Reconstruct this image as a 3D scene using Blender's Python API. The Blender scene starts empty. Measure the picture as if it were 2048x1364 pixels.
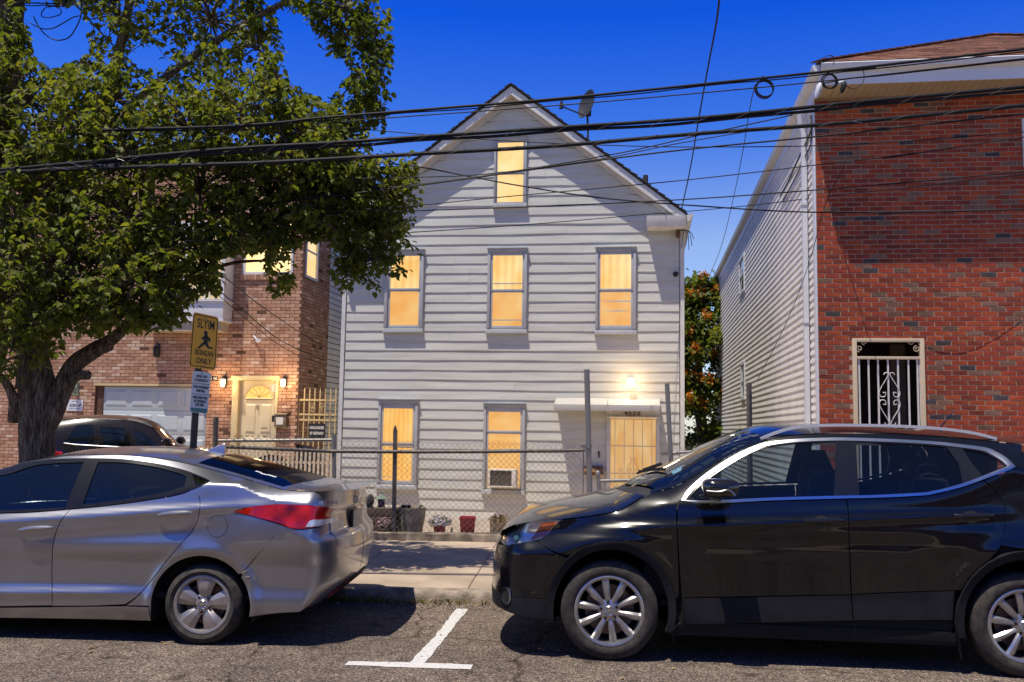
import bpy, bmesh, math, random
import numpy as np
from mathutils import Vector, Matrix, geometry

random.seed(7)
rng = np.random.default_rng(7)
SC = bpy.context.scene
COL = SC.collection

# ------------------------------------------------------------------ camera
F = 1850.0                      # focal length in photo pixels (photo 2048 x 1364)
CAM_H = 1.55
PITCH = math.atan((858 - 682) / F)
ROLL = 0.016
_f = Vector((0, math.cos(PITCH), math.sin(PITCH)))
_u0 = Vector((0, -math.sin(PITCH), math.cos(PITCH)))
_r0 = Vector((1, 0, 0))
CR = _r0 * math.cos(ROLL) + _u0 * math.sin(ROLL)
CU = _u0 * math.cos(ROLL) - _r0 * math.sin(ROLL)
CF = _f
CO = Vector((0, 0, CAM_H))
cam = bpy.data.cameras.new('camera')
cam.sensor_width = 36.0
cam.lens = F / 2048 * 36
cam.clip_end = 3000
cam_o = bpy.data.objects.new('camera', cam)
COL.objects.link(cam_o)
cam_o.matrix_world = Matrix(((CR.x, CU.x, -CF.x, CO.x), (CR.y, CU.y, -CF.y, CO.y),
                             (CR.z, CU.z, -CF.z, CO.z), (0, 0, 0, 1)))
SC.camera = cam_o

# ------------------------------------------------------------------ light
SUN_EL, SUN_AZ = 72.0, 42.0      # azimuth: degrees to the left of straight behind the camera
EXPO = 0.75
w = bpy.data.worlds.new('World')
SC.world = w
w.use_nodes = True
nt = w.node_tree
nt.nodes.clear()
sky = nt.nodes.new('ShaderNodeTexSky')
sky.sky_type = 'NISHITA'
sky.sun_disc = False
sky.sun_elevation = math.radians(SUN_EL)
sky.sun_rotation = math.radians(180 + SUN_AZ)
sky.air_density = 1.0
sky.dust_density = 0.3
sky.ozone_density = 3.0
SKY_FILTER = ((0.0, (3.4, 3.5, 4.0)), (0.20, (3.3, 3.26, 4.06)), (0.31, (.85, 1.9, 4.6)), (0.42, (.10, 1.16, 5.0)), (0.52, (.5, 1.2, 3.5)), (0.66, (1.0, 1.4, 2.7)), (0.85, (1.5, 1.6, 2.1)))
bg = nt.nodes.new('ShaderNodeBackground')
bg.inputs['Strength'].default_value = 0.15
ow = nt.nodes.new('ShaderNodeOutputWorld')
# deep blue midway up, paler towards the horizon, whitened overhead to take blue out of the shade: a filter over the sky by elevation, the same all round
tcw = nt.nodes.new('ShaderNodeTexCoord')
sxyz = nt.nodes.new('ShaderNodeSeparateXYZ')
fil = nt.nodes.new('ShaderNodeValToRGB')
for i, (p, c) in enumerate(SKY_FILTER):
    e = fil.color_ramp.elements[i] if i < 2 else fil.color_ramp.elements.new(p)
    e.position = p
    e.color = (*[v * 0.4 / 2.6 * 1.02 for v in c], 1)
mulw = nt.nodes.new('ShaderNodeMix')
mulw.data_type = 'RGBA'
mulw.blend_type = 'MULTIPLY'
mulw.inputs[0].default_value = 1
nt.links.new(tcw.outputs['Generated'], sxyz.inputs[0])
nt.links.new(sxyz.outputs['Z'], fil.inputs[0])
nt.links.new(sky.outputs[0], mulw.inputs[6])
nt.links.new(fil.outputs[0], mulw.inputs[7])
nt.links.new(mulw.outputs[2], bg.inputs['Color'])
nt.links.new(bg.outputs[0], ow.inputs['Surface'])

sd = bpy.data.lights.new('sun', 'SUN')
sd.energy = 3.4
sd.angle = math.radians(0.5)
sd.color = (1.0, 0.91, 0.78)
so = bpy.data.objects.new('sun', sd)
COL.objects.link(so)
_e, _a = math.radians(SUN_EL), math.radians(SUN_AZ)
SUNV = Vector((-math.sin(_a) * math.cos(_e), -math.cos(_a) * math.cos(_e), math.sin(_e)))
so.rotation_euler = SUNV.to_track_quat('Z', 'Y').to_euler()
so.location = SUNV * 60

vs = SC.view_settings
vs.view_transform = 'Standard'
vs.look = 'None'
vs.exposure = EXPO
vs.gamma = 1.0
vs.use_curve_mapping = False
SC.cycles.max_bounces = 8
SC.cycles.transparent_max_bounces = 16
SC.cycles.sample_clamp_indirect = 4.0
SC.cycles.use_denoising = True

# ------------------------------------------------------------------ measuring helpers (photo pixel + a known plane -> point)
def ray(px, py):
    return (CF + CR * ((px - 1024) / F) + CU * ((682 - py) / F))

def on_y(px, py, y):
    d = ray(px, py)
    return CO + d * (y / d.y)

def on_z(px, py, z):
    d = ray(px, py)
    return CO + d * ((z - CAM_H) / d.z)

def on_plane(px, py, p0, n):
    d = ray(px, py)
    return CO + d * ((p0 - CO).dot(n) / d.dot(n))

def proj(p):
    q = Vector(p) - CO
    k = F / q.dot(CF)
    return 1024 + q.dot(CR) * k, 682 - q.dot(CU) * k

_R3 = np.array([CR, CU, CF])
def projn(P):
    q = (np.asarray(P) - np.array(CO)) @ _R3.T
    return np.stack([1024 + q[:, 0] / q[:, 2] * F, 682 - q[:, 1] / q[:, 2] * F], 1)

class Frame:
    """a yawed local frame: x along a front, y into depth, z up"""
    def __init__(s, o, yaw_deg):
        s.M = Matrix.Translation(Vector(o)) @ Matrix.Rotation(-math.radians(yaw_deg), 4, 'Z')
        s.I = s.M.inverted()
    def loc(s, w):
        return s.I @ Vector(w)
    def wld(s, l):
        return s.M @ Vector(l)
    def fy(s, px, py, y=0.0):
        """pixel -> local point on the local plane y = const"""
        n = (s.M.to_3x3() @ Vector((0, 1, 0)))
        return s.loc(on_plane(px, py, s.wld((0, y, 0)), n))
    def fx(s, px, py, x=0.0):
        n = (s.M.to_3x3() @ Vector((1, 0, 0)))
        return s.loc(on_plane(px, py, s.wld((x, 0, 0)), n))
    def fz(s, px, py, z=0.0):
        return s.loc(on_z(px, py, z + s.M.translation.z))

# ------------------------------------------------------------------ materials
MATS = {}
def new_mat(name):
    m = bpy.data.materials.new(name)
    m.use_nodes = True
    n = m.node_tree.nodes
    b = n['Principled BSDF']
    return m, m.node_tree, b

def M(name, col, rough=0.6, metal=0.0, var=0.12, scale=5.0, bump=0.0, bscale=80.0, coat=0.0, col2=None,
      spec=0.5, rand=0.0, stretch=(1, 1, 1), detail=6.0, rvar=0.0, thresh=None):
    """general surface: base colour broken up by noise, optional second colour in patches, fine bump"""
    if name in MATS:
        return MATS[name]
    m, t, b = new_mat(name)
    N, L = t.nodes, t.links
    b.inputs['Roughness'].default_value = rough
    b.inputs['Metallic'].default_value = metal
    b.inputs['Specular IOR Level'].default_value = spec
    b.inputs['Coat Weight'].default_value = coat
    b.inputs['Coat Roughness'].default_value = 0.03
    tc = N.new('ShaderNodeTexCoord')
    mp = N.new('ShaderNodeMapping')
    mp.inputs['Scale'].default_value = stretch
    L.new(tc.outputs['Object'], mp.inputs['Vector'])
    nz = N.new('ShaderNodeTexNoise')
    nz.inputs['Scale'].default_value = scale
    nz.inputs['Detail'].default_value = detail
    L.new(mp.outputs[0], nz.inputs['Vector'])
    rp = N.new('ShaderNodeValToRGB')
    c = Vector(col)
    c2 = Vector(col2) if col2 else c
    lo, hi = thresh if thresh else (0.3, 0.7)
    rp.color_ramp.elements[0].position = lo
    rp.color_ramp.elements[1].position = hi
    rp.color_ramp.elements[0].color = (*(c * (1 - var)), 1)
    rp.color_ramp.elements[1].color = (*(c2 * (1 + var)), 1)
    L.new(nz.outputs['Fac'], rp.inputs[0])
    last = rp.outputs[0]
    if rand:
        oi = N.new('ShaderNodeObjectInfo')
        h = N.new('ShaderNodeHueSaturation')
        mr = N.new('ShaderNodeMapRange')
        mr.inputs['To Min'].default_value = 1 - rand
        mr.inputs['To Max'].default_value = 1 + rand
        L.new(oi.outputs['Random'], mr.inputs['Value'])
        L.new(mr.outputs[0], h.inputs['Value'])
        L.new(last, h.inputs['Color'])
        last = h.outputs[0]
    L.new(last, b.inputs['Base Color'])
    if rvar:
        mr = N.new('ShaderNodeMapRange')
        mr.inputs['To Min'].default_value = max(0.02, rough - rvar)
        mr.inputs['To Max'].default_value = min(1, rough + rvar)
        L.new(nz.outputs['Fac'], mr.inputs['Value'])
        L.new(mr.outputs[0], b.inputs['Roughness'])
    if bump:
        n2 = N.new('ShaderNodeTexNoise')
        n2.inputs['Scale'].default_value = bscale
        n2.inputs['Detail'].default_value = 4
        L.new(mp.outputs[0], n2.inputs['Vector'])
        bp = N.new('ShaderNodeBump')
        bp.inputs['Strength'].default_value = min(1.0, bump)
        bp.inputs['Distance'].default_value = 0.01
        L.new(n2.outputs['Fac'], bp.inputs['Height'])
        L.new(bp.outputs[0], b.inputs['Normal'])
    MATS[name] = m
    return m

def EMIT(name, c1, c2, strength, scale=3.0, stretch=(1, 1, 1), lines=0.0, gloss=0.25, folds=0.0):
    """a lit pane: warm light behind a curtain or blind, glass in front"""
    if name in MATS:
        return MATS[name]
    m, t, b = new_mat(name)
    N, L = t.nodes, t.links
    tc = N.new('ShaderNodeTexCoord')
    mp = N.new('ShaderNodeMapping')
    mp.inputs['Scale'].default_value = stretch
    L.new(tc.outputs['Object'], mp.inputs['Vector'])
    nz = N.new('ShaderNodeTexNoise')
    nz.inputs['Scale'].default_value = scale
    nz.inputs['Detail'].default_value = 3
    L.new(mp.outputs[0], nz.inputs['Vector'])
    rp = N.new('ShaderNodeValToRGB')
    rp.color_ramp.elements[0].position = 0.3
    rp.color_ramp.elements[1].position = 0.7
    rp.color_ramp.elements[0].color = (*c1, 1)
    rp.color_ramp.elements[1].color = (*c2, 1)
    L.new(nz.outputs['Fac'], rp.inputs[0])
    out = rp.outputs[0]
    if lines or folds:
        wv = N.new('ShaderNodeTexWave')
        wv.bands_direction = 'Z' if lines else 'X'
        wv.inputs['Scale'].default_value = lines or folds
        wv.inputs['Distortion'].default_value = 0.3 if lines else 2.5
        L.new(tc.outputs['Object'], wv.inputs['Vector'])
        mx = N.new('ShaderNodeMix')
        mx.data_type = 'RGBA'
        mx.blend_type = 'MULTIPLY'
        mx.inputs[0].default_value = 0.2 if lines else 0.18
        L.new(out, mx.inputs[6])
        L.new(wv.outputs['Color'], mx.inputs[7])
        out = mx.outputs[2]
    L.new(out, b.inputs['Emission Color'])
    b.inputs['Emission Strength'].default_value = strength
    b.inputs['Base Color'].default_value = (0.10, 0.07, 0.03, 1)
    b.inputs['Roughness'].default_value = 0.05
    b.inputs['Specular IOR Level'].default_value = gloss
    MATS[name] = m
    return m

def GLASS(name, tint, gl=(0.9, 0.95, 1.0), rough=0.01, ior=1.5, floor=0.0):
    if name in MATS:
        return MATS[name]
    m = bpy.data.materials.new(name)
    m.use_nodes = True
    t = m.node_tree
    N, L = t.nodes, t.links
    N.clear()
    tr = N.new('ShaderNodeBsdfTransparent')
    tr.inputs['Color'].default_value = (*tint, 1)
    g = N.new('ShaderNodeBsdfGlossy')
    g.inputs['Color'].default_value = (*gl, 1)
    g.inputs['Roughness'].default_value = rough
    fr = N.new('ShaderNodeFresnel')
    fr.inputs['IOR'].default_value = ior
    mr = N.new('ShaderNodeMath')
    mr.operation = 'ADD'
    mr.inputs[1].default_value = floor
    mr.use_clamp = True
    mx = N.new('ShaderNodeMixShader')
    o = N.new('ShaderNodeOutputMaterial')
    L.new(fr.outputs[0], mr.inputs[0])
    L.new(mr.outputs[0], mx.inputs[0])
    L.new(tr.outputs[0], mx.inputs[1])
    L.new(g.outputs[0], mx.inputs[2])
    L.new(mx.outputs[0], o.inputs[0])
    MATS[name] = m
    return m

# ------------------------------------------------------------------ mesh building
class MB:
    def __init__(s):
        s.v, s.f, s.m = [], [], []
    def add(s, vs_, fs, mi=0):
        k = len(s.v)
        s.v.extend([tuple(p) for p in vs_])
        for f in fs:
            s.f.append(tuple(i + k for i in f))
            s.m.append(mi)
        return s
    def box(s, x0, x1, y0, y1, z0, z1, mi=0, T=None):
        p = [(x0, y0, z0), (x1, y0, z0), (x1, y1, z0), (x0, y1, z0), (x0, y0, z1), (x1, y0, z1), (x1, y1, z1), (x0, y1, z1)]
        if T is not None:
            p = [T @ Vector(q) for q in p]
        return s.add(p, [(0, 3, 2, 1), (4, 5, 6, 7), (0, 1, 5, 4), (1, 2, 6, 5), (2, 3, 7, 6), (3, 0, 4, 7)], mi)
    def quad(s, a, b, c, d, mi=0):
        return s.add([a, b, c, d], [(0, 1, 2, 3)], mi)
    def hexa(s, bot, top, mi=0):
        """two matching loops joined into a closed solid"""
        n = len(bot)
        f = [tuple(reversed(range(n))), tuple(range(n, 2 * n))]
        for i in range(n):
            j = (i + 1) % n
            f.append((i, j, n + j, n + i))
        return s.add(list(bot) + list(top), f, mi)
    def bar(s, a, b, w, h, mi=0, up=(0, 0, 1)):
        """rectangular bar from a to b"""
        a, b = Vector(a), Vector(b)
        d = (b - a).normalized()
        u = Vector(up)
        x = d.cross(u)
        if x.length < 1e-4:
            x = d.cross(Vector((0, 1, 0)))
        x.normalize()
        y = x.cross(d)
        off = [(-w / 2, -h / 2), (w / 2, -h / 2), (w / 2, h / 2), (-w / 2, h / 2)]
        return s.hexa([a + x * p + y * q for p, q in off], [b + x * p + y * q for p, q in off], mi)
    def tube(s, pts, r, n=8, mi=0, caps=True):
        pts = [Vector(p) for p in pts]
        k = len(pts)
        rs = r if hasattr(r, '__len__') else [r] * k
        rings = []
        prev = None
        for i in range(k):
            d = (pts[min(i + 1, k - 1)] - pts[max(i - 1, 0)])
            if d.length < 1e-9:
                d = Vector((0, 0, 1))
            d.normalize()
            if prev is None:
                a = Vector((0, 0, 1)) if abs(d.z) < 0.9 else Vector((1, 0, 0))
                x = d.cross(a).normalized()
            else:
                x = (prev - d * prev.dot(d))
                x = x.normalized() if x.length > 1e-6 else d.orthogonal().normalized()
            prev = x
            y = d.cross(x)
            rings.append([pts[i] + (x * math.cos(2 * math.pi * j / n) + y * math.sin(2 * math.pi * j / n)) * rs[i] for j in range(n)])
        f = []
        for i in range(k - 1):
            for j in range(n):
                j2 = (j + 1) % n
                f.append((i * n + j, i * n + j2, (i + 1) * n + j2, (i + 1) * n + j))
        if caps:
            f.append(tuple(reversed(range(n))))
            f.append(tuple((k - 1) * n + j for j in range(n)))
        return s.add([p for r_ in rings for p in r_], f, mi)
    def lathe(s, prof, T=None, n=24, mi=0, closed=False):
        """prof: (radius, height) about local Z"""
        v = []
        for r, h in prof:
            for j in range(n):
                a = 2 * math.pi * j / n
                p = Vector((r * math.cos(a), r * math.sin(a), h))
                v.append(T @ p if T is not None else p)
        f = []
        k = len(prof)
        for i in range(k - (0 if closed else 1)):
            i2 = (i + 1) % k
            for j in range(n):
                j2 = (j + 1) % n
                f.append((i * n + j, i * n + j2, i2 * n + j2, i2 * n + j))
        return s.add(v, f, mi)
    def poly(s, pts, depth, nrm, mi=0):
        """flat outline with thickness: pts in 3D, pushed along nrm by depth"""
        n = Vector(nrm) * depth
        return s.hexa([Vector(p) for p in pts], [Vector(p) + n for p in pts], mi)

THING_M = {}
def link(o, parent=None):
    COL.objects.link(o)
    if parent is not None:
        o.parent = parent
        THING_M[o.name] = THING_M[parent.name]
    else:
        THING_M[o.name] = o.matrix_basis.copy()
    return o

def tag(o, label=None, cat=None, group=None, kind=None):
    if label: o['label'] = label
    if cat: o['category'] = cat
    if group: o['group'] = group
    if kind: o['kind'] = kind
    return o

def thing(name, label, cat, Mx=None, group=None, kind=None):
    o = bpy.data.objects.new(name, None)
    o.empty_display_size = 0.2
    if Mx is not None:
        o.matrix_basis = Mx if isinstance(Mx, Matrix) else Matrix.Translation(Vector(Mx))
    link(o)
    return tag(o, label, cat, group, kind)

def mesh(name, mb, mats, smooth=False, angle=None):
    me = bpy.data.meshes.new(name)
    me.from_pydata([tuple(p) for p in mb.v], [], mb.f)
    for m in (mats if isinstance(mats, (list, tuple)) else [mats]):
        me.materials.append(m)
    if any(mb.m):
        me.polygons.foreach_set('material_index', mb.m)
    bm = bmesh.new()
    bm.from_mesh(me)
    bmesh.ops.recalc_face_normals(bm, faces=bm.faces)
    bm.to_mesh(me)
    bm.free()
    if smooth:
        me.polygons.foreach_set('use_smooth', [True] * len(me.polygons))
        if angle is not None:
            me.set_sharp_from_angle(angle=math.radians(angle))
    me.update()
    return me

def obj(name, mb, mats, parent=None, world=False, smooth=False, angle=35, Mx=None, bevel=0.0):
    """link one mesh object; world=True: vertices are world coordinates and are brought into the parent's frame"""
    if world:
        R = THING_M[parent.name] if parent is not None else Mx
        if R is not None:
            I = R.inverted()
            mb.v = [tuple(I @ Vector(p)) for p in mb.v]
    me = mesh(name, mb, mats, smooth, angle)
    if bevel:
        bm = bmesh.new()
        bm.from_mesh(me)
        bmesh.ops.bevel(bm, geom=[e for e in bm.edges if len(e.link_faces) == 2 and e.calc_face_angle(0) > 0.5], offset=bevel,
                        segments=2, profile=0.6, affect='EDGES', clamp_overlap=True)
        bm.to_mesh(me)
        bm.free()
        me.polygons.foreach_set('use_smooth', [True] * len(me.polygons))
        me.set_sharp_from_angle(angle=math.radians(50))
    o = bpy.data.objects.new(name, me)
    if Mx is not None and parent is None:
        o.matrix_basis = Mx
    return link(o, parent)

def inst(name, me, parent, loc, rot=None):
    o = bpy.data.objects.new(name, me)
    o.location = loc
    if rot is not None:
        o.rotation_euler = rot
    return link(o, parent)

def text(name, body, size, mat_, parent, loc, rot, ext=0.004, sx=1.0, align='CENTER', bold=0.0):
    """raised lettering turned into a mesh of its own"""
    cu = bpy.data.curves.new('lettering', 'FONT')
    cu.body = body
    cu.size = size
    cu.extrude = ext
    cu.offset = bold
    cu.resolution_u = 3
    cu.align_x = align
    cu.align_y = 'CENTER'
    tmp = bpy.data.objects.new('lettering_tmp', cu)
    COL.objects.link(tmp)
    dg = bpy.context.evaluated_depsgraph_get()
    me = bpy.data.meshes.new_from_object(tmp.evaluated_get(dg))
    bpy.data.objects.remove(tmp)
    me.name = name
    me.materials.clear()
    me.materials.append(mat_)
    T = Matrix.Translation(Vector(loc)) @ (rot if isinstance(rot, Matrix) else Matrix.Rotation(0, 4, 'X'))
    T = T @ Matrix.Diagonal((sx, 1, 1, 1))
    me.transform(T)
    o = bpy.data.objects.new(name, me)
    return link(o, parent)

FRONT = Matrix.Rotation(math.radians(90), 4, 'X')      # lettering in a local x-z plane facing -y

def cells(u0, u1, z0, z1, holes):
    us = sorted({u0, u1, *[h[0] for h in holes], *[h[1] for h in holes]})
    zs = sorted({z0, z1, *[h[2] for h in holes], *[h[3] for h in holes]})
    us = [u for u in us if u0 <= u <= u1]
    zs = [z for z in zs if z0 <= z <= z1]
    out = []
    for a, b in zip(us, us[1:]):
        for c, d in zip(zs, zs[1:]):
            mu, mz = (a + b) / 2, (c + d) / 2
            if not any(h[0] < mu < h[1] and h[2] < mz < h[3] for h in holes):
                out.append((a, b, c, d))
    return out

def smooth_path(pts, n=8):
    """Catmull-Rom through points"""
    P = [Vector(p) for p in pts]
    if len(P) < 3:
        return P
    Q = [P[0] * 2 - P[1]] + P + [P[-1] * 2 - P[-2]]
    out = []
    for i in range(1, len(Q) - 2):
        a, b, c, d = Q[i - 1], Q[i], Q[i + 1], Q[i + 2]
        for k in range(n):
            t = k / n
            out.append(0.5 * ((2 * b) + (c - a) * t + (2 * a - 5 * b + 4 * c - d) * t * t + (3 * b - a - 3 * c + d) * t ** 3))
    out.append(P[-1])
    return out

def spiral(c, r0, turns, a0, sgn=1, n=14, r1=0.2):
    return [(c[0] + r0 * (1 - (1 - r1) * t / n) * math.cos(a0 + sgn * 2 * math.pi * turns * t / n),
             c[1] + r0 * (1 - (1 - r1) * t / n) * math.sin(a0 + sgn * 2 * math.pi * turns * t / n)) for t in range(n + 1)]
# ------------------------------------------------------------------ frames of the place
_k = on_z(840, 1181, 0.13)
S = Frame((_k.x, _k.y, 0), 3.5)             # street: x along the kerb, y from the kerb face into the block
H = Frame((0, 17.5, 0), 8.0)                # the white clapboard house, y = 0 is its front
_l = on_y(598, 750, 20.0)
LH = Frame((_l.x, _l.y, 0), 8.0)            # the tan brick house, x = 0 its right front corner
_r = on_y(1636, 650, 13.2)
RH = Frame((_r.x, _r.y, 0), 8.0)            # the red brick house, x = 0 its left front corner

# ------------------------------------------------------------------ road
def asphalt():
    m, t, b = new_mat('asphalt')
    N, L = t.nodes, t.links
    tc = N.new('ShaderNodeTexCoord')
    def noise(sc, det=5):
        n = N.new('ShaderNodeTexNoise')
        n.inputs['Scale'].default_value = sc
        n.inputs['Detail'].default_value = det
        L.new(tc.outputs['Object'], n.inputs['Vector'])
        return n
    vo = N.new('ShaderNodeTexVoronoi')
    vo.inputs['Scale'].default_value = 105
    vo.inputs['Randomness'].default_value = 1.0
    L.new(tc.outputs['Object'], vo.inputs['Vector'])
    r1 = N.new('ShaderNodeValToRGB')          # stones of the aggregate, each its own grey
    cr = r1.color_ramp
    cr.elements[0].position = 0.0; cr.elements[0].color = (0.036, 0.031, 0.028, 1)
    cr.elements[1].position = 1.0; cr.elements[1].color = (0.30, 0.255, 0.215, 1)
    e = cr.elements.new(0.45); e.color = (0.095, 0.080, 0.068, 1)
    e = cr.elements.new(0.8); e.color = (0.17, 0.142, 0.118, 1)
    sep = N.new('ShaderNodeSeparateColor')
    L.new(vo.outputs['Color'], sep.inputs[0])
    L.new(sep.outputs[0], r1.inputs[0])
    n1 = noise(0.9)
    r2 = N.new('ShaderNodeValToRGB')
    r2.color_ramp.elements[0].position = 0.35; r2.color_ramp.elements[0].color = (0.86, 0.83, 0.83, 1)
    r2.color_ramp.elements[1].position = 0.66; r2.color_ramp.elements[1].color = (1.28, 1.24, 1.22, 1)
    L.new(n1.outputs['Fac'], r2.inputs[0])
    n2 = noise(7, 8)
    r3 = N.new('ShaderNodeValToRGB')
    r3.color_ramp.elements[0].position = 0.38; r3.color_ramp.elements[0].color = (0.82, 0.80, 0.78, 1)
    r3.color_ramp.elements[1].position = 0.6; r3.color_ramp.elements[1].color = (1.05, 1.03, 1.0, 1)
    L.new(n2.outputs['Fac'], r3.inputs[0])
    def mul(a, c):
        x = N.new('ShaderNodeMix'); x.data_type = 'RGBA'; x.blend_type = 'MULTIPLY'; x.inputs[0].default_value = 1
        L.new(a, x.inputs[6]); L.new(c, x.inputs[7])
        return x.outputs[2]
    # a few meandering cracks and darker oil spots
    mpw = N.new('ShaderNodeTexNoise'); mpw.inputs['Scale'].default_value = 1.4; mpw.inputs['Detail'].default_value = 6
    L.new(tc.outputs['Object'], mpw.inputs['Vector'])
    av = N.new('ShaderNodeVectorMath'); av.operation = 'MULTIPLY_ADD'; av.inputs[1].default_value = (.7, .7, 0)
    L.new(mpw.outputs['Color'], av.inputs[0]); L.new(tc.outputs['Object'], av.inputs[2])
    ck = N.new('ShaderNodeTexVoronoi'); ck.feature = 'DISTANCE_TO_EDGE'; ck.inputs['Scale'].default_value = .42
    L.new(av.outputs[0], ck.inputs['Vector'])
    r4 = N.new('ShaderNodeValToRGB')
    r4.color_ramp.elements[0].position = .0015; r4.color_ramp.elements[0].color = (.38, .34, .31, 1)
    r4.color_ramp.elements[1].position = .0060; r4.color_ramp.elements[1].color = (1, 1, 1, 1)
    L.new(ck.outputs['Distance'], r4.inputs[0])
    n5 = noise(2.6, 3)
    r5 = N.new('ShaderNodeValToRGB')
    r5.color_ramp.elements[0].position = .30; r5.color_ramp.elements[0].color = (.55, .52, .50, 1)
    r5.color_ramp.elements[1].position = .37; r5.color_ramp.elements[1].color = (1.1, 1.09, 1.09, 1)
    L.new(n5.outputs['Fac'], r5.inputs[0])
    L.new(mul(mul(mul(mul(r1.outputs[0], r2.outputs[0]), r3.outputs[0]), r4.outputs[0]), r5.outputs[0]), b.inputs['Base Color'])
    b.inputs['Roughness'].default_value = 0.9
    b.inputs['Specular IOR Level'].default_value = 0.25
    bp = N.new('ShaderNodeBump')
    bp.inputs['Strength'].default_value = 0.9
    bp.inputs['Distance'].default_value = 0.006
    bp.invert = True
    L.new(vo.outputs['Distance'], bp.inputs['Height'])
    L.new(bp.outputs[0], b.inputs['Normal'])
    return m

m_asphalt = asphalt()
m_concrete = M('pavement_concrete', (0.33, 0.262, 0.195), 0.9, var=0.2, scale=1.6, bump=0.5, bscale=130, col2=(0.40, 0.32, 0.24), rand=0.07, spec=0.2)
m_kerb = M('kerb_concrete', (0.20, 0.165, 0.13), 0.92, var=0.3, scale=9, bump=0.9, bscale=60, col2=(0.30, 0.25, 0.20), rand=0.06, spec=0.2)
m_joint = M('joint_dirt', (0.055, 0.045, 0.034), 0.95, var=0.3, scale=20)
m_paint = M('road_paint', (0.30, 0.28, 0.26), 0.8, var=0.05, scale=38, bump=0.6, bscale=120, col2=(0.52, 0.52, 0.51), thresh=(.33, .42), detail=9)
m_soil = M('yard_concrete', (0.52, 0.40, 0.27), 0.95, var=0.2, scale=3, bump=0.5, bscale=40)
m_earth = M('bare_ground', (0.12, 0.10, 0.07), 0.95, var=0.3, scale=2, bump=0.5, bscale=30)

mb = MB(); mb.box(-70, 70, -9.0, 0.0, -0.6, 0.0)
mb.hexa([(-70, -.11, 0.0005), (70, -.11, 0.0005), (70, 0, 0.0005), (-70, 0, 0.0005)], [(-70, -.11, 0.001), (70, -.11, 0.001), (70, 0, 0.036), (-70, 0, 0.036)])
tag(obj('road', mb, m_asphalt, Mx=S.M), kind='structure')
mb = MB(); mb.box(-300, 300, -300, 300, -1.4, -0.7)
tag(obj('ground', mb, m_earth), kind='structure')
mb = MB(); mb.box(-70, 70, -60, -9.0, -0.6, 0.13)
tag(obj('pavement', mb, m_concrete, Mx=S.M), kind='structure')

# parking bay mark: a T with a rough painted edge, 4 mm above the asphalt
def rough_outline(px, step=0.05, amp=0.006):
    P = [on_z(x, y, 0.004) for x, y in px]
    out = []
    for a, b in zip(P, P[1:] + P[:1]):
        n = max(1, int((b - a).length / step))
        for i in range(n):
            q = a.lerp(b, i / n)
            out.append(q + Vector((random.uniform(-amp, amp), random.uniform(-amp, amp), 0)))
    return out
T_px = [(690, 1329.5), (697, 1322), (819, 1324.5), (868, 1274), (919, 1210), (941, 1212), (900, 1264), (850, 1325.5), (947, 1329),
        (940, 1338.5), (820, 1335)]
lo = rough_outline(T_px)
tri = geometry.tessellate_polygon([lo])
mb = MB(); mb.add(lo, tri)
o = obj('road_marking', mb, m_paint)
tag(o, kind='structure')

# kerb: stones of a few metres with worn arrises
kb = thing('kerb', None, None, S.M, kind='structure')
def kerb_mesh(L_, seed):
    r = random.Random(seed)
    m_ = MB()
    n = 30
    prof = [(-0.012, 0.0), (-0.004, 0.085), (0.010, 0.112), (0.030, 0.126), (0.060, 0.131), (0.165, 0.131), (0.165, -0.1)]
    vs_, fs_ = [], []
    for i in range(n + 1):
        x = L_ * i / n
        for k, (y, z) in enumerate(prof):
            j = 0.007 if 0 < k < 5 else 0.0
            vs_.append((x, y + r.uniform(-j, j), z + r.uniform(-j, j) * 0.8))
    q = len(prof)
    for i in range(n):
        for k in range(q - 1):
            fs_.append((i * q + k, i * q + k + 1, (i + 1) * q + k + 1, (i + 1) * q + k))
    m_.add(vs_, fs_)
    return mesh('kerb_stone', m_, m_kerb, smooth=True, angle=60)
kms = [kerb_mesh(2.44, i) for i in range(3)]
for i in range(-7, 7):
    inst('kerb_stone', kms[i % 3], kb, (i * 2.45 + 0.9, 0, 0))

# sidewalk: two rows of slabs on a dark bed, joints open
sw = MB(); sw.box(-17, 17, 0.166, 3.78, -0.6, 0.118)
swo = tag(obj('sidewalk', sw, m_joint, Mx=S.M), kind='structure')
x0s = S.fz(787, 1090, 0.13).x
def slab_mesh(w_, d_):
    m_ = MB()
    c = 0.008
    m_.hexa([(0, 0, 0), (w_, 0, 0), (w_, d_, 0), (0, d_, 0)], [(0, 0, 0.014), (w_, 0, 0.014), (w_, d_, 0.014), (0, d_, 0.014)])
    m_.hexa([(0, 0, 0.0142), (w_, 0, 0.0142), (w_, d_, 0.0142), (0, d_, 0.0142)], [(c, c, 0.019), (w_ - c, c, 0.019), (w_ - c, d_ - c, 0.019), (c, d_ - c, 0.019)])
    return mesh('paving_slab', m_, m_concrete)
sm1, sm2 = slab_mesh(1.212, 1.80), slab_mesh(1.212, 1.79)
for i in range(-9, 12):
    for k, (sm, y) in enumerate(((sm1, 0.172), (sm2, 1.984))):
        inst('paving_slab', sm, swo, (x0s + i * 1.22, y, 0.112 + random.uniform(-0.0025, 0.0025)))

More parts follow.
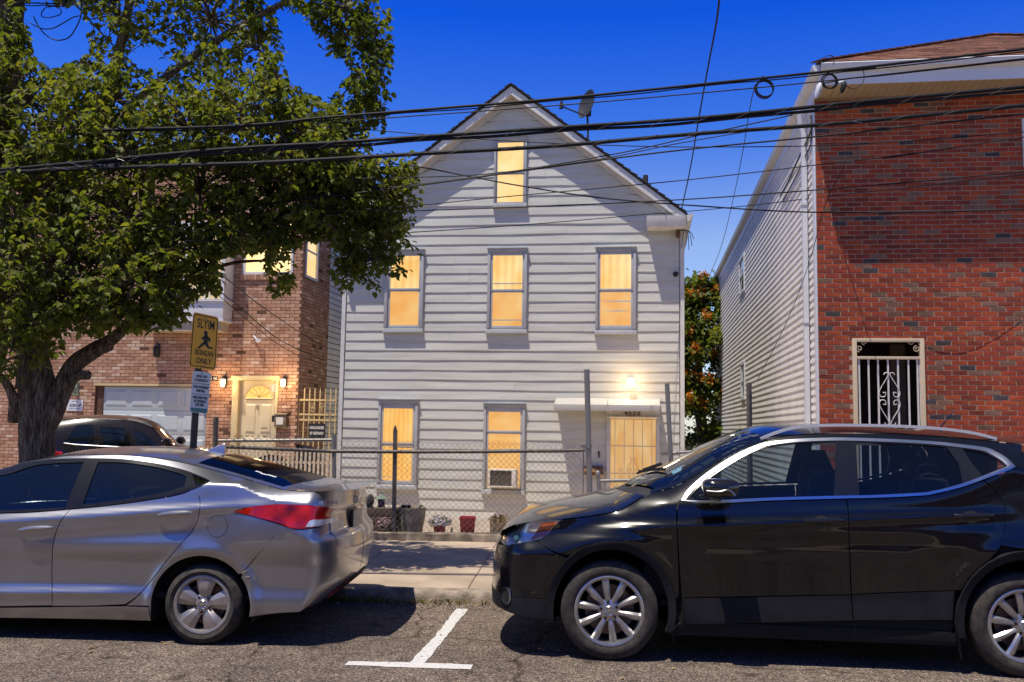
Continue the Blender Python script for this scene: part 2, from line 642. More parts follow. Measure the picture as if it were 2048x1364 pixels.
# yard of the white house: falls from the fence to the sunken front
def sheet(name, prof, xa, xb, mat_, Mx, kind='structure'):
    m_ = MB()
    vs_ = []
    for y, z in prof:
        vs_ += [(xa, y, z), (xb, y, z)]
    fs_ = [(2 * i, 2 * i + 1, 2 * i + 3, 2 * i + 2) for i in range(len(prof) - 1)]
    m_.add(vs_, fs_)
    return tag(obj(name, m_, mat_, Mx=Mx), kind=kind)
sheet('yard', [(3.70, 0.10), (4.1, 0.09), (5.0, -0.05), (6.6, -0.38), (9.3, -0.46), (40, -0.46)], -4.6, 7.0, m_soil, S.M)
mb = MB(); mb.hexa([(-17, 3.79, -0.6), (-4.25, 3.79, -0.6), (-4.25, 40, -0.6), (-17, 40, -0.6)],
                   [(-17, 3.79, 0.125), (-4.25, 3.79, 0.125), (-4.25, 40, 0.9), (-17, 40, 0.9)])
tag(obj('driveway', mb, m_concrete, Mx=S.M), kind='structure')
mb = MB(); mb.box(3.9, 17, 3.79, 12.0, -0.6, 0.124)
tag(obj('forecourt', mb, m_concrete, Mx=S.M), kind='structure')

# weeds along the kerb foot, one mass nobody could count
mb = MB()
m_weed = M('kerb_weeds', (0.16, 0.17, 0.03), 0.7, var=0.4, scale=30, col2=(0.30, 0.24, 0.05))
for i in range(260):
    px_ = random.choice([random.gauss(700, 45), random.uniform(640, 985)])
    q = S.fz(px_, 1203, 0.0)
    b0 = Vector((q.x + random.uniform(-.02, .02), -0.012 - abs(random.gauss(0, 0.018)), 0.028))
    hgt = random.uniform(0.012, 0.05)
    dx, dy = random.uniform(-.03, .03), random.uniform(-.03, .01)
    w_ = random.uniform(0.003, 0.007)
    mb.add([b0 + Vector((-w_, 0, 0)), b0 + Vector((w_, 0, 0)), b0 + Vector((dx + w_ * .6, dy, hgt)), b0 + Vector((dx * 1.6, dy * 1.6, hgt * 1.1))], [(0, 1, 2, 3)])
tag(obj('kerb_grass', mb, m_weed, Mx=S.M), kind='stuff')
# leaves and grit lying in the gutter and on the asphalt
mb = MB()
m_litter = M('leaf_litter', (0.16, 0.10, 0.045), 0.85, var=0.5, scale=9, col2=(0.26, 0.19, 0.09))
for i in range(520):
    if i % 3:
        x, y = random.uniform(-3.2, 1.5), -abs(random.gauss(0.03, 0.14))
    else:
        x, y = random.uniform(-4, 4), -random.uniform(0.05, 3.2)
    a = random.uniform(0, 6.28); r_ = random.uniform(0.004, 0.016) if i % 9 else random.uniform(.015, .028)
    ca, sa = math.cos(a) * r_, math.sin(a) * r_
    z = 0.0065
    mb.add([(x - ca, y - sa, z), (x + sa * .5, y - ca * .5, z + .004), (x + ca, y + sa, z), (x - sa * .5, y + ca * .5, z + .003)], [(0, 1, 2, 3)])
tag(obj('leaf_litter', mb, m_litter, Mx=S.M), kind='stuff')
# scraps of white paper in the gutter
m_scrap = M('scrap_paper', (0.62, 0.60, 0.56), 0.8, var=0.15, scale=30)
for (px_, py_, sx_, lab) in ((668, 1209, .10, 'torn strip of white paper on the asphalt in the shade behind the silver sedan'),
                             (948, 1204, .085, 'crumpled white scrap at the kerb just beyond the head of the painted T')):
    q = on_z(px_, py_, 0.005)
    mb = MB()
    n = 9
    pts = [q + Vector(((i / n - .5) * sx_, random.uniform(-.012, .012), random.uniform(.001, .012))) for i in range(n + 1)]
    wv = [Vector((random.uniform(-.006, .006), random.uniform(.014, .03), random.uniform(-.001, .007))) for _ in range(n + 1)]
    for i in range(n):
        mb.quad(pts[i], pts[i + 1], pts[i + 1] + wv[i + 1], pts[i] + wv[i])
    o = obj('paper_scrap', mb, m_scrap, world=True, Mx=Matrix.Translation(q))
    tag(o, lab, 'litter')
# ------------------------------------------------------------------ white clapboard house
m_siding = M('white_siding', (0.495, 0.495, 0.448), 0.55, var=0.085, scale=1.8, bump=0.12, bscale=25, stretch=(0.5, 1, 6), col2=(0.53, 0.53, 0.48), rand=0.04, spec=0.35)
m_trimw = M('white_trim', (0.58, 0.575, 0.55), 0.55, var=0.10, scale=6, bump=0.1, bscale=40)
m_trimg = M('grey_window_trim', (0.36, 0.37, 0.375), 0.5, var=0.10, scale=8, bump=0.1, bscale=50)
m_sash = M('sash_aluminium', (0.40, 0.41, 0.42), 0.45, var=0.08, scale=10)
m_roofd = M('dark_roofing', (0.022, 0.020, 0.020), 0.9, var=0.3, scale=30, bump=0.6, bscale=120)
m_soffit = M('soffit_cream', (0.52, 0.49, 0.42), 0.65, var=0.06, scale=5)
m_found = M('painted_foundation', (0.55, 0.50, 0.42), 0.85, var=0.15, scale=5, bump=0.3, bscale=40)
m_black = M('black_iron', (0.012, 0.012, 0.013), 0.5, var=0.2, scale=12)
m_brownpipe = M('brown_vent_pipe', (0.05, 0.035, 0.028), 0.6, var=0.2, scale=10)
EM = 0.62
m_up = EMIT('lit_pane_upper', (1.0, 0.50, 0.12), (1.0, 0.74, 0.34), EM * 1.05, scale=2.6, stretch=(1, 1, .7), folds=2.2)
m_lowb = EMIT('lit_pane_blind', (0.97, 0.42, 0.095), (1.0, 0.62, 0.23), EM * 0.9, scale=2.2, lines=15.0)
m_lowc = EMIT('lit_pane_curtain', (1.0, 0.46, 0.09), (1.0, 0.60, 0.19), EM * 1.0, scale=2.2, stretch=(2, 1, .8), folds=3.5)
m_attic = EMIT('lit_pane_attic', (1.0, 0.54, 0.16), (1.0, 0.74, 0.36), EM * 1.05, scale=2.4)

house = thing('clapboard_house', 'white two storey house with gable end to the street and yellow lit windows', 'house', H.M)
def hp(px, py, y=0.0):
    return H.fy(px, py, y)
uL = hp(681, 800).x
uR = hp(1366.5, 700).x
apex = hp(1022, 172, -0.27)
eave = hp(1374, 431, -0.27)
uc = apex.x
slope = (apex.z - eave.z) / (eave.x - apex.x)
ZB = -0.46
DEP = 11.0
def roof_z(u):                                   # underside of the roof plane
    return apex.z - 0.05 - slope * abs(u - uc)
z_eL, z_eR = roof_z(uL), roof_z(uR)
# core of the house: walls behind the boards
mb = MB()
c = 0.03
loop = [(uL + c, ZB), (uR - c, ZB), (uR - c, roof_z(uR - c) - .05), (uc, roof_z(uc) - .05), (uL + c, roof_z(uL + c) - .05)]
mb.hexa([(u, 0.0, z) for u, z in loop], [(u, DEP, z) for u, z in loop])
obj('wall', mb, m_siding, house)
mb = MB()
zs0 = hp(1000, 1041).z
mb.box(uL + .02, uR - .02, -0.035, -0.001, ZB, zs0 + .03)
obj('foundation', mb, m_found, house)

# clapboards: one object per board, lower edge proud, slightly wavy, a butt joint in some
pitch = 0.187
nb = int((apex.z - zs0) / pitch)
bd = random.Random(3)
for i in range(nb):
    z0 = zs0 + i * pitch
    z1 = z0 + pitch + 0.012
    a, b = uL + 0.075, uR - 0.075
    top = z0 + pitch * 0.75
    lim = (apex.z - 0.05 - top) / slope - 0.02
    a, b = max(a, uc - lim), min(b, uc + lim)
    if b - a < 0.15:
        continue
    seg = [a, b]
    if bd.random() < 0.6 and b - a > 3:
        seg = [a, a + (b - a) * bd.choice([.33, .38, .52, .55, .67, .72]), b]
    for s0, s1 in zip(seg, seg[1:]):
        n = max(3, int((s1 - s0) / 0.5))
        vs_, fs_ = [], []
        for k in range(n + 1):
            u = s0 + 0.0012 + (s1 - s0 - 0.0024) * k / n
            wz = 0.004 * math.sin(u * 1.9 + i * 1.7) + bd.uniform(-.0035, .0035)
            wy = bd.uniform(-.0025, .0025)
            zt = min(z1, roof_z(u) - .02)
            zt = max(zt, z0 + 0.01)
            vs_ += [(u, -0.010, z0 + wz + .004), (u, -0.034 + wy, z0 + wz), (u, -0.0355 + wy, z0 + wz + .010), (u, -0.019, zt)]
        for k in range(n):
            for q in range(3):
                fs_.append((k * 4 + q, k * 4 + q + 1, k * 4 + q + 5, k * 4 + q + 4))
        fs_ += [(0, 1, 2, 3), tuple(n * 4 + q for q in (3, 2, 1, 0))]
        m_ = MB(); m_.add(vs_, fs_)
        obj('siding_board', m_, m_siding, house)
for s_, u in ((-1, uL), (1, uR)):
    mb = MB()
    zt = roof_z(u) - .02
    mb.box(u - .055 if s_ > 0 else u - .02, u + .02 if s_ > 0 else u + .055, -0.046, 0.06, ZB + .25, zt)
    obj('corner_board', mb, m_trimw, house)

# roof slabs, rake boards, soffit, shingle edge
oh, th = 0.27, 0.09
for s_ in (-1, 1):
    ue = uc + s_ * (eave.x - uc)
    ze = apex.z - slope * abs(ue - uc)
    mb = MB()
    A, B = (uc, apex.z), (ue, ze)
    nrm = Vector((s_ * slope, 1)).normalized()
    def off(p, d): return (p[0] + nrm.x * d * (0 if p is A else 1), p[1] + (d / nrm.y if p is A else nrm.y * d))
    lo_, hi_ = [off(A, 0.0), off(B, 0.0)], [off(A, 0.035), off(B, 0.035)]
    pr = [lo_[0], lo_[1], hi_[1], hi_[0]]
    mb.hexa([(p[0], -oh - 0.02, p[1]) for p in pr], [(p[0], DEP + .3, p[1]) for p in pr])
    rf = obj('roof', mb, m_roofd, house)
    # ragged shingle ends along the rake
    for k in range(26):
        t0, t1 = k / 26, (k + .93) / 26
        p0 = (A[0] + (B[0] - A[0]) * t0, A[1] + (B[1] - A[1]) * t0)
        p1 = (A[0] + (B[0] - A[0]) * t1, A[1] + (B[1] - A[1]) * t1)
        h0, h1 = 0.036 + bd.uniform(0, .012), 0.036 + bd.uniform(0.004, .016)
        e = -oh - 0.035 - bd.uniform(0, .012)
        m_ = MB()
        m_.hexa([(p0[0], e, p0[1] + .03), (p1[0], e, p1[1] + .03), (p1[0], -oh + .3, p1[1] + .03), (p0[0], -oh + .3, p0[1] + .03)],
                [(p0[0], e, p0[1] + .03 + h0 * .5), (p1[0], e, p1[1] + .03 + h1), (p1[0], -oh + .3, p1[1] + .03 + h1), (p0[0], -oh + .3, p0[1] + .03 + h0 * .5)])
        obj('shingle', m_, m_roofd, rf)
    # rake board and soffit
    w_ = 0.165
    mb = MB()
    pr = [(A[0], A[1] - .002), (B[0], B[1] - .002), (B[0], B[1] - w_), (A[0], A[1] - w_)]
    mb.hexa([(p[0], -oh, p[1]) for p in pr], [(p[0], -oh + .03, p[1]) for p in pr])
    obj('rake_board', mb, m_trimw, house)
    mb = MB()
    pr = [(A[0], A[1] - w_ + .03), (B[0], B[1] - w_ + .03), (B[0], B[1] - w_ + .012), (A[0], A[1] - w_ + .012)]
    mb.hexa([(p[0], -oh + .031, p[1]) for p in pr], [(p[0], -0.001, p[1]) for p in pr])
    obj('soffit', mb, m_soffit, house)
    mb = MB()
    pr = [(A[0], A[1] - w_ + .011), (B[0] - s_ * .25, B[1] + slope * .25 - w_ + .011), (B[0] - s_ * .25, B[1] + slope * .25 - w_ - .055), (A[0], A[1] - w_ - .055)]
    mb.hexa([(p[0], -0.058, p[1]) for p in pr], [(p[0], -0.038, p[1]) for p in pr])
    obj('frieze_board', mb, m_trimw, house)
# eave return box with its gutter at the right, and its twin at the left
for s_ in (-1, 1):
    e = hp(1372, 440, -0.3)
    a = uc + s_ * (hp(1293, 440, -0.3).x - uc)
    b = uc + s_ * (e.x - uc)
    zt, zb_ = e.z + .06, hp(1330, 456, -0.3).z
    x0, x1 = min(a, b), max(a, b)
    mb = MB()
    mb.hexa([(x0 + (.04 if s_ > 0 else 0), -0.40, zb_), (x1 - (.04 if s_ < 0 else 0), -0.40, zb_), (x1, 0.1, zb_), (x0, 0.1, zb_)],
            [(x0, -0.44, zt), (x1, -0.44, zt), (x1, 0.1, zt + .02), (x0, 0.1, zt + .02)])
    obj('eave_return', mb, m_trimw, house, bevel=0.006)
    mb = MB()
    g = b + s_ * .012
    pr = [(0, .0), (.11, .0), (.115, .02), (.105, .03), (.07, -.09), (.0, -.12)]
    mb.hexa([(g + s_ * p, -0.47, zt + q) for p, q in pr], [(g + s_ * p, DEP, zt + q) for p, q in pr])
    obj('gutter', mb, m_trimw, house)
# vent pipe through the right slope
v = hp(1291, 372, 1.2)
mb = MB(); mb.tube([(v.x, 1.2, v.z - .45), (v.x, 1.2, v.z + .22)], 0.052, 12)
mb.tube([(v.x, 1.2, v.z - .30), (v.x, 1.2, v.z - .02)], [.10, .056], 12)
obj('vent_pipe', mb, m_brownpipe, house, smooth=True)

# windows --------------------------------------------------------------
def window(outer, glass, meet, lower=None, upper=None, blind=False, extra=None):
    """outer / glass: (left, right, top, bottom) in photo pixels on the front"""
    l, r, t_, b_ = outer
    cx_, cy_ = (l + r) / 2, (t_ + b_) / 2
    u0, u1 = hp(l, cy_).x, hp(r, cy_).x
    z1, z0 = hp(cx_, t_).z, hp(cx_, b_).z
    gl, gr, gt, gb = glass
    g0, g1 = hp(gl, cy_).x, hp(gr, cy_).x
    gz1, gz0 = hp(cx_, gt).z, hp(cx_, gb).z
    zm = hp(cx_, meet).z
    wroot = MB()                                     # the casing: four boards round the opening, set proud of the boards
    for (a, b, c_, d) in ((u0, u0 + (g0 - u0) * .55, z0 + .09, z1 - .06), (u1 - (u1 - g1) * .55, u1, z0 + .09, z1 - .06)):
        wroot.box(a, b, -0.088, -0.002, c_, d)
    wroot.box(u0, u1, -0.092, -0.002, z1 - .06, z1)
    wroot.box(u0 - .012, u1 + .012, -0.12, -0.002, z1, z1 + .022)
    wd = obj('window', wroot, m_trimg, house, bevel=0.005)
    mb = MB(); mb.hexa([(u0 - .015, -0.115, z0), (u1 + .015, -0.115, z0), (u1 + .015, -.002, z0), (u0 - .015, -.002, z0)],
                       [(u0 - .015, -0.105, z0 + .075), (u1 + .015, -0.105, z0 + .075), (u1 + .015, -.002, z0 + .092), (u0 - .015, -.002, z0 + .092)])
    obj('sill', mb, m_trimg, wd, bevel=0.004)
    fu0, fu1 = u0 + (g0 - u0) * .55 + .001, u1 - (u1 - g1) * .55 - .001
    for (lo_, hi_, y, pm, nm) in ((zm, gz1, -0.062, upper or m_up, 'upper'), (gz0, zm, -0.050, lower or m_lowb, 'lower')):
        mb = MB()
        zt = z1 - .061 if nm == 'upper' else zm - .018
        zb_ = zm - .017 if nm == 'upper' else z0 + .093
        lip = hi_ if nm == 'upper' else zm - .045
        low = zm + .018 if nm == 'upper' else lo_
        mb.box(fu0, g0, y, y + .03, zb_, zt)
        mb.box(g1, fu1, y, y + .03, zb_, zt)
        mb.box(g0, g1, y, y + .03, lip, zt)
        mb.box(g0, g1, y, y + .03, zb_, low)
        sh = obj('sash', mb, m_sash, wd, bevel=0.003)
        mb = MB(); mb.box(g0, g1, y + .014, y + .018, low, lip)
        obj('pane', mb, pm, wd)
    mb = MB()
    mb.box(fu0 - .001, fu1 + .001, -0.012, -0.004, z0 + .05, z1 - .05)
    obj('reveal', mb, m_black, wd)
    if extra:
        for e in extra:
            ze = hp(cx_, e).z
            mb = MB(); mb.box(g0 + .001, g1 - .001, -0.058, -0.046, ze - .010, ze + .010)
            obj('rail', mb, m_sash, wd)
    return u0, u1, z0, z1, g0, g1, gz0
window((989, 1054, 276, 416), (996, 1047, 287, 405), 346, lower=m_attic, upper=m_attic)
window((771, 848, 502, 666), (782, 839, 513, 651), 579)
window((975.5, 1054.5, 499, 668), (986, 1045, 512, 652), 581, extra=(568, 641))
window((1191.5, 1272, 497, 670), (1201, 1262, 510, 651.5), 580)
window((757, 836, 800, 978), (767, 826, 817, 961), 887, lower=m_lowc, upper=m_lowc)
wA = window((967, 1050, 808, 988), (977, 1041, 824, 976), 863, lower=m_lowb, upper=m_lowb)

# front door with its iron gate, transom board, numbers, awning, lamp ------
m_gate = M('cream_gate_iron', (0.62, 0.52, 0.36), 0.5, var=0.12, scale=18)
m_door = EMIT('door_leaf_glow', (0.92, 0.46, 0.13), (1.0, 0.68, 0.33), EM * .68, scale=2.6, stretch=(2.2, 1, .7))  # added glow: the door leaf emits, in place of warm light falling on it
m_num = M('brass_numbers', (0.16, 0.10, 0.03), 0.4, metal=0.6, var=0.2, scale=30)
d0, d1 = hp(1213.5, 920).x, hp(1319, 920).x
dz1 = hp(1266, 835).z
dz0 = dz1 - 2.06
t0 = hp(1266, 822).z
mb = MB()
mb.box(d0, d0 + .055, -0.095, -0.002, dz0, dz1)
mb.box(d1 - .055, d1, -0.095, -0.002, dz0, dz1)
mb.box(d0, d1, -0.098, -0.002, dz1, dz1 + .02)
dr = obj('door', mb, m_trimw, house, bevel=0.004)
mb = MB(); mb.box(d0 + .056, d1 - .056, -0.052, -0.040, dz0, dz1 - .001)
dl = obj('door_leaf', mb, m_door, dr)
mb = MB(); mb.box(d0 - .01, d1 + .01, -0.056, -0.052, dz1 + .022, t0 + .06)
obj('transom_board', mb, m_trimw, dr)
def gbar(a, b, w=0.012, y=-0.078):
    m_ = MB(); m_.bar((a[0], y, a[1]), (b[0], y, b[1]), w, w, up=(0, 1, 0)); return m_
gx0, gx1 = d0 + .06, d1 - .06
bars_px = [1230, 1248.5, 1267, 1285, 1303.5]
for b_ in bars_px:
    u = hp(b_, 900).x
    obj('gate_bar', gbar((u, dz0 + .03), (u, dz1 - .045)), m_gate, dr)
for zz in (dz1 - .03, hp(1266, 892).z, hp(1266, 947).z, dz0 + .03):
    obj('gate_rail', gbar((gx0, zz), (gx1, zz), .018, -0.080), m_gate, dr)
for u in (gx0, gx1):
    obj('gate_stile', gbar((u, dz0), (u, dz1 - .02), .022, -0.080), m_gate, dr)
zl = hp(1266, 947).z
uc_d = hp(1266, 900).x
def scroll(pts, r=.0055, y=-0.086):
    m_ = MB(); m_.tube([(p[0], y, p[1]) for p in pts], r, 5); return m_
for s_ in (-1, 1):
    for k, (du, r_) in enumerate(((.07, .045), (.235, .045))):
        cc = (uc_d + s_ * du, zl + .055)
        obj('gate_scroll', scroll(spiral(cc, r_, 1.3, math.pi / 2, s_)), m_gate, dr)
        cc = (uc_d + s_ * du, zl - .06)
        obj('gate_scroll', scroll(spiral(cc, r_ * .9, 1.3, -math.pi / 2, -s_)), m_gate, dr)
    pts = [(uc_d + s_ * .11, zl + .03), (uc_d + s_ * .085, zl + .13), (uc_d + s_ * .025, zl + .24), (uc_d + s_ * .03, zl + .29), (uc_d + s_ * .055, zl + .275)]
    obj('gate_scroll', scroll([(p.x, p.z) for p in smooth_path([(a, 0, b) for a, b in pts], 5)]), m_gate, dr)
zn = hp(1264, 830).z + .03
for ch, px_ in zip('4550', (1252, 1260.5, 1269, 1277.5)):
    q = hp(px_, 830)
    text('house_number', ch, 0.118, m_num, dr, (q.x, -0.063, zn), FRONT, ext=.005, bold=.003)
# awning: sloping white sheet metal with end cheeks, in two lengths
m_awn = M('white_awning_metal', (0.42, 0.405, 0.375), 0.5, var=0.05, scale=4)
za, zb_ = hp(1216, 799).z, hp(1216, 822, -0.55).z + .085
a0, a1, am = hp(1113, 820, -.1).x, hp(1318, 820, -.1).x, hp(1216, 820, -.1).x
aw = MB()
for x0, x1 in ((a0, am - .004), (am + .004, a1)):
    aw.hexa([(x0, -0.04, za + .02), (x1, -0.04, za + .02), (x1, -0.04, za), (x0, -0.04, za)],
            [(x0 - .02 * (x0 == a0), -0.52, zb_ + .02), (x1 + .02 * (x1 == a1), -0.52, zb_ + .02), (x1 + .02 * (x1 == a1), -0.52, zb_), (x0 - .02 * (x0 == a0), -0.52, zb_)])
awo = obj('awning', aw, m_awn, house)
for x in (a0 - .012, a1):
    mb = MB(); mb.hexa([(x, -0.036, za - .10), (x + .012, -0.036, za - .10), (x + .012, -0.036, za + .03), (x, -0.036, za + .03)],
                       [(x, -0.53, zb_ - .08), (x + .012, -0.53, zb_ - .08), (x + .012, -0.53, zb_ + .03), (x, -0.53, zb_ + .03)])
    obj('end_cheek', mb, m_awn, awo)
for x0, x1 in ((a0, am - .006), (am + .006, a1)):
    mb = MB(); mb.box(x0, x1, -0.538, -0.522, zb_ - .085, zb_ + .03)
    obj('valance', mb, m_awn, awo, bevel=0.004)
mb = MB(); mb.box(am - .012, am + .012, -0.545, -0.54, zb_ - .09, zb_ + .04)
obj('joint_strip', mb, m_awn, awo)
# porch lamp
m_globe = EMIT('lamp_globe', (1.0, 0.74, 0.38), (1.0, 0.80, 0.46), 3.2, scale=4)
q = hp(1262, 766, -.1)
T = Matrix.Translation((q.x, -0.12, q.z))
mb = MB(); mb.lathe([(.001, .10), (.05, .10), (.052, .075), (.045, .07), (.001, .07)], T, 16)
mb.box(q.x - .02, q.x + .02, -.10, -.034, q.z + .072, q.z + .098)
pl = obj('porch_lamp', mb, m_trimw, house, smooth=True)
mb = MB(); mb.lathe([(.048, .068), (.072, .035), (.078, 0), (.07, -.04), (.045, -.07), (.001, -.08)], T, 16)
obj('globe', mb, m_globe, pl, smooth=True)
def lamp_light(name, W_, energy, col=(1.0, 0.66, 0.32), r=0.09):
    ld = bpy.data.lights.new(name, 'POINT'); ld.energy = energy; ld.color = col; ld.shadow_soft_size = r
    lo = bpy.data.objects.new(name, ld); lo.location = W_; COL.objects.link(lo)
lamp_light('porch_light', H.wld((q.x, -0.42, q.z)), 8)
# meter box and the tan pipe left of the door, a black catch on the wall
m_rust = M('rust_brown_box', (0.10, 0.05, 0.028), 0.6, var=0.25, scale=14)
m_tanpipe = M('tan_pipe', (0.55, 0.36, 0.18), 0.6, var=0.15, scale=14)
a, b = hp(1170, 931), hp(1206, 950)
mb = MB(); mb.box(a.x, b.x, -.14, -.036, b.z, a.z)
mbx = obj('meter_box', mb, m_rust, house, bevel=.006)
p_ = [hp(x, y, -.16) for x, y in ((1168, 939), (1186, 940), (1193, 943), (1198, 949), (1206, 952))]
mb = MB(); mb.tube(smooth_path([(p.x, -.165, p.z) for p in p_], 4), [.032] * 9 + [.026] * 8, 8)
obj('pipe', mb, m_tanpipe, mbx, smooth=True)
a = hp(1198, 910); mb = MB(); mb.hexa([(a.x - .012, -.06, a.z - .05), (a.x + .012, -.06, a.z - .05), (a.x + .012, -.034, a.z - .05), (a.x - .012, -.034, a.z - .05)],
                                      [(a.x - .018, -.07, a.z + .07), (a.x + .018, -.07, a.z + .07), (a.x + .018, -.034, a.z + .07), (a.x - .018, -.034, a.z + .07)])
obj('door_bell', mb, m_black, house)
a = hp(1351, 549); mb = MB(); mb.lathe([(.001, -.07), (.045, -.06), (.05, -.03), (.05, 0)], Matrix.Translation((a.x, -.03, a.z)) @ Matrix.Rotation(math.radians(-90), 4, 'X'), 12)
obj('wall_vent', mb, m_black, house, smooth=True)
# insulator bracket and loose wire ends at the right eave
a = hp(1356, 464, -.1); mb = MB(); mb.box(a.x - .035, a.x + .035, -.16, -.036, a.z - .10, a.z + .10)
br = obj('wire_bracket', mb, m_rust, house)
for (x, y) in ((1362, 497), (1372, 490), (1378, 500), (1384, 492), (1388, 478)):
    e = hp(x, y, -.25)
    mid = Vector(((a.x + e.x) / 2 + .07, -.22, max(a.z, e.z) - .02))
    mb = MB(); mb.tube(smooth_path([(a.x + .03, -.16, a.z + .02), mid, (e.x, -.25, e.z)], 5), .0065, 5)
    obj('wire_end', mb, m_black, br)

# window air conditioner: stands in the ground-floor window, its own thing
m_ac = M('ac_white_case', (0.60, 0.57, 0.50), 0.5, var=0.10, scale=9)
m_acg = M('ac_grille', (0.075, 0.060, 0.045), 0.7, var=0.4, scale=40, col2=(0.12, 0.10, 0.075))
a, b = hp(978, 938, -.3), hp(1032, 975, -.3)
acM = H.M @ Matrix.Translation(((a.x + b.x) / 2, -0.22, b.z))
ac = thing('air_conditioner', 'white window air conditioner with dark rear grille in the lit ground floor window', 'air conditioner', acM)
wA_, hA_ = (b.x - a.x) / 2, a.z - b.z
mb = MB(); mb.box(-wA_, wA_, -.16, .17, 0, .025); mb.box(-wA_, wA_, -.16, .17, hA_ - .025, hA_)
mb.box(-wA_, -wA_ + .035, -.16, .17, .0251, hA_ - .0251); mb.box(wA_ - .075, wA_, -.16, .17, .0251, hA_ - .0251)
obj('case', mb, m_ac, ac, bevel=.006)
mb = MB(); mb.box(-wA_ + .036, wA_ - .076, -.135, -.12, .026, hA_ - .026)
gr_ = obj('grille', mb, m_acg, ac)
for k in range(11):
    x = -wA_ + .05 + k * (2 * wA_ - .14) / 10
    mb = MB(); mb.box(x - .004, x + .004, -.148, -.137, .03, hA_ - .03)
    obj('fin', mb, m_acg, gr_)
mb = MB(); mb.box(-wA_ - .03, wA_ + .03, .12, .13, -.03, 0); obj('mounting_rail', mb, m_ac, ac)

# satellite dish on the right slope of the roof
m_dish = M('dish_grey', (0.03, 0.03, 0.033), 0.6, var=0.12, scale=9)
q = hp(1176, 240, 1.6)
dw = H.wld((q.x, 1.6, q.z - .25))
dish = thing('satellite_dish', 'grey satellite dish seen nearly edge on above the gable roof', 'satellite dish', Matrix.Translation(dw))
c0 = hp(1174, 208, 1.6); cw = H.wld((c0.x, 1.6, c0.z)) - dw
face = Vector((-0.85, -0.46, 0.20)).normalized()
Tq = Matrix.Translation(cw) @ face.to_track_quat('Z', 'Y').to_matrix().to_4x4() @ Matrix.Diagonal((1.0, 1.1, 1, 1))
mb = MB(); mb.lathe([(.0, -.05), (.08, -.047), (.17, -.03), (.25, .0), (.285, .022), (.292, .022), (.26, -.012), (.17, -.045), (.08, -.062), (.0, -.065)], Tq, 28)
obj('reflector', mb, m_dish, dish, smooth=True)
lnb = H.wld(hp(1122, 212, 1.45)) - dw
bot = H.wld(hp(1171, 232, 1.6)) - dw
mb = MB(); mb.bar(bot, lnb, .025, .025); obj('feed_arm', mb, m_dish, dish)
mb = MB(); mb.tube([lnb + Vector((0, 0, -.06)), lnb + Vector((0.01, 0, .10))], [.04, .03], 10)
mb.tube([lnb + Vector((-.03, 0, .03)), lnb + Vector((.09, .0, .03))], [.028, .02], 8)
obj('feed_horn', mb, m_black, dish, smooth=True)
mb = MB()
mb.tube([Vector((0, 0, -.32)), Vector((0.0, 0, .02)), bot + Vector((.04, .02, .06))], .022, 8)
mb.bar(Vector((-.1, 0, -.36)), Vector((-.0, .0, -.05)), .02, .02); mb.bar(Vector((.02, .1, -.4)), Vector((-.0, .0, -.05)), .02, .02)
obj('mast', mb, m_dish, dish, smooth=True)
mb = MB(); mb.box(-.05, .07, -.05, .05, .05, .18, T=Matrix.Translation(bot + Vector((.05, .02, -.04)))); obj('bracket', mb, m_dish, dish, bevel=.01)
# ------------------------------------------------------------------ brickwork: mortar bed plus single bricks
def brick_me(name, L_, h, d, mat_, jit):
    m_ = MB()
    r = random.Random(jit)
    j = lambda: r.uniform(-.0016, .0016)
    x0, x1, z0, z1 = 0, L_, 0, h
    e = 0.0035
    m_.hexa([(x0, d, z0), (x1, d, z0), (x1, d, z1), (x0, d, z1)], [(x0 + j(), e, z0 + j()), (x1 + j(), e, z0 + j()), (x1 + j(), e, z1 + j()), (x0 + j(), e, z1 + j())])
    m_.v += [(x0 + e, j(), z0 + e), (x1 - e, j(), z0 + e), (x1 - e, j(), z1 - e), (x0 + e, j(), z1 - e)]
    for a, b, c_, q in ((4, 5, 9, 8), (5, 6, 10, 9), (6, 7, 11, 10), (7, 4, 8, 11), (8, 9, 10, 11)):
        m_.f.append((a, b, c_, q)); m_.m.append(0)
    m_.f.pop(1); m_.m.pop(1)
    return m_, mesh(name, m_, mat_)

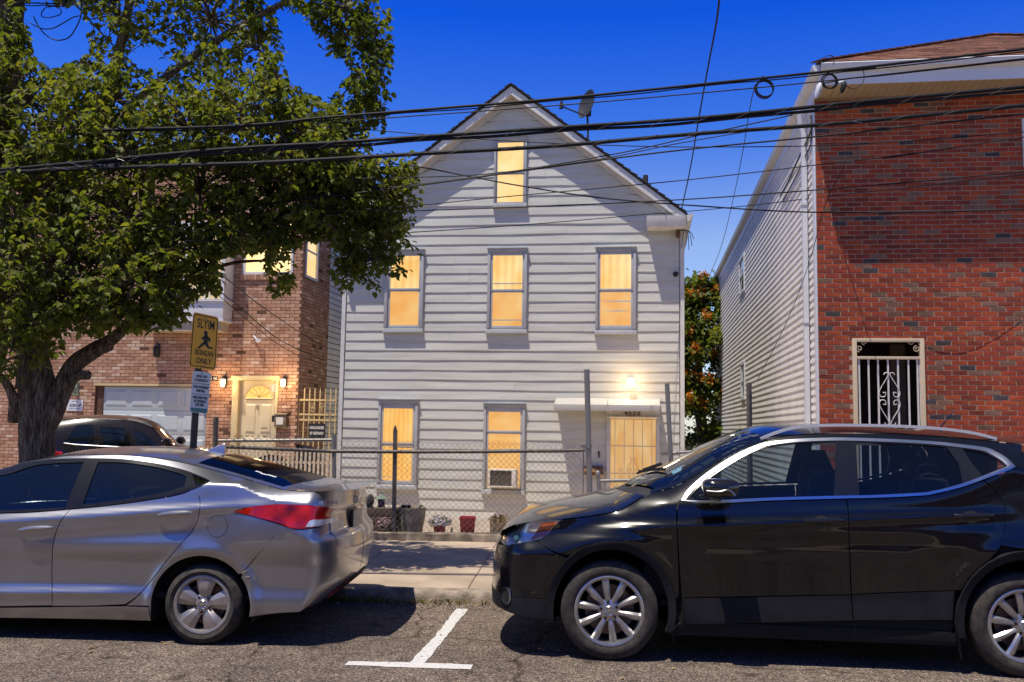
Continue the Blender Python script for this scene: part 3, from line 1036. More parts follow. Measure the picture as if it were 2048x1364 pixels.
def brickwork(parent, walls, mats, weights, course, blen, joint, visible, nparts=300, seed=1, depth=0.03):
    """walls: (T, u0, u1, z0, z1, holes); bricks stand 7 mm proud of the bed at local y = 0"""
    r = random.Random(seed)
    lib = {}
    for ci in range(len(mats)):
        for var_ in range(3):
            lib[ci, var_] = brick_me('brick', blen, course - joint, depth, mats[ci], seed * 100 + ci * 7 + var_)
    every = []
    PM = THING_M[parent.name]
    for (T, u0, u1, z0, z1, holes) in walls:
        nrow = int((z1 - z0) / course)
        for k in range(nrow):
            z = z0 + k * course
            zc = z + course / 2
            x = u0 - (blen + joint) * ((k % 2) * .5) + r.uniform(-.004, .004)
            blocked = [(h[0], h[1]) for h in holes if h[2] < zc < h[3]]
            while x < u1 - 0.02:
                a, b = max(x, u0), min(x + blen, u1)
                for h in blocked:
                    if h[0] <= a < h[1]: a = h[1] + joint * .3
                    if h[0] < b <= h[1]: b = h[0] - joint * .3
                    if a < h[0] and b > h[1]: b = h[0] - joint * .3
                if b - a > 0.035:
                    full = abs((b - a) - blen) < 1e-4
                    ci = r.choices(range(len(mats)), weights)[0]
                    dy = r.uniform(-.002, .002)
                    sc = 0.0
                    if full:
                        wp = PM @ (T @ Vector(((a + b) / 2, 0, zc)))
                        q = proj(wp)
                        if visible(*q):
                            sc = F / (wp - CO).length
                    every.append((sc, T, a, b, z, ci, r.randrange(3), dy))
                x += blen + joint
    order = sorted(range(len(every)), key=lambda i: -every[i][0])
    single = {i for i in order[:nparts] if every[i][0] > 0}
    mass = MB()
    for i, (sc, T, a, b, z, ci, var_, dy) in enumerate(every):
        mb_, me = lib[ci, var_]
        if i in single:
            o = bpy.data.objects.new('brick', me)
            o.matrix_basis = T @ Matrix.Translation((a, -0.005 + dy, z))
            link(o, parent)
        else:
            k = (b - a) / blen
            mass.add([T @ Vector((a + p[0] * k, p[1] - 0.005 + dy, z + p[2])) for p in mb_.v], mb_.f, ci)
    tag(obj('bricks', mass, mats, parent), kind='stuff')

def bed(parent, T, u0, u1, z0, z1, holes, mat_, y0=0.001, y1=0.22, name='wall'):
    mb = MB()
    for a, b, c_, d in cells(u0, u1, z0, z1, holes):
        mb.add([T @ Vector(p) for p in ((a, y0, c_), (b, y0, c_), (b, y0, d), (a, y0, d))], [(0, 1, 2, 3)])
    for (a, b, c_, d) in holes:                  # reveals of the openings
        for p in (((a, y0, c_), (a, y1, c_), (a, y1, d), (a, y0, d)), ((b, y0, c_), (b, y1, c_), (b, y1, d), (b, y0, d)),
                  ((a, y0, d), (b, y0, d), (b, y1, d), (a, y1, d)), ((a, y0, c_), (b, y0, c_), (b, y1, c_), (a, y1, c_))):
            mb.add([T @ Vector(q) for q in p], [(0, 1, 2, 3)])
    return obj(name, mb, mat_, parent)

SIDE_L = Matrix(((0, 1, 0, 0), (1, 0, 0, 0), (0, 0, 1, 0), (0, 0, 0, 1)))       # u runs into depth, outward is -x (a left flank)
SIDE_R = Matrix(((0, -1, 0, 0), (1, 0, 0, 0), (0, 0, 1, 0), (0, 0, 0, 1)))      # u runs into depth, outward is +x (a right flank)

def siding_flank(parent, T, u0, u1, z0, z1, pitch, mat_, holes=(), seed=4, lap=.004):
    r = random.Random(seed)
    n = int((z1 - z0) / pitch)
    for i in range(n):
        z = z0 + i * pitch
        zc = z + pitch / 2
        spans = [(u0, u1)]
        for h in holes:
            if h[2] < zc < h[3]:
                spans = [s for a, b in spans for s in ((a, min(b, h[0])), (max(a, h[1]), b)) if s[1] - s[0] > .02]
        for a, b in spans:
            m_ = MB()
            k = max(2, int((b - a) / 1.2))
            vs_, fs_ = [], []
            for j in range(k + 1):
                u = a + (b - a) * j / k
                wz = r.uniform(-.002, .002); wy = r.uniform(-.0015, .0015)
                vs_ += [T @ Vector(p) for p in ((u, -.001, z + wz), (u, -.019 + wy, z + wz), (u, -.0195 + wy, z + wz + .008), (u, -.004, z + pitch + lap))]
            for j in range(k):
                for q in range(3):
                    fs_.append((j * 4 + q, j * 4 + q + 1, j * 4 + q + 5, j * 4 + q + 4))
            m_.add(vs_, fs_)
            obj('siding_board', m_, mat_, parent)

# ------------------------------------------------------------------ red brick house on the right
rb = [M('brick_orange', (0.32, 0.064, 0.024), 0.85, var=0.2, scale=5, bump=0.5, bscale=70, rand=0.16, spec=0.25),
      M('brick_red', (0.265, 0.046, 0.021), 0.85, var=0.2, scale=5, bump=0.5, bscale=70, rand=0.16, spec=0.25),
      M('brick_deep_red', (0.19, 0.040, 0.021), 0.85, var=0.2, scale=5, bump=0.5, bscale=70, rand=0.18, spec=0.25),
      M('brick_brown', (0.17, 0.092, 0.060), 0.85, var=0.2, scale=5, bump=0.5, bscale=70, rand=0.2, spec=0.25),
      M('brick_charcoal', (0.052, 0.044, 0.047), 0.8, var=0.25, scale=5, bump=0.5, bscale=70, rand=0.2, spec=0.25)]
m_mortar_r = M('mortar_pink', (0.36, 0.25, 0.185), 0.95, var=0.22, scale=7, bump=0.5, bscale=120)
m_siding2 = M('vinyl_siding', (0.70, 0.68, 0.64), 0.5, var=0.05, scale=2, col2=(0.74, 0.72, 0.68), rand=0.03, spec=0.35)
m_alu = M('white_aluminium', (0.62, 0.63, 0.66), 0.4, var=0.05, scale=4)
m_soff2 = M('tan_soffit', (0.40, 0.33, 0.235), 0.6, var=0.06, scale=4)
m_ivory = M('ivory_iron', (0.62, 0.54, 0.42), 0.5, var=0.18, scale=14, col2=(0.50, 0.38, 0.22))
m_silvery = M('white_iron', (0.60, 0.58, 0.56), 0.45, var=0.10, scale=14)
sh_m = [M('shingle_brown', (0.20, 0.088, 0.052), 0.9, var=0.25, scale=12, bump=0.5, bscale=150),
        M('shingle_russet', (0.26, 0.115, 0.07), 0.9, var=0.25, scale=12, bump=0.5, bscale=150),
        M('shingle_dark', (0.14, 0.062, 0.042), 0.9, var=0.25, scale=12, bump=0.5, bscale=150)]

red = thing('brick_house', 'red brick house with barred entrance and white sided flank at the right', 'house', RH.M)
def rp_(px, py, y=0.0):
    return RH.fy(px, py, y)
W_R = 7.0
D_R = RH.fx(1432, 700, 0.0).y
z_so = rp_(1690, 195).z                 # soffit height at the wall
zfb = rp_(1720, 163, -.62).z
z_so = (z_so + zfb) / 2
OH = 0.62
OS = -rp_(1632, 133, -OH).x - .06            # the eave is shallow on the flank
g_l, g_r = rp_(1705, 760).x, rp_(1849, 760).x
g_t = rp_(1778, 677).z
gb0 = 0.62
rw0, rw1 = rp_(2045, 290).x, rp_(2120, 290).x
rwt, rwb = rp_(2046, 238).z, rp_(2046, 335).z
holes_r = [(g_l, g_r, gb0, g_t), (rw0, rw1, rwb, rwt)]
I4 = Matrix.Identity(4)
bed(red, I4, 0.0, W_R, 0.1, z_so, holes_r, m_mortar_r, y1=0.2)
brickwork(red, [(I4, 0.004, W_R - .3, 0.12, z_so - .005, holes_r)], rb, [26, 38, 22, 11, 3], 0.0693, 0.2005, 0.0115,
          lambda x, y: x < 2046 and y < 862 and x > 1636, seed=5)
# flank: sheathing, siding, trim, window, downpipe
wy0, wy1 = RH.fx(1492, 750, 0).y, RH.fx(1484.5, 750, 0).y
wz1, wz0 = RH.fx(1488, 724, 0).z, RH.fx(1488, 800, 0).z
vy0, vy1 = RH.fx(1491, 550, 0).y, RH.fx(1481, 550, 0).y
vz1, vz0 = RH.fx(1486, 512, 0).z, RH.fx(1486, 588, 0).z
holes_f = [(wy0, wy1, wz0, wz1), (vy0, vy1, vz0, vz1)]
mb = MB(); mb.box(0.002, W_R, 1.65, D_R, 0.1, z_so - .002)
obj('wall', mb, m_mortar_r, red)
siding_flank(red, SIDE_L, 0.115, D_R - .06, 0.14, z_so - .01, 0.1165, m_siding2, holes_f)
mb = MB(); mb.box(-.03, -.001, 0.0, 0.11, 0.1, z_so - .001); mb.box(-.03, -.001, D_R - .07, D_R + .03, 0.1, z_so - .001)
obj('corner_board', mb, m_alu, red)
m_wing = EMIT('dim_pane', (0.10, 0.14, 0.22), (0.16, 0.20, 0.30), 0.08, gloss=0.6)
m_dkglass = M('dark_pane', (0.03, 0.035, 0.045), 0.06, var=0.2, scale=2, spec=0.8)
for (a, b, c_, d) in holes_f:
    mb = MB()
    for p in ((a, a + .07, c_, d), (b - .07, b, c_, d)):
        mb.box(-.045, -.001, p[0], p[1], p[2], p[3])
    mb.box(-.045, -.001, a + .07, b - .07, d - .06, d); mb.box(-.05, -.001, a + .07, b - .07, c_, c_ + .07)
    mb.box(-.035, -.001, a + .07, b - .07, (c_ + d) / 2 - .025, (c_ + d) / 2 + .025)
    wn = obj('window', mb, m_alu, red)
    mb = MB(); mb.box(-.012, -.006, a + .071, b - .071, c_ + .071, d - .061)
    obj('pane', mb, m_dkglass, wn)
dy_ = RH.fx(1622, 700, 0).y
mb = MB(); mb.box(-.10, -.032, dy_ - .045, dy_ + .045, .2, z_so - .35)
mb.tube([(-.066, dy_, z_so - .36), (-.10, dy_, z_so - .25), (-.12, dy_ - .02, z_so - .06), (-.15, dy_ - .03, z_so + .06)], .042, 8)
for zz in (1.4, 3.2, 5.0):
    mb.box(-.106, -.033, dy_ - .06, dy_ + .06, zz, zz + .04)
obj('downpipe', mb, m_alu, red)
# eaves, gutter, soffit ribs, hip roof
zf0, zf1 = z_so - .01, rp_(1700, 127, -OH).z
for (a, b, c_, d) in ((-OS, W_R + OS, -OH, -OH + .02), (-OS, -OS + .02, -OH + .021, D_R + OH)):
    mb = MB(); mb.box(a, b, c_, d, zf0 - .02, zf1)
    obj('fascia', mb, m_alu, red)
mb = MB()
pr = [(0, 0), (-.09, .03), (-.115, .10), (-.10, .115), (-.005, .115)]
mb.hexa([(-OS - .002 + p, -OH - .02, zf1 - .125 + q) for p, q in pr], [(-OS - .002 + p, D_R + OH, zf1 - .125 + q) for p, q in pr])
obj('gutter', mb, m_alu, red)
mb = MB()
mb.hexa([(-OS, -OH - .002 + p, zf1 - .125 + q) for p, q in pr], [(W_R + OS, -OH - .002 + p, zf1 - .125 + q) for p, q in pr])
obj('gutter', mb, m_alu, red)
mb = MB(); mb.box(-OS + .021, -.0001, -OH + .021, D_R + OH - .02, z_so + .001, z_so + .02)
obj('soffit', mb, m_soff2, red)
sp = .105
n = int((W_R + OS) / sp)
for k in range(n):
    a = k * sp
    mb = MB(); mb.hexa([(a + .004, -OH + .021, z_so), (a + sp - .004, -OH + .021, z_so), (a + sp - .004, .02, z_so), (a + .004, .02, z_so)],
                       [(a + .0005, -OH + .021, z_so + .012), (a + sp - .0005, -OH + .021, z_so + .012), (a + sp - .0005, .02, z_so + .012), (a + .0005, .02, z_so + .012)])
    obj('soffit_panel', mb, m_soff2, red)
e0, e1 = -OS - .06, W_R + OS + .06
hw = (e1 - e0) / 2
rise = 0.50 * hw
f0 = -OH - .06
xa_, ya_ = (e0 + e1) / 2, f0 + hw
zr0 = zf1 + .012
mb = MB()
P0, P1, P2, P3 = (e0, f0, zr0), (e1, f0, zr0), (e1, D_R + OH, zr0), (e0, D_R + OH, zr0)
A0, A1 = (xa_, ya_, zr0 + rise), (xa_, D_R + OH - hw, zr0 + rise)
mb.add([P0, P1, P2, P3, A0, A1], [(0, 1, 4), (1, 2, 5, 4), (2, 3, 5), (3, 0, 4, 5), (0, 3, 2, 1)])
rro = obj('roof', mb, sh_m[2], red)
mb = MB()
rr = random.Random(9)
ex, tw = .14, .30
sl = math.sqrt(hw * hw + rise * rise)
for k in range(int(sl / ex)):
    t0, t1 = k * ex / sl, min(1, (k * ex + ex * 1.25) / sl)
    off_ = rr.uniform(0, tw)
    j = -2
    while True:
        xa0 = e0 - off_ + j * tw
        j += 1
        if xa0 > e1: break
        x0, x1 = xa0 + .003, xa0 + tw - .003
        lo_, hi_ = e0 + hw * t0, e1 - hw * t0
        x0, x1 = max(x0, lo_), min(x1, hi_)
        if x1 - x0 < .03: continue
        lift = rr.uniform(.008, .018)
        y0, y1, z0, z1 = f0 + hw * t0 - .01, f0 + hw * t1, zr0 + rise * t0, zr0 + rise * t1
        xm0, xm1 = max(x0, e0 + hw * t1), min(x1, e1 - hw * t1)
        if xm1 < xm0: xm0 = xm1 = (xm0 + xm1) / 2
        mb.hexa([(x0, y0, z0 + .001), (x1, y0, z0 + .001), (xm1, y1, z1 + .001), (xm0, y1, z1 + .001)],
                [(x0, y0, z0 + lift), (x1, y0, z0 + lift + rr.uniform(-.004, .004)), (xm1, y1, z1 + .006), (xm0, y1, z1 + .006)], rr.choices([0, 1, 2], [5, 3, 3])[0])
for s_ in (0, 1):                                  # hip caps
    for k in range(24):
        t0, t1 = k / 24, (k + 1.15) / 24
        def hip(t): return Vector((e0 + hw * t if not s_ else e1 - hw * t, f0 + hw * t, zr0 + rise * t))
        a, b = hip(t0), hip(min(1, t1))
        mb.bar(a + Vector((0, 0, .022)), b + Vector((0, 0, .012)), .20, .016, rr.choices([0, 1, 2], [5, 3, 3])[0])
tag(obj('shingles', mb, sh_m, rro), kind='stuff')
# entrance recess behind the bars
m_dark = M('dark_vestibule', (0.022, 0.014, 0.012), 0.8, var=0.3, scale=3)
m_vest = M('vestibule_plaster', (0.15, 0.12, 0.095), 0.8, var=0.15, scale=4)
mb = MB()
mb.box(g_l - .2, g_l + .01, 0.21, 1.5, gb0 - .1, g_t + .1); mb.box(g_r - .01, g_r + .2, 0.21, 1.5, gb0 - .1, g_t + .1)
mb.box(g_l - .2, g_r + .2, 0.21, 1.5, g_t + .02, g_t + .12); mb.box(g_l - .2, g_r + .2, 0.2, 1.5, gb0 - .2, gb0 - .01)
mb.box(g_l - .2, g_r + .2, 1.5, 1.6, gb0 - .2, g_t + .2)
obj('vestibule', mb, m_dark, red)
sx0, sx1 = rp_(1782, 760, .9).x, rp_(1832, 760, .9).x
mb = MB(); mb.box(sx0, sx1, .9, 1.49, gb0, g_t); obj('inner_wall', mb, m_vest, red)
# iron gate: frame, header with corner scrolls, bars, diamond of scrolls
mb = MB()
mb.box(g_l - .0, g_l + .06, -.04, .05, gb0, g_t); mb.box(g_r - .06, g_r, -.04, .05, gb0, g_t)
mb.box(g_l + .06, g_r - .06, -.04, .05, g_t - .05, g_t)
zh = rp_(1778, 716).z
mb.box(g_l + .061, g_r - .061, -.035, .045, zh - .02, zh + .02)
gt = obj('entrance_gate', mb, m_ivory, red, bevel=.004)
for px_ in (1719, 1738, 1757, 1777, 1797, 1818, 1836, 1841):
    u = rp_(px_, 790).x
    mb = MB(); mb.box(u - .011, u + .011, -.012, .012, gb0 + .05, zh - .021)
    obj('bar', mb, m_silvery, gt)
mb = MB(); mb.box(g_l + .061, g_r - .061, -.013, .013, gb0 + .02, gb0 + .05); obj('bottom_rail', mb, m_silvery, gt)
uc_ = rp_(1778.5, 790).x
zt_, zb2, zmid = rp_(1778, 750).z, rp_(1778, 845).z, rp_(1778, 797).z
hwid = rp_(1798, 797).x - uc_
def rscroll(pts, r=.0065, y=-.02):
    m_ = MB(); m_.tube([(p[0], y, p[1]) for p in pts], r, 5); return m_
for s_ in (-1, 1):
    for (za_, zc_) in ((zt_, zmid + .06), (zb2, zmid - .06)):
        sg = 1 if za_ > zc_ else -1
        p = smooth_path([(uc_ + s_ * .075, 0, za_ + sg * .0), (uc_ + s_ * .055, 0, za_ + sg * .03), (uc_ + s_ * .012, 0, za_), (uc_ + s_ * hwid, 0, zc_ + sg * .06),
                         (uc_ + s_ * hwid * .95, 0, zc_ - sg * .03), (uc_ + s_ * hwid * .5, 0, zc_ - sg * .03), (uc_ + s_ * hwid * .42, 0, zc_ + sg * .025), (uc_ + s_ * hwid * .7, 0, zc_ + sg * .02)], 6)
        obj('scroll', rscroll([(q.x, q.z) for q in p]), m_silvery, gt, smooth=True)
    xx = g_l + .12 if s_ < 0 else g_r - .12
    for cc, r_ in (((xx - s_ * .05, zh + .23), .05), ((xx + s_ * .022, zh + .13), .05)):
        obj('scroll', rscroll(spiral(cc, r_, 1.4, math.pi / 2 + (0 if s_ > 0 else math.pi), s_)), m_ivory, gt, smooth=True)
# window at the frame's right edge
mb = MB(); mb.box(rw0, rw0 + .06, -.02, .1, rwb, rwt); mb.box(rw1 - .06, rw1, -.02, .1, rwb, rwt)
mb.box(rw0 + .06, rw1 - .06, -.02, .1, rwt - .06, rwt); mb.box(rw0 + .06, rw1 - .06, -.03, .1, rwb, rwb + .06)
wn = obj('window', mb, m_alu, red)
mb = MB(); mb.box(rw0 + .061, rw1 - .061, .05, .055, rwb + .061, rwt - .061); obj('pane', mb, m_dkglass, wn)
# cable stapled to the brick beside the gate, electric mast at the corner
p_ = [rp_(x, y, -.02) for x, y in ((1851, 683), (1880, 696), (1920, 698), (1960, 685), (2000, 662), (2046, 630))]
mb = MB(); mb.tube(smooth_path([(p.x, -.022, p.z) for p in p_], 5), .004, 5); obj('wall_cable', mb, rb[2], red)
for (pts, r_) in ((((1642, 215), (1622, 262), (1600, 310), (1578, 360), (1560, 392)), .014), (((1648, 218), (1632, 270), (1608, 318), (1582, 372), (1566, 402)), .010)):
    q = [RH.fx(x, y, -.05) if x < 1625 else Vector((-.05, .05, RH.fx(1630, y, -.05).z)) for x, y in pts]
    mb = MB(); mb.tube(smooth_path([(-.05, max(.02, p.y), p.z) for p in q], 5), r_, 6); obj('wall_cable', mb, m_black, red)

# ------------------------------------------------------------------ tan brick house on the left
tb = [M('brick_tan', (0.43, 0.245, 0.160), 0.88, var=0.2, scale=5, bump=0.5, bscale=70, rand=0.13, spec=0.2),
      M('brick_pinkish', (0.48, 0.29, 0.20), 0.88, var=0.2, scale=5, bump=0.5, bscale=70, rand=0.13, spec=0.2),
      M('brick_rust', (0.37, 0.20, 0.128), 0.88, var=0.2, scale=5, bump=0.5, bscale=70, rand=0.13, spec=0.2),
      M('brick_pale', (0.56, 0.40, 0.30), 0.88, var=0.15, scale=5, bump=0.5, bscale=70, rand=0.1, spec=0.2),
      M('brick_burnt', (0.12, 0.066, 0.045), 0.88, var=0.2, scale=5, bump=0.5, bscale=70, rand=0.1, spec=0.2)]
m_mortar_t = M('mortar_brown', (0.125, 0.068, 0.045), 0.95, var=0.25, scale=7)
m_yellowtrim = M('cream_door_trim', (0.56, 0.45, 0.24), 0.5, var=0.08, scale=6)
m_cream = M('cream_door', (0.58, 0.50, 0.32), 0.5, var=0.06, scale=5)
m_garage = M('garage_door_blue_grey', (0.42, 0.47, 0.49), 0.5, var=0.05, scale=4)
m_baywhite = M('bay_white', (0.62, 0.62, 0.62), 0.5, var=0.05, scale=4)
tan = thing('brick_house', 'tan brick house with grey garage door and cream entrance behind the tree', 'house', LH.M)
def lp(px, py, y=0.0):
    return LH.fy(px, py, y)
ZL0, ZL1 = 0.30, 7.6
UL = -9.0
ga, gb_ = lp(203, 800).x, lp(414, 800).x
gt_ = lp(310, 772).z; gbm = gt_ - 2.13
da, db = lp(465, 800).x, lp(556, 800).x
dt_ = lp(510, 752).z; dbm = dt_ - 2.16
ua, ub = lp(487, 520).x, lp(587, 520).x
ub0 = lp(530, 549).z; ut0 = ub0 + 1.3
holes_l = [(ga - .16, gb_, gbm - .1, gt_), (da, db, dbm, dt_), (ua, ub, ub0, ut0)]
bed(tan, I4, UL, 0.0, ZL0, ZL1, holes_l, m_mortar_t, y1=0.12)
dB = LH.fx(655, 700, 0.0).y                     # where brick gives way to siding on the flank
dS = dB + 6.0
sy0, sy1 = LH.fx(611, 520, 0).y, LH.fx(636, 520, 0).y
sz0 = LH.fx(624, 560, 0).z
holes_s = [(sy0, sy1, sz0, sz0 + 1.25)]
bed(tan, SIDE_R, 0.0, dB, ZL0, ZL1, holes_s, m_mortar_t, y1=0.12)
def vis_t(x, y):
    return (x > 440 and 505 < y < 890) or (215 < x < 440 and 655 < y < 768) or (105 < x < 205 and 690 < y < 830)
brickwork(tan, [(I4, UL, -.006, ZL0, ZL1 - .01, holes_l), (SIDE_R, 0.006, dB, ZL0, ZL1 - .01, holes_s)], tb, [34, 32, 22, 9, 3], 0.0735, 0.205, 0.011, vis_t, seed=8)
mb = MB(); mb.box(-8.99, -.03, .13, dS, ZL1 - .1, ZL1 + .02)
mb.box(UL - .1, .1, -.1, dS, ZL1 + .021, ZL1 + .2)
obj('roof', mb, m_roofd, tan)
mb = MB(); mb.box(-8.9, -.025, dB + .001, dS, ZL0, ZL1 - .11); mb.box(-8.9, -8.7, .3, dS, ZL0, ZL1 - .11)
obj('wall', mb, m_mortar_t, tan)
siding_flank(tan, Matrix.Translation((-.02, 0, 0)) @ SIDE_R, dB + .005, dS, ZL0, ZL1 - .12, 0.135, m_siding2, seed=6, lap=-.018)  # boards held apart so the dark wall stands in for shadow lines under the laps
# garage door of four rows of four raised panels
mb = MB()
mb.box(ga + .001, gb_ - .001, .10, .13, gbm, gt_ - .012)
gd = obj('garage_door', mb, m_garage, tan)
for r_ in range(4):
    zz = gbm + r_ * .53
    mb = MB(); mb.box(ga + .002, gb_ - .002, .075, .099, zz + .004, min(zz + .526, gt_ - .015))
    obj('door_section', mb, m_garage, gd, bevel=.004)
    for c_ in range(4):
        wdt = (gb_ - ga) / 4
        x0, x1 = ga + c_ * wdt + .055, ga + (c_ + 1) * wdt - .055
        mb = MB()
        z0, z1 = zz + .09, min(zz + .44, gt_ - .09)
        mb.hexa([(x0, .0749, z0), (x1, .0749, z0), (x1, .0749, z1), (x0, .0749, z1)], [(x0 + .035, .060, z0 + .035), (x1 - .035, .060, z0 + .035), (x1 - .035, .060, z1 - .035), (x0 + .035, .060, z1 - .035)])
        obj('panel', mb, m_garage, gd)
mb = MB(); mb.box(ga - .18, gb_ + .02, -.03, .12, gt_ + .001, gt_ + .05); obj('garage_lintel', mb, m_yellowtrim, tan)
mb = MB(); mb.box(ga - .155, ga - .001, .05, .119, gbm, gt_ - .001); obj('garage_jamb', mb, tb[4], tan)
# entrance door
mb = MB()
sa, sb = lp(477, 800).x, lp(551, 800).x
stp = lp(514, 761).z
mb.box(da, sa, -.03, .119, dbm, stp); mb.box(sb, db, -.03, .119, dbm, stp); mb.box(da - .03, db + .03, -.05, .119, stp + .0005, dt_)
dof = obj('door_frame', mb, m_yellowtrim, tan, bevel=.004)
mb = MB(); mb.box(sa + .002, sb - .002, .06, .10, dbm, stp - .003)
edoor = obj('door', mb, m_cream, tan)
fu0, fu1 = lp(489, 790).x, lp(543, 790).x
fz0, fz1 = lp(516, 797).z, lp(516, 770).z
cu_, ru, rz = (fu0 + fu1) / 2, (fu1 - fu0) / 2, fz1 - fz0
m_fan = EMIT('fanlight_pane', (1.0, 0.52, 0.10), (1.0, 0.66, 0.22), EM * 1.15, scale=9)
arc = [(cu_ + ru * math.cos(a), fz0 + rz * math.sin(a)) for a in np.linspace(0, math.pi, 17)]
mb = MB(); mb.poly([(p[0], .052, p[1]) for p in arc], .007, (0, 1, 0)); obj('fanlight', mb, m_fan, edoor)
mb = MB(); mb.tube([(p[0], .05, p[1]) for p in arc] + [(arc[0][0], .05, arc[0][1])], .018, 6); obj('fanlight_trim', mb, m_yellowtrim, edoor)
m_lead = M('leaded_pattern', (0.30, 0.19, 0.06), 0.5, var=0.1)
for k, a in enumerate((35, 62, 90, 118, 145)):
    a = math.radians(a)
    p = [(cu_ + .02 * (k - 2), fz0 + .01), (cu_ + ru * .55 * math.cos(a) + .025, fz0 + rz * .55 * math.sin(a)), (cu_ + ru * .92 * math.cos(a), fz0 + rz * .92 * math.sin(a))]
    mb = MB(); mb.tube([(q.x, .049, q.z) for q in smooth_path([(c_[0], 0, c_[1]) for c_ in p], 5)], .005, 4); obj('leading', mb, m_lead, edoor)
for (a, b) in ((489, 509), (519, 540)):
    x0, x1 = lp(a, 840).x, lp(b, 840).x
    for z0, z1 in ((lp(500, 808).z - .62, lp(500, 808).z), (dbm + .12, lp(500, 808).z - .72)):
        mb = MB(); mb.hexa([(x0, .0595, z0), (x1, .0595, z0), (x1, .0595, z1), (x0, .0595, z1)], [(x0 + .03, .045, z0 + .03), (x1 - .03, .045, z0 + .03), (x1 - .03, .045, z1 - .03), (x0 + .03, .045, z1 - .03)])
        obj('door_panel', mb, m_cream, edoor)
q = lp(514, 815); mb = MB(); mb.tube([(q.x, .045, q.z + .05), (q.x - .02, .03, q.z), (q.x, .03, q.z - .05), (q.x + .02, .03, q.z), (q.x, .045, q.z + .05)], .008, 5)
obj('door_knocker', mb, m_black, edoor)
q = lp(527, 856); mb = MB(); mb.tube([(q.x + .05, .055, q.z), (q.x + .05, .01, q.z), (q.x - .06, .01, q.z - .01)], .010, 6)
obj('handle', mb, m_black, edoor)
m_paper = M('white_paper', (0.62, 0.60, 0.55), 0.8, var=0.06, scale=9)
q0, q1 = lp(541, 769), lp(554, 784); mb = MB(); mb.box(q0.x, q1.x, .053, .057, q1.z, q0.z); obj('notice', mb, m_paper, edoor)
# upper lit window with brick sill, flank window
def lwin(T, a, b, c_, d, pane, y=.03, name='window'):
    mb = MB(); f_ = .055
    for p in ((a, a + f_, c_, d), (b - f_, b, c_, d), (a + f_, b - f_, d - f_, d), (a + f_, b - f_, c_, c_ + f_)):
        vs_ = [T @ Vector(q) for q in ((p[0], -.02, p[2]), (p[1], -.02, p[2]), (p[1], .1, p[2]), (p[0], .1, p[2]), (p[0], -.02, p[3]), (p[1], -.02, p[3]), (p[1], .1, p[3]), (p[0], .1, p[3]))]
        mb.hexa(vs_[:4], vs_[4:])
    wn = obj(name, mb, m_baywhite, tan)
    mb = MB(); vs_ = [T @ Vector(q) for q in ((a + f_, y, c_ + f_), (b - f_, y, c_ + f_), (b - f_, y + .01, c_ + f_), (a + f_, y + .01, c_ + f_), (a + f_, y, d - f_), (b - f_, y, d - f_), (b - f_, y + .01, d - f_), (a + f_, y + .01, d - f_))]
    mb.hexa(vs_[:4], vs_[4:]); obj('pane', mb, pane, wn)
    mb = MB(); mid = (c_ + d) / 2
    vs_ = [T @ Vector(q) for q in ((a + f_, y - .02, mid - .02), (b - f_, y - .02, mid - .02), (b - f_, y - .001, mid - .02), (a + f_, y - .001, mid - .02), (a + f_, y - .02, mid + .02), (b - f_, y - .02, mid + .02), (b - f_, y - .001, mid + .02), (a + f_, y - .001, mid + .02))]
    mb.hexa(vs_[:4], vs_[4:]); obj('rail', mb, m_baywhite, wn)
    return wn
m_paneL = EMIT('lit_pane_bright', (1.0, 0.68, 0.25), (1.0, 0.78, 0.38), EM * 1.5, scale=1.4)
m_paneS = EMIT('lit_pane_flank', (1.0, 0.66, 0.26), (1.0, 0.72, 0.34), EM * 1.0, scale=2)
uw = lwin(I4, ua, ub, ub0, ut0, m_paneL)
for k in range(int((ub - ua) / .075) + 1):
    x = ua - .03 + k * .075
    mb = MB(); mb.box(x, x + .064, -.045, .02, ub0 - .115, ub0 - .003); obj('sill_brick', mb, tb[k % 3], uw)
lwin(SIDE_R, sy0, sy1, sz0, sz0 + 1.25, m_paneS)
# projecting white bay with lit window, mostly behind the crown
b0, b1 = lp(286, 620, -.45).x, lp(446, 620, -.45).x
bz0, bz1 = lp(366, 638, -.45).z, lp(366, 603, -.45).z
mb = MB(); mb.box(b0, b1, -.45, -.002, bz0, bz1); bay = obj('bay', mb, m_baywhite, tan, bevel=.006)
mb = MB(); mb.box(b0 - .04, b1 + .04, -.49, -.002, bz1 + .001, bz1 + .05); mb.box(b0 - .03, b1 + .03, -.48, -.002, bz0 - .05, bz0 - .001); obj('moulding', mb, m_baywhite, bay)
mb = MB(); mb.box(b0 + .05, b1 - .05, -.43, -.002, bz0 - .26, bz0 - .052); obj('bay_soffit', mb, m_soff2, bay)
bw1 = bz1 + 1.5
mb = MB()
for x in (b0, b0 + (b1 - b0) / 2 - .04, b1 - .08):
    mb.box(x, x + .08, -.45, -.38, bz1 + .051, bw1)
mb.box(b1 - .05, b1, -.379, -.002, bz1 + .051, bw1); mb.box(b0, b0 + .05, -.379, -.002, bz1 + .051, bw1)
mb.box(b0 - .05, b1 + .05, -.5, -.002, bw1 + .001, bw1 + .25)
obj('bay_frame', mb, m_baywhite, bay)
m_paneB = EMIT('lit_pane_bay', (0.9, 0.62, 0.26), (0.85, 0.74, 0.50), EM * 0.75, scale=3)
mb = MB(); mb.box(b0 + .05, b1 - .051, -.36, -.35, bz1 + .052, bw1); obj('pane', mb, m_paneB, bay)
for k in range(14):
    x = b0 + .1 + k * (b1 - b0 - .2) / 13
    mb = MB(); mb.box(x - .008, x + .008, -.378, -.365, bz1 + .055, bz1 + .42); obj('baluster', mb, m_baywhite, bay)
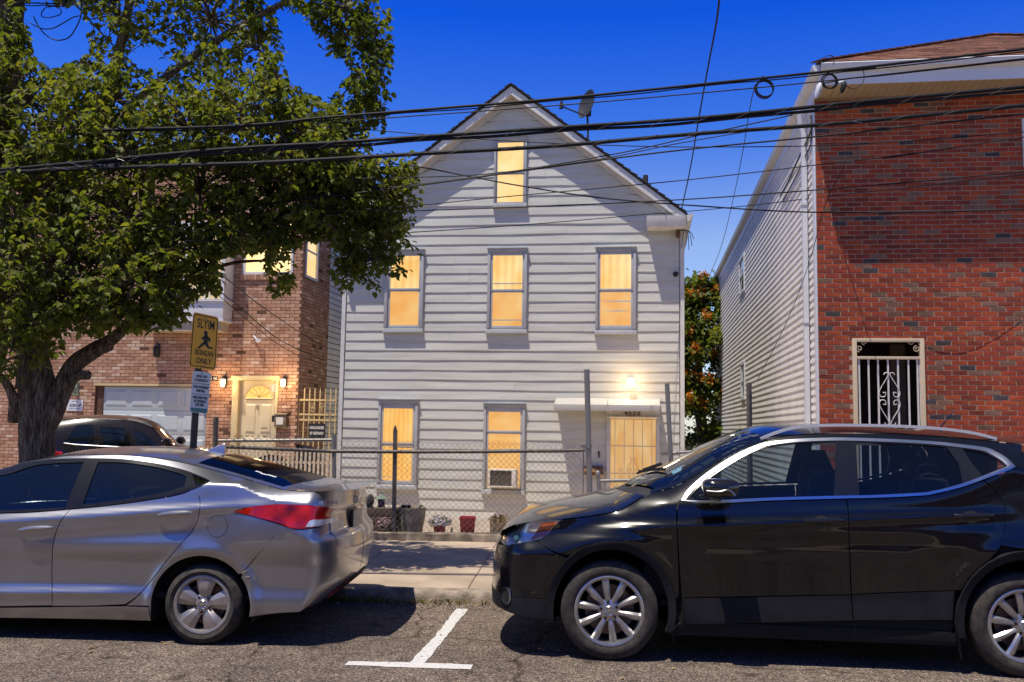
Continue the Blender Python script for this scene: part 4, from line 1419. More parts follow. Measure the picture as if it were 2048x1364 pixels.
for zz in (bz1 + .14, bz1 + .28, bz1 + .42):
    mb = MB(); mb.box(b0 + .081, b1 - .081, -.3795, -.366, zz, zz + .015); obj('grid_rail', mb, m_baywhite, bay)
# wall lamps either side of the door
for (px_, lab) in ((447, None), (567.5, None)):
    q = lp(px_, 766, -.1)
    T = Matrix.Translation((q.x, -.14, q.z))
    mb = MB(); mb.box(q.x - .03, q.x + .03, -.03, .0, q.z - .05, q.z + .14); mb.tube([(q.x, -.02, q.z + .10), (q.x, -.08, q.z + .16), (q.x, -.14, q.z + .12)], .010, 6)
    mb.lathe([(.001, .14), (.03, .12), (.07, .085), (.06, .08)], T, 10)
    wl = obj('wall_lamp', mb, m_black, tan)
    mb = MB(); mb.lathe([(.052, .08), (.056, .0), (.04, -.08), (.001, -.09)], T, 10); obj('lamp_glass', mb, m_globe, wl, smooth=True)
    lamp_light('wall_lamp_light', LH.wld((q.x, -.36, q.z)), 13)
# letterbox, intercom, plaque, notice on the wall, lanterns, flood lamp
m_brass = M('dull_brass_box', (0.22, 0.17, 0.10), 0.45, metal=0.3, var=0.15, scale=9)
a, b = lp(553, 830), lp(575, 855)
mb = MB(); mb.box(a.x, b.x, -.11, -.009, b.z, a.z); lbx = obj('letterbox', mb, m_brass, tan, bevel=.008)
mb = MB(); mb.box(a.x + .045, b.x - .06, -.118, -.112, b.z + .06, a.z - .05); obj('notice', mb, m_paper, lbx)
mb = MB(); mb.hexa([(a.x - .01, -.125, a.z), (b.x + .01, -.125, a.z), (b.x + .01, -.009, a.z + .02), (a.x - .01, -.009, a.z + .02)], [(a.x - .01, -.125, a.z + .018), (b.x + .01, -.125, a.z + .018), (b.x + .01, -.009, a.z + .045), (a.x - .01, -.009, a.z + .045)]); obj('lid', mb, m_brass, lbx)
a, b = lp(546, 831), lp(550.5, 844); mb = MB(); mb.box(a.x, b.x, -.06, -.031, b.z, a.z); obj('intercom', mb, m_black, tan)
a, b = lp(422, 753), lp(436, 762); mb = MB(); mb.box(a.x, b.x, -.03, -.009, b.z, a.z); pq = obj('address_plaque', mb, m_black, tan)
text('lettering', '1 3K', .085, m_paper, pq, ((a.x + b.x) / 2, -.031, (a.z + b.z) / 2), FRONT, ext=.002)
a, b = lp(135, 799), lp(166, 822); m_signw = M('sign_white', (0.60, 0.61, 0.66), 0.6, var=0.05, scale=5)
m_navy = M('navy_print', (0.03, 0.035, 0.07), 0.6, var=0.05)
sgM = LH.M @ Matrix.Translation(((a.x + b.x) / 2, -.012, b.z))
sg = thing('wall_sign', 'small white notice on the tan brick between the tree trunk and the garage door', 'sign', sgM)
sw_, sh_ = (b.x - a.x) / 2, a.z - b.z
mb = MB(); mb.box(-sw_, sw_, -.008, 0, 0, sh_); obj('panel', mb, m_signw, sg)
text('lettering', 'ICRV', .085, m_navy, sg, (-.03, -.009, sh_ * .47), FRONT, ext=.001, bold=.003)
text('lettering', 'TERA RA MI', .028, m_navy, sg, (0, -.009, sh_ * .84), FRONT, ext=.001)
text('lettering', 'A VRANA, RANA MRV', .028, m_navy, sg, (0, -.009, sh_ * .20), FRONT, ext=.001)
mb = MB(); mb.poly([(sw_ * .42, -.0095, sh_ * .38), (sw_ * .62, -.0095, sh_ * .38), (sw_ * .85, -.0095, sh_ * .62), (sw_ * .6, -.0095, sh_ * .6)], .001, (0, 1, 0)); obj('logo', mb, m_navy, sg)
for (px_, py_, hgt, mt) in ((313, 705, .42, m_black), (150, 782, .40, M('verdigris', (0.16, 0.22, 0.17), 0.6, var=0.3, scale=9))):
    q = lp(px_, py_, -.1)
    mb = MB(); T = Matrix.Translation((q.x, -.14, q.z))
    mb.lathe([(.001, .16), (.02, .15), (.075, .08), (.06, .075), (.05, -.06), (.065, -.07), (.02, -.10), (.001, -.12)], T, 8)
    mb.tube([(q.x, -.008, q.z + .16), (q.x, -.10, q.z + .22), (q.x, -.14, q.z + .16)], .012, 6); mb.box(q.x - .03, q.x + .03, -.02, -.008, q.z - .1, q.z + .2)
    obj('lantern', mb, mt, tan)
q = lp(517, 680, -.1); mb = MB(); mb.tube([(q.x - .16, -.009, q.z + .10), (q.x - .02, -.10, q.z)], .018, 6); mb.box(q.x - .04, q.x + .07, -.16, -.06, q.z - .05, q.z + .02); obj('flood_lamp', mb, m_baywhite, tan)
m_stain = M('soot_stain', (0.045, 0.035, 0.028), 0.95, var=0.3, scale=9)

# side gate between the houses, cream iron with spear tops and a black notice
gy = 0.05
ga0, ga1 = lp(596, 830, gy).x, lp(672, 830, gy).x
gM = LH.M @ Matrix.Translation((ga0, gy, 0.35))
sgt = thing('iron_gate', 'cream iron side gate with spear tops between the brick house and the clapboard house', 'gate', gM)
def gq(px_, py_):
    p = lp(px_, py_, gy); return p.x - ga0, p.z - .35
m_gold = M('cream_iron', (0.55, 0.42, 0.20), 0.5, var=0.12, scale=12)
zt_ = gq(634, 800)[1]
gw = ga1 - ga0
n = 8
for k in range(n):
    x = .015 + k * (gw - .03) / (n - 1)
    mb = MB(); top = zt_ + (.24 if 0 < k else .0)
    mb.box(x - .012, x + .012, -.012, .012, 0, top - .05)
    mb.hexa([(x - .012, -.012, top - .05), (x + .012, -.012, top - .05), (x + .012, .012, top - .05), (x - .012, .012, top - .05)], [(x - .002, -.002, top + .03), (x + .002, -.002, top + .03), (x + .002, .002, top + .03), (x - .002, .002, top + .03)])
    obj('bar', mb, m_gold, sgt)
for py_ in (800, 829, 840):
    zz = gq(634, py_)[1]; mb = MB(); mb.box(-.01, gw + .01, -.018, -.0125, zz - .02, zz + .02); obj('rail', mb, m_gold, sgt)
for s_ in (-1, 1):
    cc = gq(634, 816)
    for dz_, a0 in ((.055, -math.pi / 2), (-.045, math.pi / 2)):
        mb = MB(); mb.tube([(p[0], -.02, p[1]) for p in spiral((cc[0] + s_ * .10, cc[1] + dz_), .06, 1.3, a0, s_)], .007, 5); obj('scroll', mb, m_gold, sgt)
mb = MB(); a, b = gq(618, 847), gq(651, 876); mb.box(a[0], b[0], -.03, -.022, b[1], a[1]); nsg = obj('notice_board', mb, m_black, sgt)
text('lettering', 'UNLOADER', .085, m_paper, nsg, ((a[0] + b[0]) / 2, -.032, a[1] - .09), FRONT, ext=.002, sx=.72, bold=.003)
text('lettering', 'BY REFFANO', .085, m_paper, nsg, ((a[0] + b[0]) / 2, -.032, a[1] - .21), FRONT, ext=.002, sx=.62, bold=.003)
# ------------------------------------------------------------------ cars
def curve(xs, ys):
    """monotone cubic through points, flat-slope extension"""
    xs, ys = np.array(xs, float), np.array(ys, float)
    o = np.argsort(xs); xs, ys = xs[o], ys[o]
    h = np.diff(xs); dl = np.diff(ys) / h
    m = np.zeros(len(xs))
    m[0], m[-1] = dl[0], dl[-1]
    for i in range(1, len(xs) - 1):
        if dl[i - 1] * dl[i] > 0:
            w1, w2 = 2 * h[i] + h[i - 1], h[i] + 2 * h[i - 1]
            m[i] = (w1 + w2) / (w1 / dl[i - 1] + w2 / dl[i])
    def f(x):
        x = np.asarray(x, float)
        xc = np.clip(x, xs[0], xs[-1])
        i = np.clip(np.searchsorted(xs, xc) - 1, 0, len(xs) - 2)
        t = (xc - xs[i]) / h[i]
        y = (1 + 2 * t) * (1 - t) ** 2 * ys[i] + t * (1 - t) ** 2 * h[i] * m[i] + t * t * (3 - 2 * t) * ys[i + 1] + t * t * (t - 1) * h[i] * m[i + 1]
        return y + np.where(x < xs[0], (x - xs[0]) * m[0], 0) + np.where(x > xs[-1], (x - xs[-1]) * m[-1], 0)
    return f

def inpoly(P, poly):
    P = np.asarray(P); x, y = P[:, 0], P[:, 1]
    r = np.zeros(len(P), bool)
    n = len(poly)
    for i in range(n):
        x1, y1 = poly[i]; x2, y2 = poly[(i + 1) % n]
        c = ((y1 > y) != (y2 > y))
        with np.errstate(divide='ignore', invalid='ignore'):
            r ^= c & (x < (x2 - x1) * (y - y1) / (y2 - y1 + 1e-30) + x1)
    return r

def densify(poly, step):
    out = []
    n = len(poly)
    for i in range(n):
        a, b = np.array(poly[i], float), np.array(poly[(i + 1) % n], float)
        k = max(1, int(np.ceil(np.linalg.norm(b - a) / step)))
        for j in range(k):
            out.append(tuple(a + (b - a) * j / k))
    return out

def shrink(poly, d):
    P = np.array(poly, float)
    n = len(P)
    ar = 0.5 * np.sum(P[:, 0] * np.roll(P[:, 1], -1) - np.roll(P[:, 0], -1) * P[:, 1])
    e = np.roll(P, -1, 0) - P
    nr = np.stack([-e[:, 1], e[:, 0]], 1) * (1 if ar > 0 else -1)
    nr /= np.maximum(np.linalg.norm(nr, axis=1, keepdims=True), 1e-9)
    v = nr + np.roll(nr, 1, 0)
    l = np.maximum(np.linalg.norm(v, axis=1, keepdims=True), 0.4)
    return [tuple(q) for q in P + v / l * d]

def spoly(pts, n=4, closed=True):
    """smooth closed outline through pixels; a point given as (x, y, 0) is a sharp corner"""
    P = [np.array(p[:2], float) for p in pts]
    sharp = [len(p) > 2 for p in pts]
    N = len(P)
    out = []
    for i in range(N if closed else N - 1):
        b, c = P[i], P[(i + 1) % N]
        a = P[i - 1] if (closed or i > 0) and not sharp[i] else b * 2 - c
        d = P[(i + 2) % N] if (closed or i + 2 < N) and not sharp[(i + 1) % N] else c * 2 - b
        for k in range(n):
            t = k / n
            out.append(tuple(0.5 * ((2 * b) + (c - a) * t + (2 * a - 5 * b + 4 * c - d) * t * t + (3 * b - a - 3 * c + d) * t ** 3)))
    if not closed:
        out.append(tuple(P[-1]))
    return out

class Car:
    """side and end surface P(s, z): s runs along the length, past xcl / xcr it goes round the corner to the centre line.
       y = 0 is the widest line of the near flank, y = Wd the far one."""
    def __init__(s, frame, Wd, belt, edge, yi, ib, low, left, right, nexp=2.5):
        s.fr, s.Wd, s.belt, s.edge, s.yi, s.ib, s.low = frame, Wd, belt, edge, yi, ib, low
        s.xcl, s.Xl = left
        s.xcr, s.Xr = right
        s.ne = nexp
        s.LC = 1.05
        s.bumps = []
        s.grid = None
    def a(s, x, z):
        zb, ze = s.belt(x), s.edge(x)
        lo = s.low(np.minimum(z, zb)) 
        l_b = s.low(zb)
        lo = lo * np.where(l_b > 1e-6, 1, 1)
        ibx = s.ib(x)
        k = np.clip((z - (zb - 0.16)) / 0.16, 0, 1)
        lo = lo + (ibx - l_b) * k * k * (3 - 2 * k)
        t = (z - zb) / np.maximum(ze - zb, 0.05)
        u = np.clip((np.sqrt(t * t + 0.012) + t) / 2, 0, 1.4)
        r = lo + (s.yi(x) - ibx) * (0.80 * u + 0.20 * u ** 3)
        for f in s.bumps:
            r = r + f(x, z)
        return r
    def P(s, S, Z):
        S, Z = np.asarray(S, float), np.asarray(Z, float)
        x = np.clip(S, s.xcl, s.xcr)
        y = s.a(x, Z)
        e = 2 / s.ne
        for sg, xc, X in ((1, s.xcr, s.Xr), (-1, s.xcl, s.Xl)):
            d = (S - xc) * sg
            m = d > 0
            if m.any():
                th = np.clip(d / s.LC, 0, 1.0) * math.pi / 2
                # blended so the corner leaves the flank without a kink
                sx = np.sin(th) ** (0.5 * e + 0.5) if False else np.sin(th)
                cy = 1 - np.maximum(np.cos(th), 0) ** e
                y0 = s.a(np.full_like(Z, xc), Z)
                sl = (X(Z) - xc) * sg
                x = np.where(m, xc + sg * sl * sx ** 0.85, x)
                y = np.where(m, y0 + (s.Wd / 2 - y0) * cy, y)
        return np.stack([x, y, Z], -1)
    def N(s, S, Z):
        h = 2e-3
        ds = s.P(S + h, Z) - s.P(S - h, Z)
        dz = s.P(S, Z + h) - s.P(S, Z - h)
        n = np.cross(ds, dz)
        return n / np.maximum(np.linalg.norm(n, axis=-1, keepdims=True), 1e-9)
    def world(s, L):
        R = np.array(s.fr.M)
        return L @ R[:3, :3].T + R[:3, 3]
    def inv(s, pts):
        if s.grid is None:
            S, Z = np.meshgrid(np.linspace(s.xcl - s.LC, s.xcr + s.LC, 700), np.linspace(0.1, 1.75, 330))
            S, Z = S.ravel(), Z.ravel()
            L = s.P(S, Z)
            W_ = s.world(L)
            n = s.N(S, Z) @ np.array(s.fr.M)[:3, :3].T
            ok = (Z <= s.edge(np.clip(S, s.xcl, s.xcr)) + .02) & (np.sum(n * (np.array(CO) - W_), 1) > 0)
            s.grid = (S[ok], Z[ok], projn(W_[ok]))
        out = []
        for p in pts:
            d = np.sum((s.grid[2] - np.array(p[:2])) ** 2, 1)
            i = int(np.argmin(d))
            q = np.array([s.grid[0][i], s.grid[1][i]])
            best, bq = d[i], q
            for _ in range(8):
                h = 1e-3
                A = projn(s.world(s.P(np.array([q[0], q[0] + h, q[0]]), np.array([q[1], q[1], q[1] + h]))))
                J = np.stack([(A[1] - A[0]) / h, (A[2] - A[0]) / h], 1)
                r = np.array(p[:2]) - A[0]
                if r @ r < best:
                    best, bq = r @ r, q
                try:
                    st = np.linalg.solve(J, r)
                except np.linalg.LinAlgError:
                    break
                q = q + np.clip(st, -.02, .02)
            out.append((float(bq[0]), float(bq[1])))
        return out

    def panel(s, name, poly, mat_, parent, holes=(), res=0.024, gap=0.0025, off=0.0, rim=0.010, far=False, dense=0.02, label=None):
        """one sheet of the skin cut to an outline given in (s, z)"""
        if far: res, dense = max(res, .07), .05
        poly = densify(shrink(poly, gap) if gap else poly, dense)
        holes = [densify(shrink(h, -gap) if gap else h, dense) for h in holes]
        P = np.array(poly)
        lo, hi = P.min(0), P.max(0)
        gx, gz = np.meshgrid(np.arange(lo[0] + res / 2, hi[0], res), np.arange(lo[1] + res / 2, hi[1], res))
        G = np.stack([gx.ravel(), gz.ravel()], 1)
        if len(G):
            G = G[inpoly(G, shrink(poly, res * .33))]
        for h in holes:
            if len(G): G = G[~inpoly(G, shrink(h, -res * .33))]
        verts = [Vector(p) for p in poly]
        edges = [(i, (i + 1) % len(poly)) for i in range(len(poly))]
        for h in holes:
            k = len(verts)
            verts += [Vector(p) for p in h]
            edges += [(k + i, k + (i + 1) % len(h)) for i in range(len(h))]
        verts += [Vector(p) for p in G]
        V, E, Fc, _, _, _ = geometry.delaunay_2d_cdt(verts, edges, [], 0, 1e-5)
        V = np.array([tuple(v) for v in V]); Fc = np.array([f for f in Fc if len(f) == 3])
        C = V[Fc].mean(1)
        ok = inpoly(C, poly)
        for h in holes:
            ok &= ~inpoly(C, h)
        Fc = Fc[ok]
        n = s.N(V[:, 0], V[:, 1])
        L = s.P(V[:, 0], V[:, 1]) + n * off
        cnt = {}
        for f in Fc:
            for i in range(3):
                a_, b_ = int(f[i]), int(f[(i + 1) % 3])
                k = (min(a_, b_), max(a_, b_))
                cnt.setdefault(k, []).append((a_, b_))
        bnd = [v[0] for v in cnt.values() if len(v) == 1]
        nv = len(V)
        inner = {}
        LL = [tuple(p) for p in L]
        NN = [tuple(q) for q in n]
        faces = [tuple(int(i) for i in f) for f in Fc]
        nf = len(faces)
        if rim:
            for a_, b_ in bnd:
                for q in (a_, b_):
                    if q not in inner:
                        inner[q] = len(LL)
                        LL.append(tuple(L[q] - n[q] * rim))
                        NN.append((0, 0, 0))
                faces.append((b_, a_, inner[a_], inner[b_]))
        if far:
            LL = [(p[0], s.Wd - p[1], p[2]) for p in LL]
            NN = [(q[0], -q[1], q[2]) for q in NN]
            faces = [tuple(reversed(f)) for f in faces]
        me = bpy.data.meshes.new(name)
        me.from_pydata(LL, [], faces)
        me.materials.append(mat_)
        me.polygons.foreach_set('use_smooth', [i < nf for i in range(len(faces))])
        me.update()
        ln = []
        for pi, p in enumerate(me.polygons):
            for vi in p.vertices:
                ln.append(NN[vi] if pi < nf else (0, 0, 0))
        me.normals_split_custom_set(ln)
        o = bpy.data.objects.new(name, me)
        link(o, parent)
        if label: o['label'] = label
        return o

    def T(s, x, v, crown, p=2.2):
        """top skin: v runs from the near edge (0) to the far one (1)"""
        yi_, ze = s.yi(x), s.edge(x)
        y = yi_ + v * (s.Wd - 2 * yi_)
        return np.stack([x, y, ze + crown(x) * (1 - np.abs(2 * v - 1) ** p)], -1)
    def top(s, name, xa, xb, mat_, parent, crown, nx=24, nv=25, v0=0.0, v1=1.0, p=2.2, lift=0.0):
        vv = np.linspace(0, 1, nv)
        vv = v0 + (v1 - v0) * (0.5 - 0.5 * np.cos(vv * math.pi)) if (v0, v1) == (0.0, 1.0) else v0 + (v1 - v0) * vv
        rows = []
        for i in range(nx + 1):
            t = i / nx
            xs = np.array([xa(v) + (xb(v) - xa(v)) * t for v in vv])
            rows.append(s.T(xs, vv, crown, p) + np.array([0, 0, lift]))
        Vt = np.concatenate(rows)
        m_ = MB()
        m_.add([tuple(q) for q in Vt], [(i * nv + j, i * nv + j + 1, (i + 1) * nv + j + 1, (i + 1) * nv + j) for i in range(nx) for j in range(nv - 1)])
        return obj(name, m_, mat_, parent, smooth=True, angle=None)

m_rubber = M('tyre_rubber', (0.022, 0.020, 0.019), 0.85, var=0.3, scale=25, bump=0.35, bscale=200, col2=(0.045, 0.038, 0.032))
m_alloy = M('alloy_wheel', (0.46, 0.45, 0.44), 0.32, metal=0.85, var=0.12, scale=14)
m_alloyd = M('alloy_dusty', (0.40, 0.37, 0.34), 0.42, metal=0.7, var=0.18, scale=14)
m_disc = M('brake_disc', (0.20, 0.18, 0.16), 0.5, metal=0.6, var=0.3, scale=10, col2=(0.16, 0.10, 0.07))
m_well = M('wheel_well_black', (0.008, 0.008, 0.008), 0.95, var=0.2)
m_chrome = M('chrome_strip', (0.55, 0.57, 0.61), 0.22, metal=1.0, var=0.03, scale=5)
m_gloss = M('gloss_black_trim', (0.010, 0.010, 0.011), 0.12, var=0.1, scale=5, coat=0.6)
m_plast = M('grey_black_plastic', (0.015, 0.016, 0.019), 0.55, var=0.18, scale=10, bump=0.1, bscale=300, spec=0.12)
m_int = M('car_interior', (0.014, 0.014, 0.016), 0.8, var=0.2, scale=8)
m_plate = M('number_plate', (0.62, 0.52, 0.32), 0.5, var=0.2, scale=20)

def wheel(parent, cx, cy, cz, R, rim, wdt, spokes, mat_, face=-1, twin=False, seat=0.0):
    """axis along y; face=-1: dish looks to -y (near flank)"""
    def ring(prof, n=48):
        v, f = [], []
        for r_, y in prof:
            for j in range(n):
                a_ = 2 * math.pi * j / n
                v.append((cx + r_ * math.cos(a_), cy + face * y, cz + r_ * math.sin(a_)))
        for i in range(len(prof) - 1):
            for j in range(n):
                f.append((i * n + j, i * n + (j + 1) % n, (i + 1) * n + (j + 1) % n, (i + 1) * n + j))
        return v, f
    h = wdt / 2
    m_ = MB()
    pr = [(rim - .005, h - .028), (rim + .008, h - .012), (rim + .022, h - .004), (rim + (R - rim) * .45, h + .004), (R - .035, h - .006), (R - .014, h - .018), (R - .004, h - .035),
          (R, h - .05), (R, h - .075), (R - .007, h - .076), (R - .007, h - .085), (R, h - .086), (R, 0), (R - .007, -.002), (R - .007, -.012), (R, -.013), (R, -h + .05), (R - .014, -h + .018), (rim, -h + .01)]
    m_.add(*ring(pr))
    tyre = obj('wheel', m_, m_rubber, parent, smooth=True, angle=50)
    m_ = MB()
    m_.add(*ring([(rim + .006, h - .020), (rim + .010, h - .010), (rim + .002, h - .006), (rim - .012, h - .010), (rim - .016, h - .020), (rim - .020, h - .055), (rim - .03, -h + .02)]))
    obj('rim', m_, mat_, tyre, smooth=True, angle=40)
    m_ = MB()
    dz = h - .085
    m_.add(*ring([(.001, dz + .012), (rim * .30, dz + .012), (rim * .32, dz), (rim * .74, dz), (rim * .74, dz - .02)], 32))
    obj('brake_disc', m_, m_disc, tyre, smooth=True, angle=30)
    m_ = MB(); m_.add(*ring([(.001, -.02), (rim - .02, -.02)], 24)); obj('backing_plate', m_, m_well, tyre)
    yf = h - .022
    def spoke(ang, w0, w1, bend=0.0, dish=.012):
        m_ = MB()
        d = np.array([math.cos(ang), math.sin(ang)]); q = np.array([-d[1], d[0]])
        prof = []
        rs = np.linspace(rim * .14, rim - .010, 7)
        for k, r_ in enumerate(rs):
            t = k / 6
            wv = (w0 + (w1 - w0) * t) / 2
            c = d * r_ + q * bend * math.sin(t * math.pi) 
            yo = yf + dish * (math.sin(t * math.pi * .9) - .25) - .020 * (1 - t) ** 3
            for (sx, dy) in ((-1, -.034), (-1, -.010), (-.38, .004), (.38, .004), (1, -.010), (1, -.034)):
                p = c + q * sx * wv
                prof.append((cx + p[0], cy + face * (yo + dy), cz + p[1]))
        fs = []
        for k in range(6):
            for j in range(6):
                fs.append((k * 6 + j, k * 6 + (j + 1) % 6, (k + 1) * 6 + (j + 1) % 6, (k + 1) * 6 + j))
        m_.add(prof, fs)
        obj('spoke', m_, mat_, tyre, smooth=True, angle=10)
    for a_ in spokes:
        if twin:
            spoke(a_ , .034, .052, 0)
        else:
            spoke(a_, .052, .155, 0, .010)
    m_ = MB(); m_.add(*ring([(.001, yf + .004), (.030, yf + .003), (.034, yf - .002), (.052, yf - .006), (.074, yf - .014), (.080, yf - .04)], 24))
    obj('hub', m_, mat_, tyre, smooth=True, angle=30)
    m_ = MB(); m_.add(*ring([(.024, yf + .0045), (.028, yf + .0065), (.031, yf + .0035)], 20)); m_.bar((cx - .017, cy + face * (yf + .0055), cz - .006), (cx + .017, cy + face * (yf + .0055), cz + .006), .006, .003, up=(0, 1, 0))
    obj('badge', m_, m_chrome, tyre, smooth=True)
    for k in range(5):
        a_ = spokes[0] + 2 * math.pi * (k + .5) / 5
        bx, bz = cx + .056 * math.cos(a_), cz + .056 * math.sin(a_)
        m_ = MB()
        n_ = 8
        for (r_, y) in ((.011, yf - .012), (.010, yf - .001), (.0045, yf)):
            m_.v += [(bx + r_ * math.cos(2 * math.pi * j / n_), cy + face * y, bz + r_ * math.sin(2 * math.pi * j / n_)) for j in range(n_)]
        for i in range(2):
            for j in range(n_):
                m_.f.append((i * n_ + j, i * n_ + (j + 1) % n_, (i + 1) * n_ + (j + 1) % n_, (i + 1) * n_ + j)); m_.m.append(0)
        m_.f.append(tuple(2 * n_ + j for j in range(n_))); m_.m.append(0)
        obj('wheel_nut', m_, m_gloss, tyre)
    return tyre

def well(parent, cx, cz, r, y0, y1, zlow):
    m_ = MB()
    n = 20
    v, f = [], []
    A = np.linspace(-0.35, math.pi + .35, n)
    for y in (y0, y1):
        v += [(cx + r * math.cos(a_), y, max(zlow, cz + r * math.sin(a_))) for a_ in A]
    f += [(i, i + 1, n + i + 1, n + i) for i in range(n - 1)]
    v += [(cx, y1, cz)]
    f += [(n + i, n + i + 1, 2 * n) for i in range(n - 1)]
    m_.add(v, f)
    return obj('wheel_well', m_, m_well, parent)

def paint(name, col, metal, rough, flake=0.0, coat=1.0):
    m, t, b = new_mat(name)
    N, L = t.nodes, t.links
    tc = N.new('ShaderNodeTexCoord')
    nz = N.new('ShaderNodeTexNoise'); nz.inputs['Scale'].default_value = 2.0; nz.inputs['Detail'].default_value = 8
    L.new(tc.outputs['Object'], nz.inputs['Vector'])
    rp = N.new('ShaderNodeValToRGB')
    rp.color_ramp.elements[0].position = .35; rp.color_ramp.elements[1].position = .7
    rp.color_ramp.elements[0].color = (*(Vector(col) * .92), 1); rp.color_ramp.elements[1].color = (*(Vector(col) * 1.05), 1)
    L.new(nz.outputs['Fac'], rp.inputs[0]); L.new(rp.outputs[0], b.inputs['Base Color'])
    b.inputs['Metallic'].default_value = metal
    b.inputs['Roughness'].default_value = rough
    b.inputs['Coat Weight'].default_value = coat
    b.inputs['Specular IOR Level'].default_value = .15 if metal < .1 else .5
    mr = N.new('ShaderNodeMapRange'); mr.inputs['To Min'].default_value = 0.02; mr.inputs['To Max'].default_value = 0.09
    n3 = N.new('ShaderNodeTexNoise'); n3.inputs['Scale'].default_value = 9.0; n3.inputs['Detail'].default_value = 6
    L.new(tc.outputs['Object'], n3.inputs['Vector']); L.new(n3.outputs['Fac'], mr.inputs['Value']); L.new(mr.outputs[0], b.inputs['Coat Roughness'])
    if flake:
        n2 = N.new('ShaderNodeTexNoise'); n2.inputs['Scale'].default_value = 900
        L.new(tc.outputs['Object'], n2.inputs['Vector'])
        bp = N.new('ShaderNodeBump'); bp.inputs['Strength'].default_value = flake; bp.inputs['Distance'].default_value = .0006
        L.new(n2.outputs['Fac'], bp.inputs['Height']); L.new(bp.outputs[0], b.inputs['Normal'])
    return m
m_silver = paint('silver_paint', (0.36, 0.365, 0.395), 0.9, 0.33, .12)
m_blackp = paint('black_paint', (0.0035, 0.0038, 0.0055), 0.0, 0.25)
m_brownp = paint('bronze_brown_paint', (0.012, 0.0085, 0.0075), 0.0, 0.12)
m_glassd = GLASS('dark_tinted_glass', (0.10, 0.12, 0.14), floor=.05)
m_glasst = GLASS('tinted_glass', (0.52, 0.61, 0.66), floor=.02)
m_glassw = GLASS('windscreen_glass', (0.72, 0.80, 0.78), floor=.02)
m_redl = M('red_lens', (0.15, 0.001, 0.001), 0.12, var=0.4, scale=7, coat=.5, col2=(0.42, 0.010, 0.002))
m_orl = M('amber_lens', (0.55, 0.10, 0.012), 0.10, var=0.2, scale=12, coat=1.0)
m_clear = M('clear_lens', (0.74, 0.75, 0.76), 0.22, metal=0.35, var=0.35, scale=18, coat=1.0)
m_lens = GLASS('lamp_cover', (0.9, 0.92, 0.93), floor=.04)
m_sticker = M('white_sticker', (0.6, 0.62, 0.68), 0.5, var=0.1, scale=20)

def arc_pts(c, rx, ry, a0, a1, n=24):
    return [(c[0] + rx * math.cos(a_), c[1] - ry * math.sin(a_)) for a_ in np.linspace(math.radians(a0), math.radians(a1), n)]

# ============================================================ silver sedan (tail to the right)
_g = on_z(401, 1291, 0.0)
SF = Frame((_g.x, _g.y - .02, 0), 3.0)
def sp(px, py, y=0.0):
    q = SF.fy(px, py, y); return float(q.x), float(q.z)
def sl(pts, y):
    return zip(*[sp(p[0], p[1], y) for p in pts])
edge_px = [((-520, 1120), .10), ((-400, 1075), .12), ((-330, 1062), .14), ((-210, 1040), .22), ((-100, 985), .28), ((0, 946), .30), ((60, 929), .30), ((120, 917), .30), ((185, 910), .30), ((250, 910), .30), ((320, 917), .30), ((380, 928), .29), ((440, 943), .27),
           ((500, 960), .23), ((535, 970), .20), ((575, 980), .17), ((625, 983), .16), ((670, 981), .17), ((705, 979), .20)]
ex_, ez_, ey_ = [], [], []
for p, y in edge_px:
    q = sp(p[0], p[1], y); ex_.append(q[0]); ez_.append(q[1]); ey_.append(y)
s_edge, s_yi = curve(ex_, ez_), curve(ex_, ey_)
bx_, bz_ = [], []
for p in [(-520, 1140), (-400, 1100), (-280, 1075), (-100, 1046), (0, 1024), (140, 1018), (240, 1003), (320, 989), (370, 977), (420, 968), (470, 970), (520, 990), (575, 1003), (640, 1008), (705, 1008)]:
    q = sp(p[0], p[1], .06); bx_.append(q[0]); bz_.append(q[1])
s_belt = curve(bx_, bz_)
s_ib = curve([ex_[0], sp(0, 1020)[0], sp(420, 970)[0], sp(520, 990)[0], sp(700, 1000)[0]], [.05, .055, .065, .075, .07])
s_low = curve([.1, .17, .24, .30, .42, .55, .64, .70, .78, .86, .95, 1.1], [.10, .055, .025, .022, .040, .038, .016, .006, .009, .018, .036, .06])
xr_ = sp(604, 1100, .05)[0]
def tailx(px, py):            # the centre line of the tail
    q = SF.fy(px, py, .89); return float(q.x), float(q.z)
zz, xx = [], []
for p in [(632, 1200), (690, 1172), (720, 1135), (727, 1090), (724, 1060), (709, 1046), (707, 1018), (712, 1000), (711, 983)]:
    q = tailx(p[0], p[1]); xx.append(q[0]); zz.append(q[1])
s_Xr = curve(zz, xx)
xl_ = xr_ - 3.75
s_Xl = curve([.1, .3, .5, .7, .9], [xl_ - .55, xl_ - .68, xl_ - .70, xl_ - .62, xl_ - .45])
sed = Car(SF, 1.78, s_belt, s_edge, s_yi, s_ib, s_low, (xl_, s_Xl), (xr_, s_Xr), 2.7)
def crease(px0, px1, py0, py1, wdt, amp):
    (x0, z0), (x1, z1) = sp(px0, py0), sp(px1, py1)
    def f(x, z):
        t = (x - x0) / (x1 - x0)
        zc = z0 + (z1 - z0) * t
        d = (z - zc) / wdt
        k = np.clip(np.minimum(t, 1 - t) * 6, 0, 1)
        return -amp * k * np.exp(-d * d)
    return f
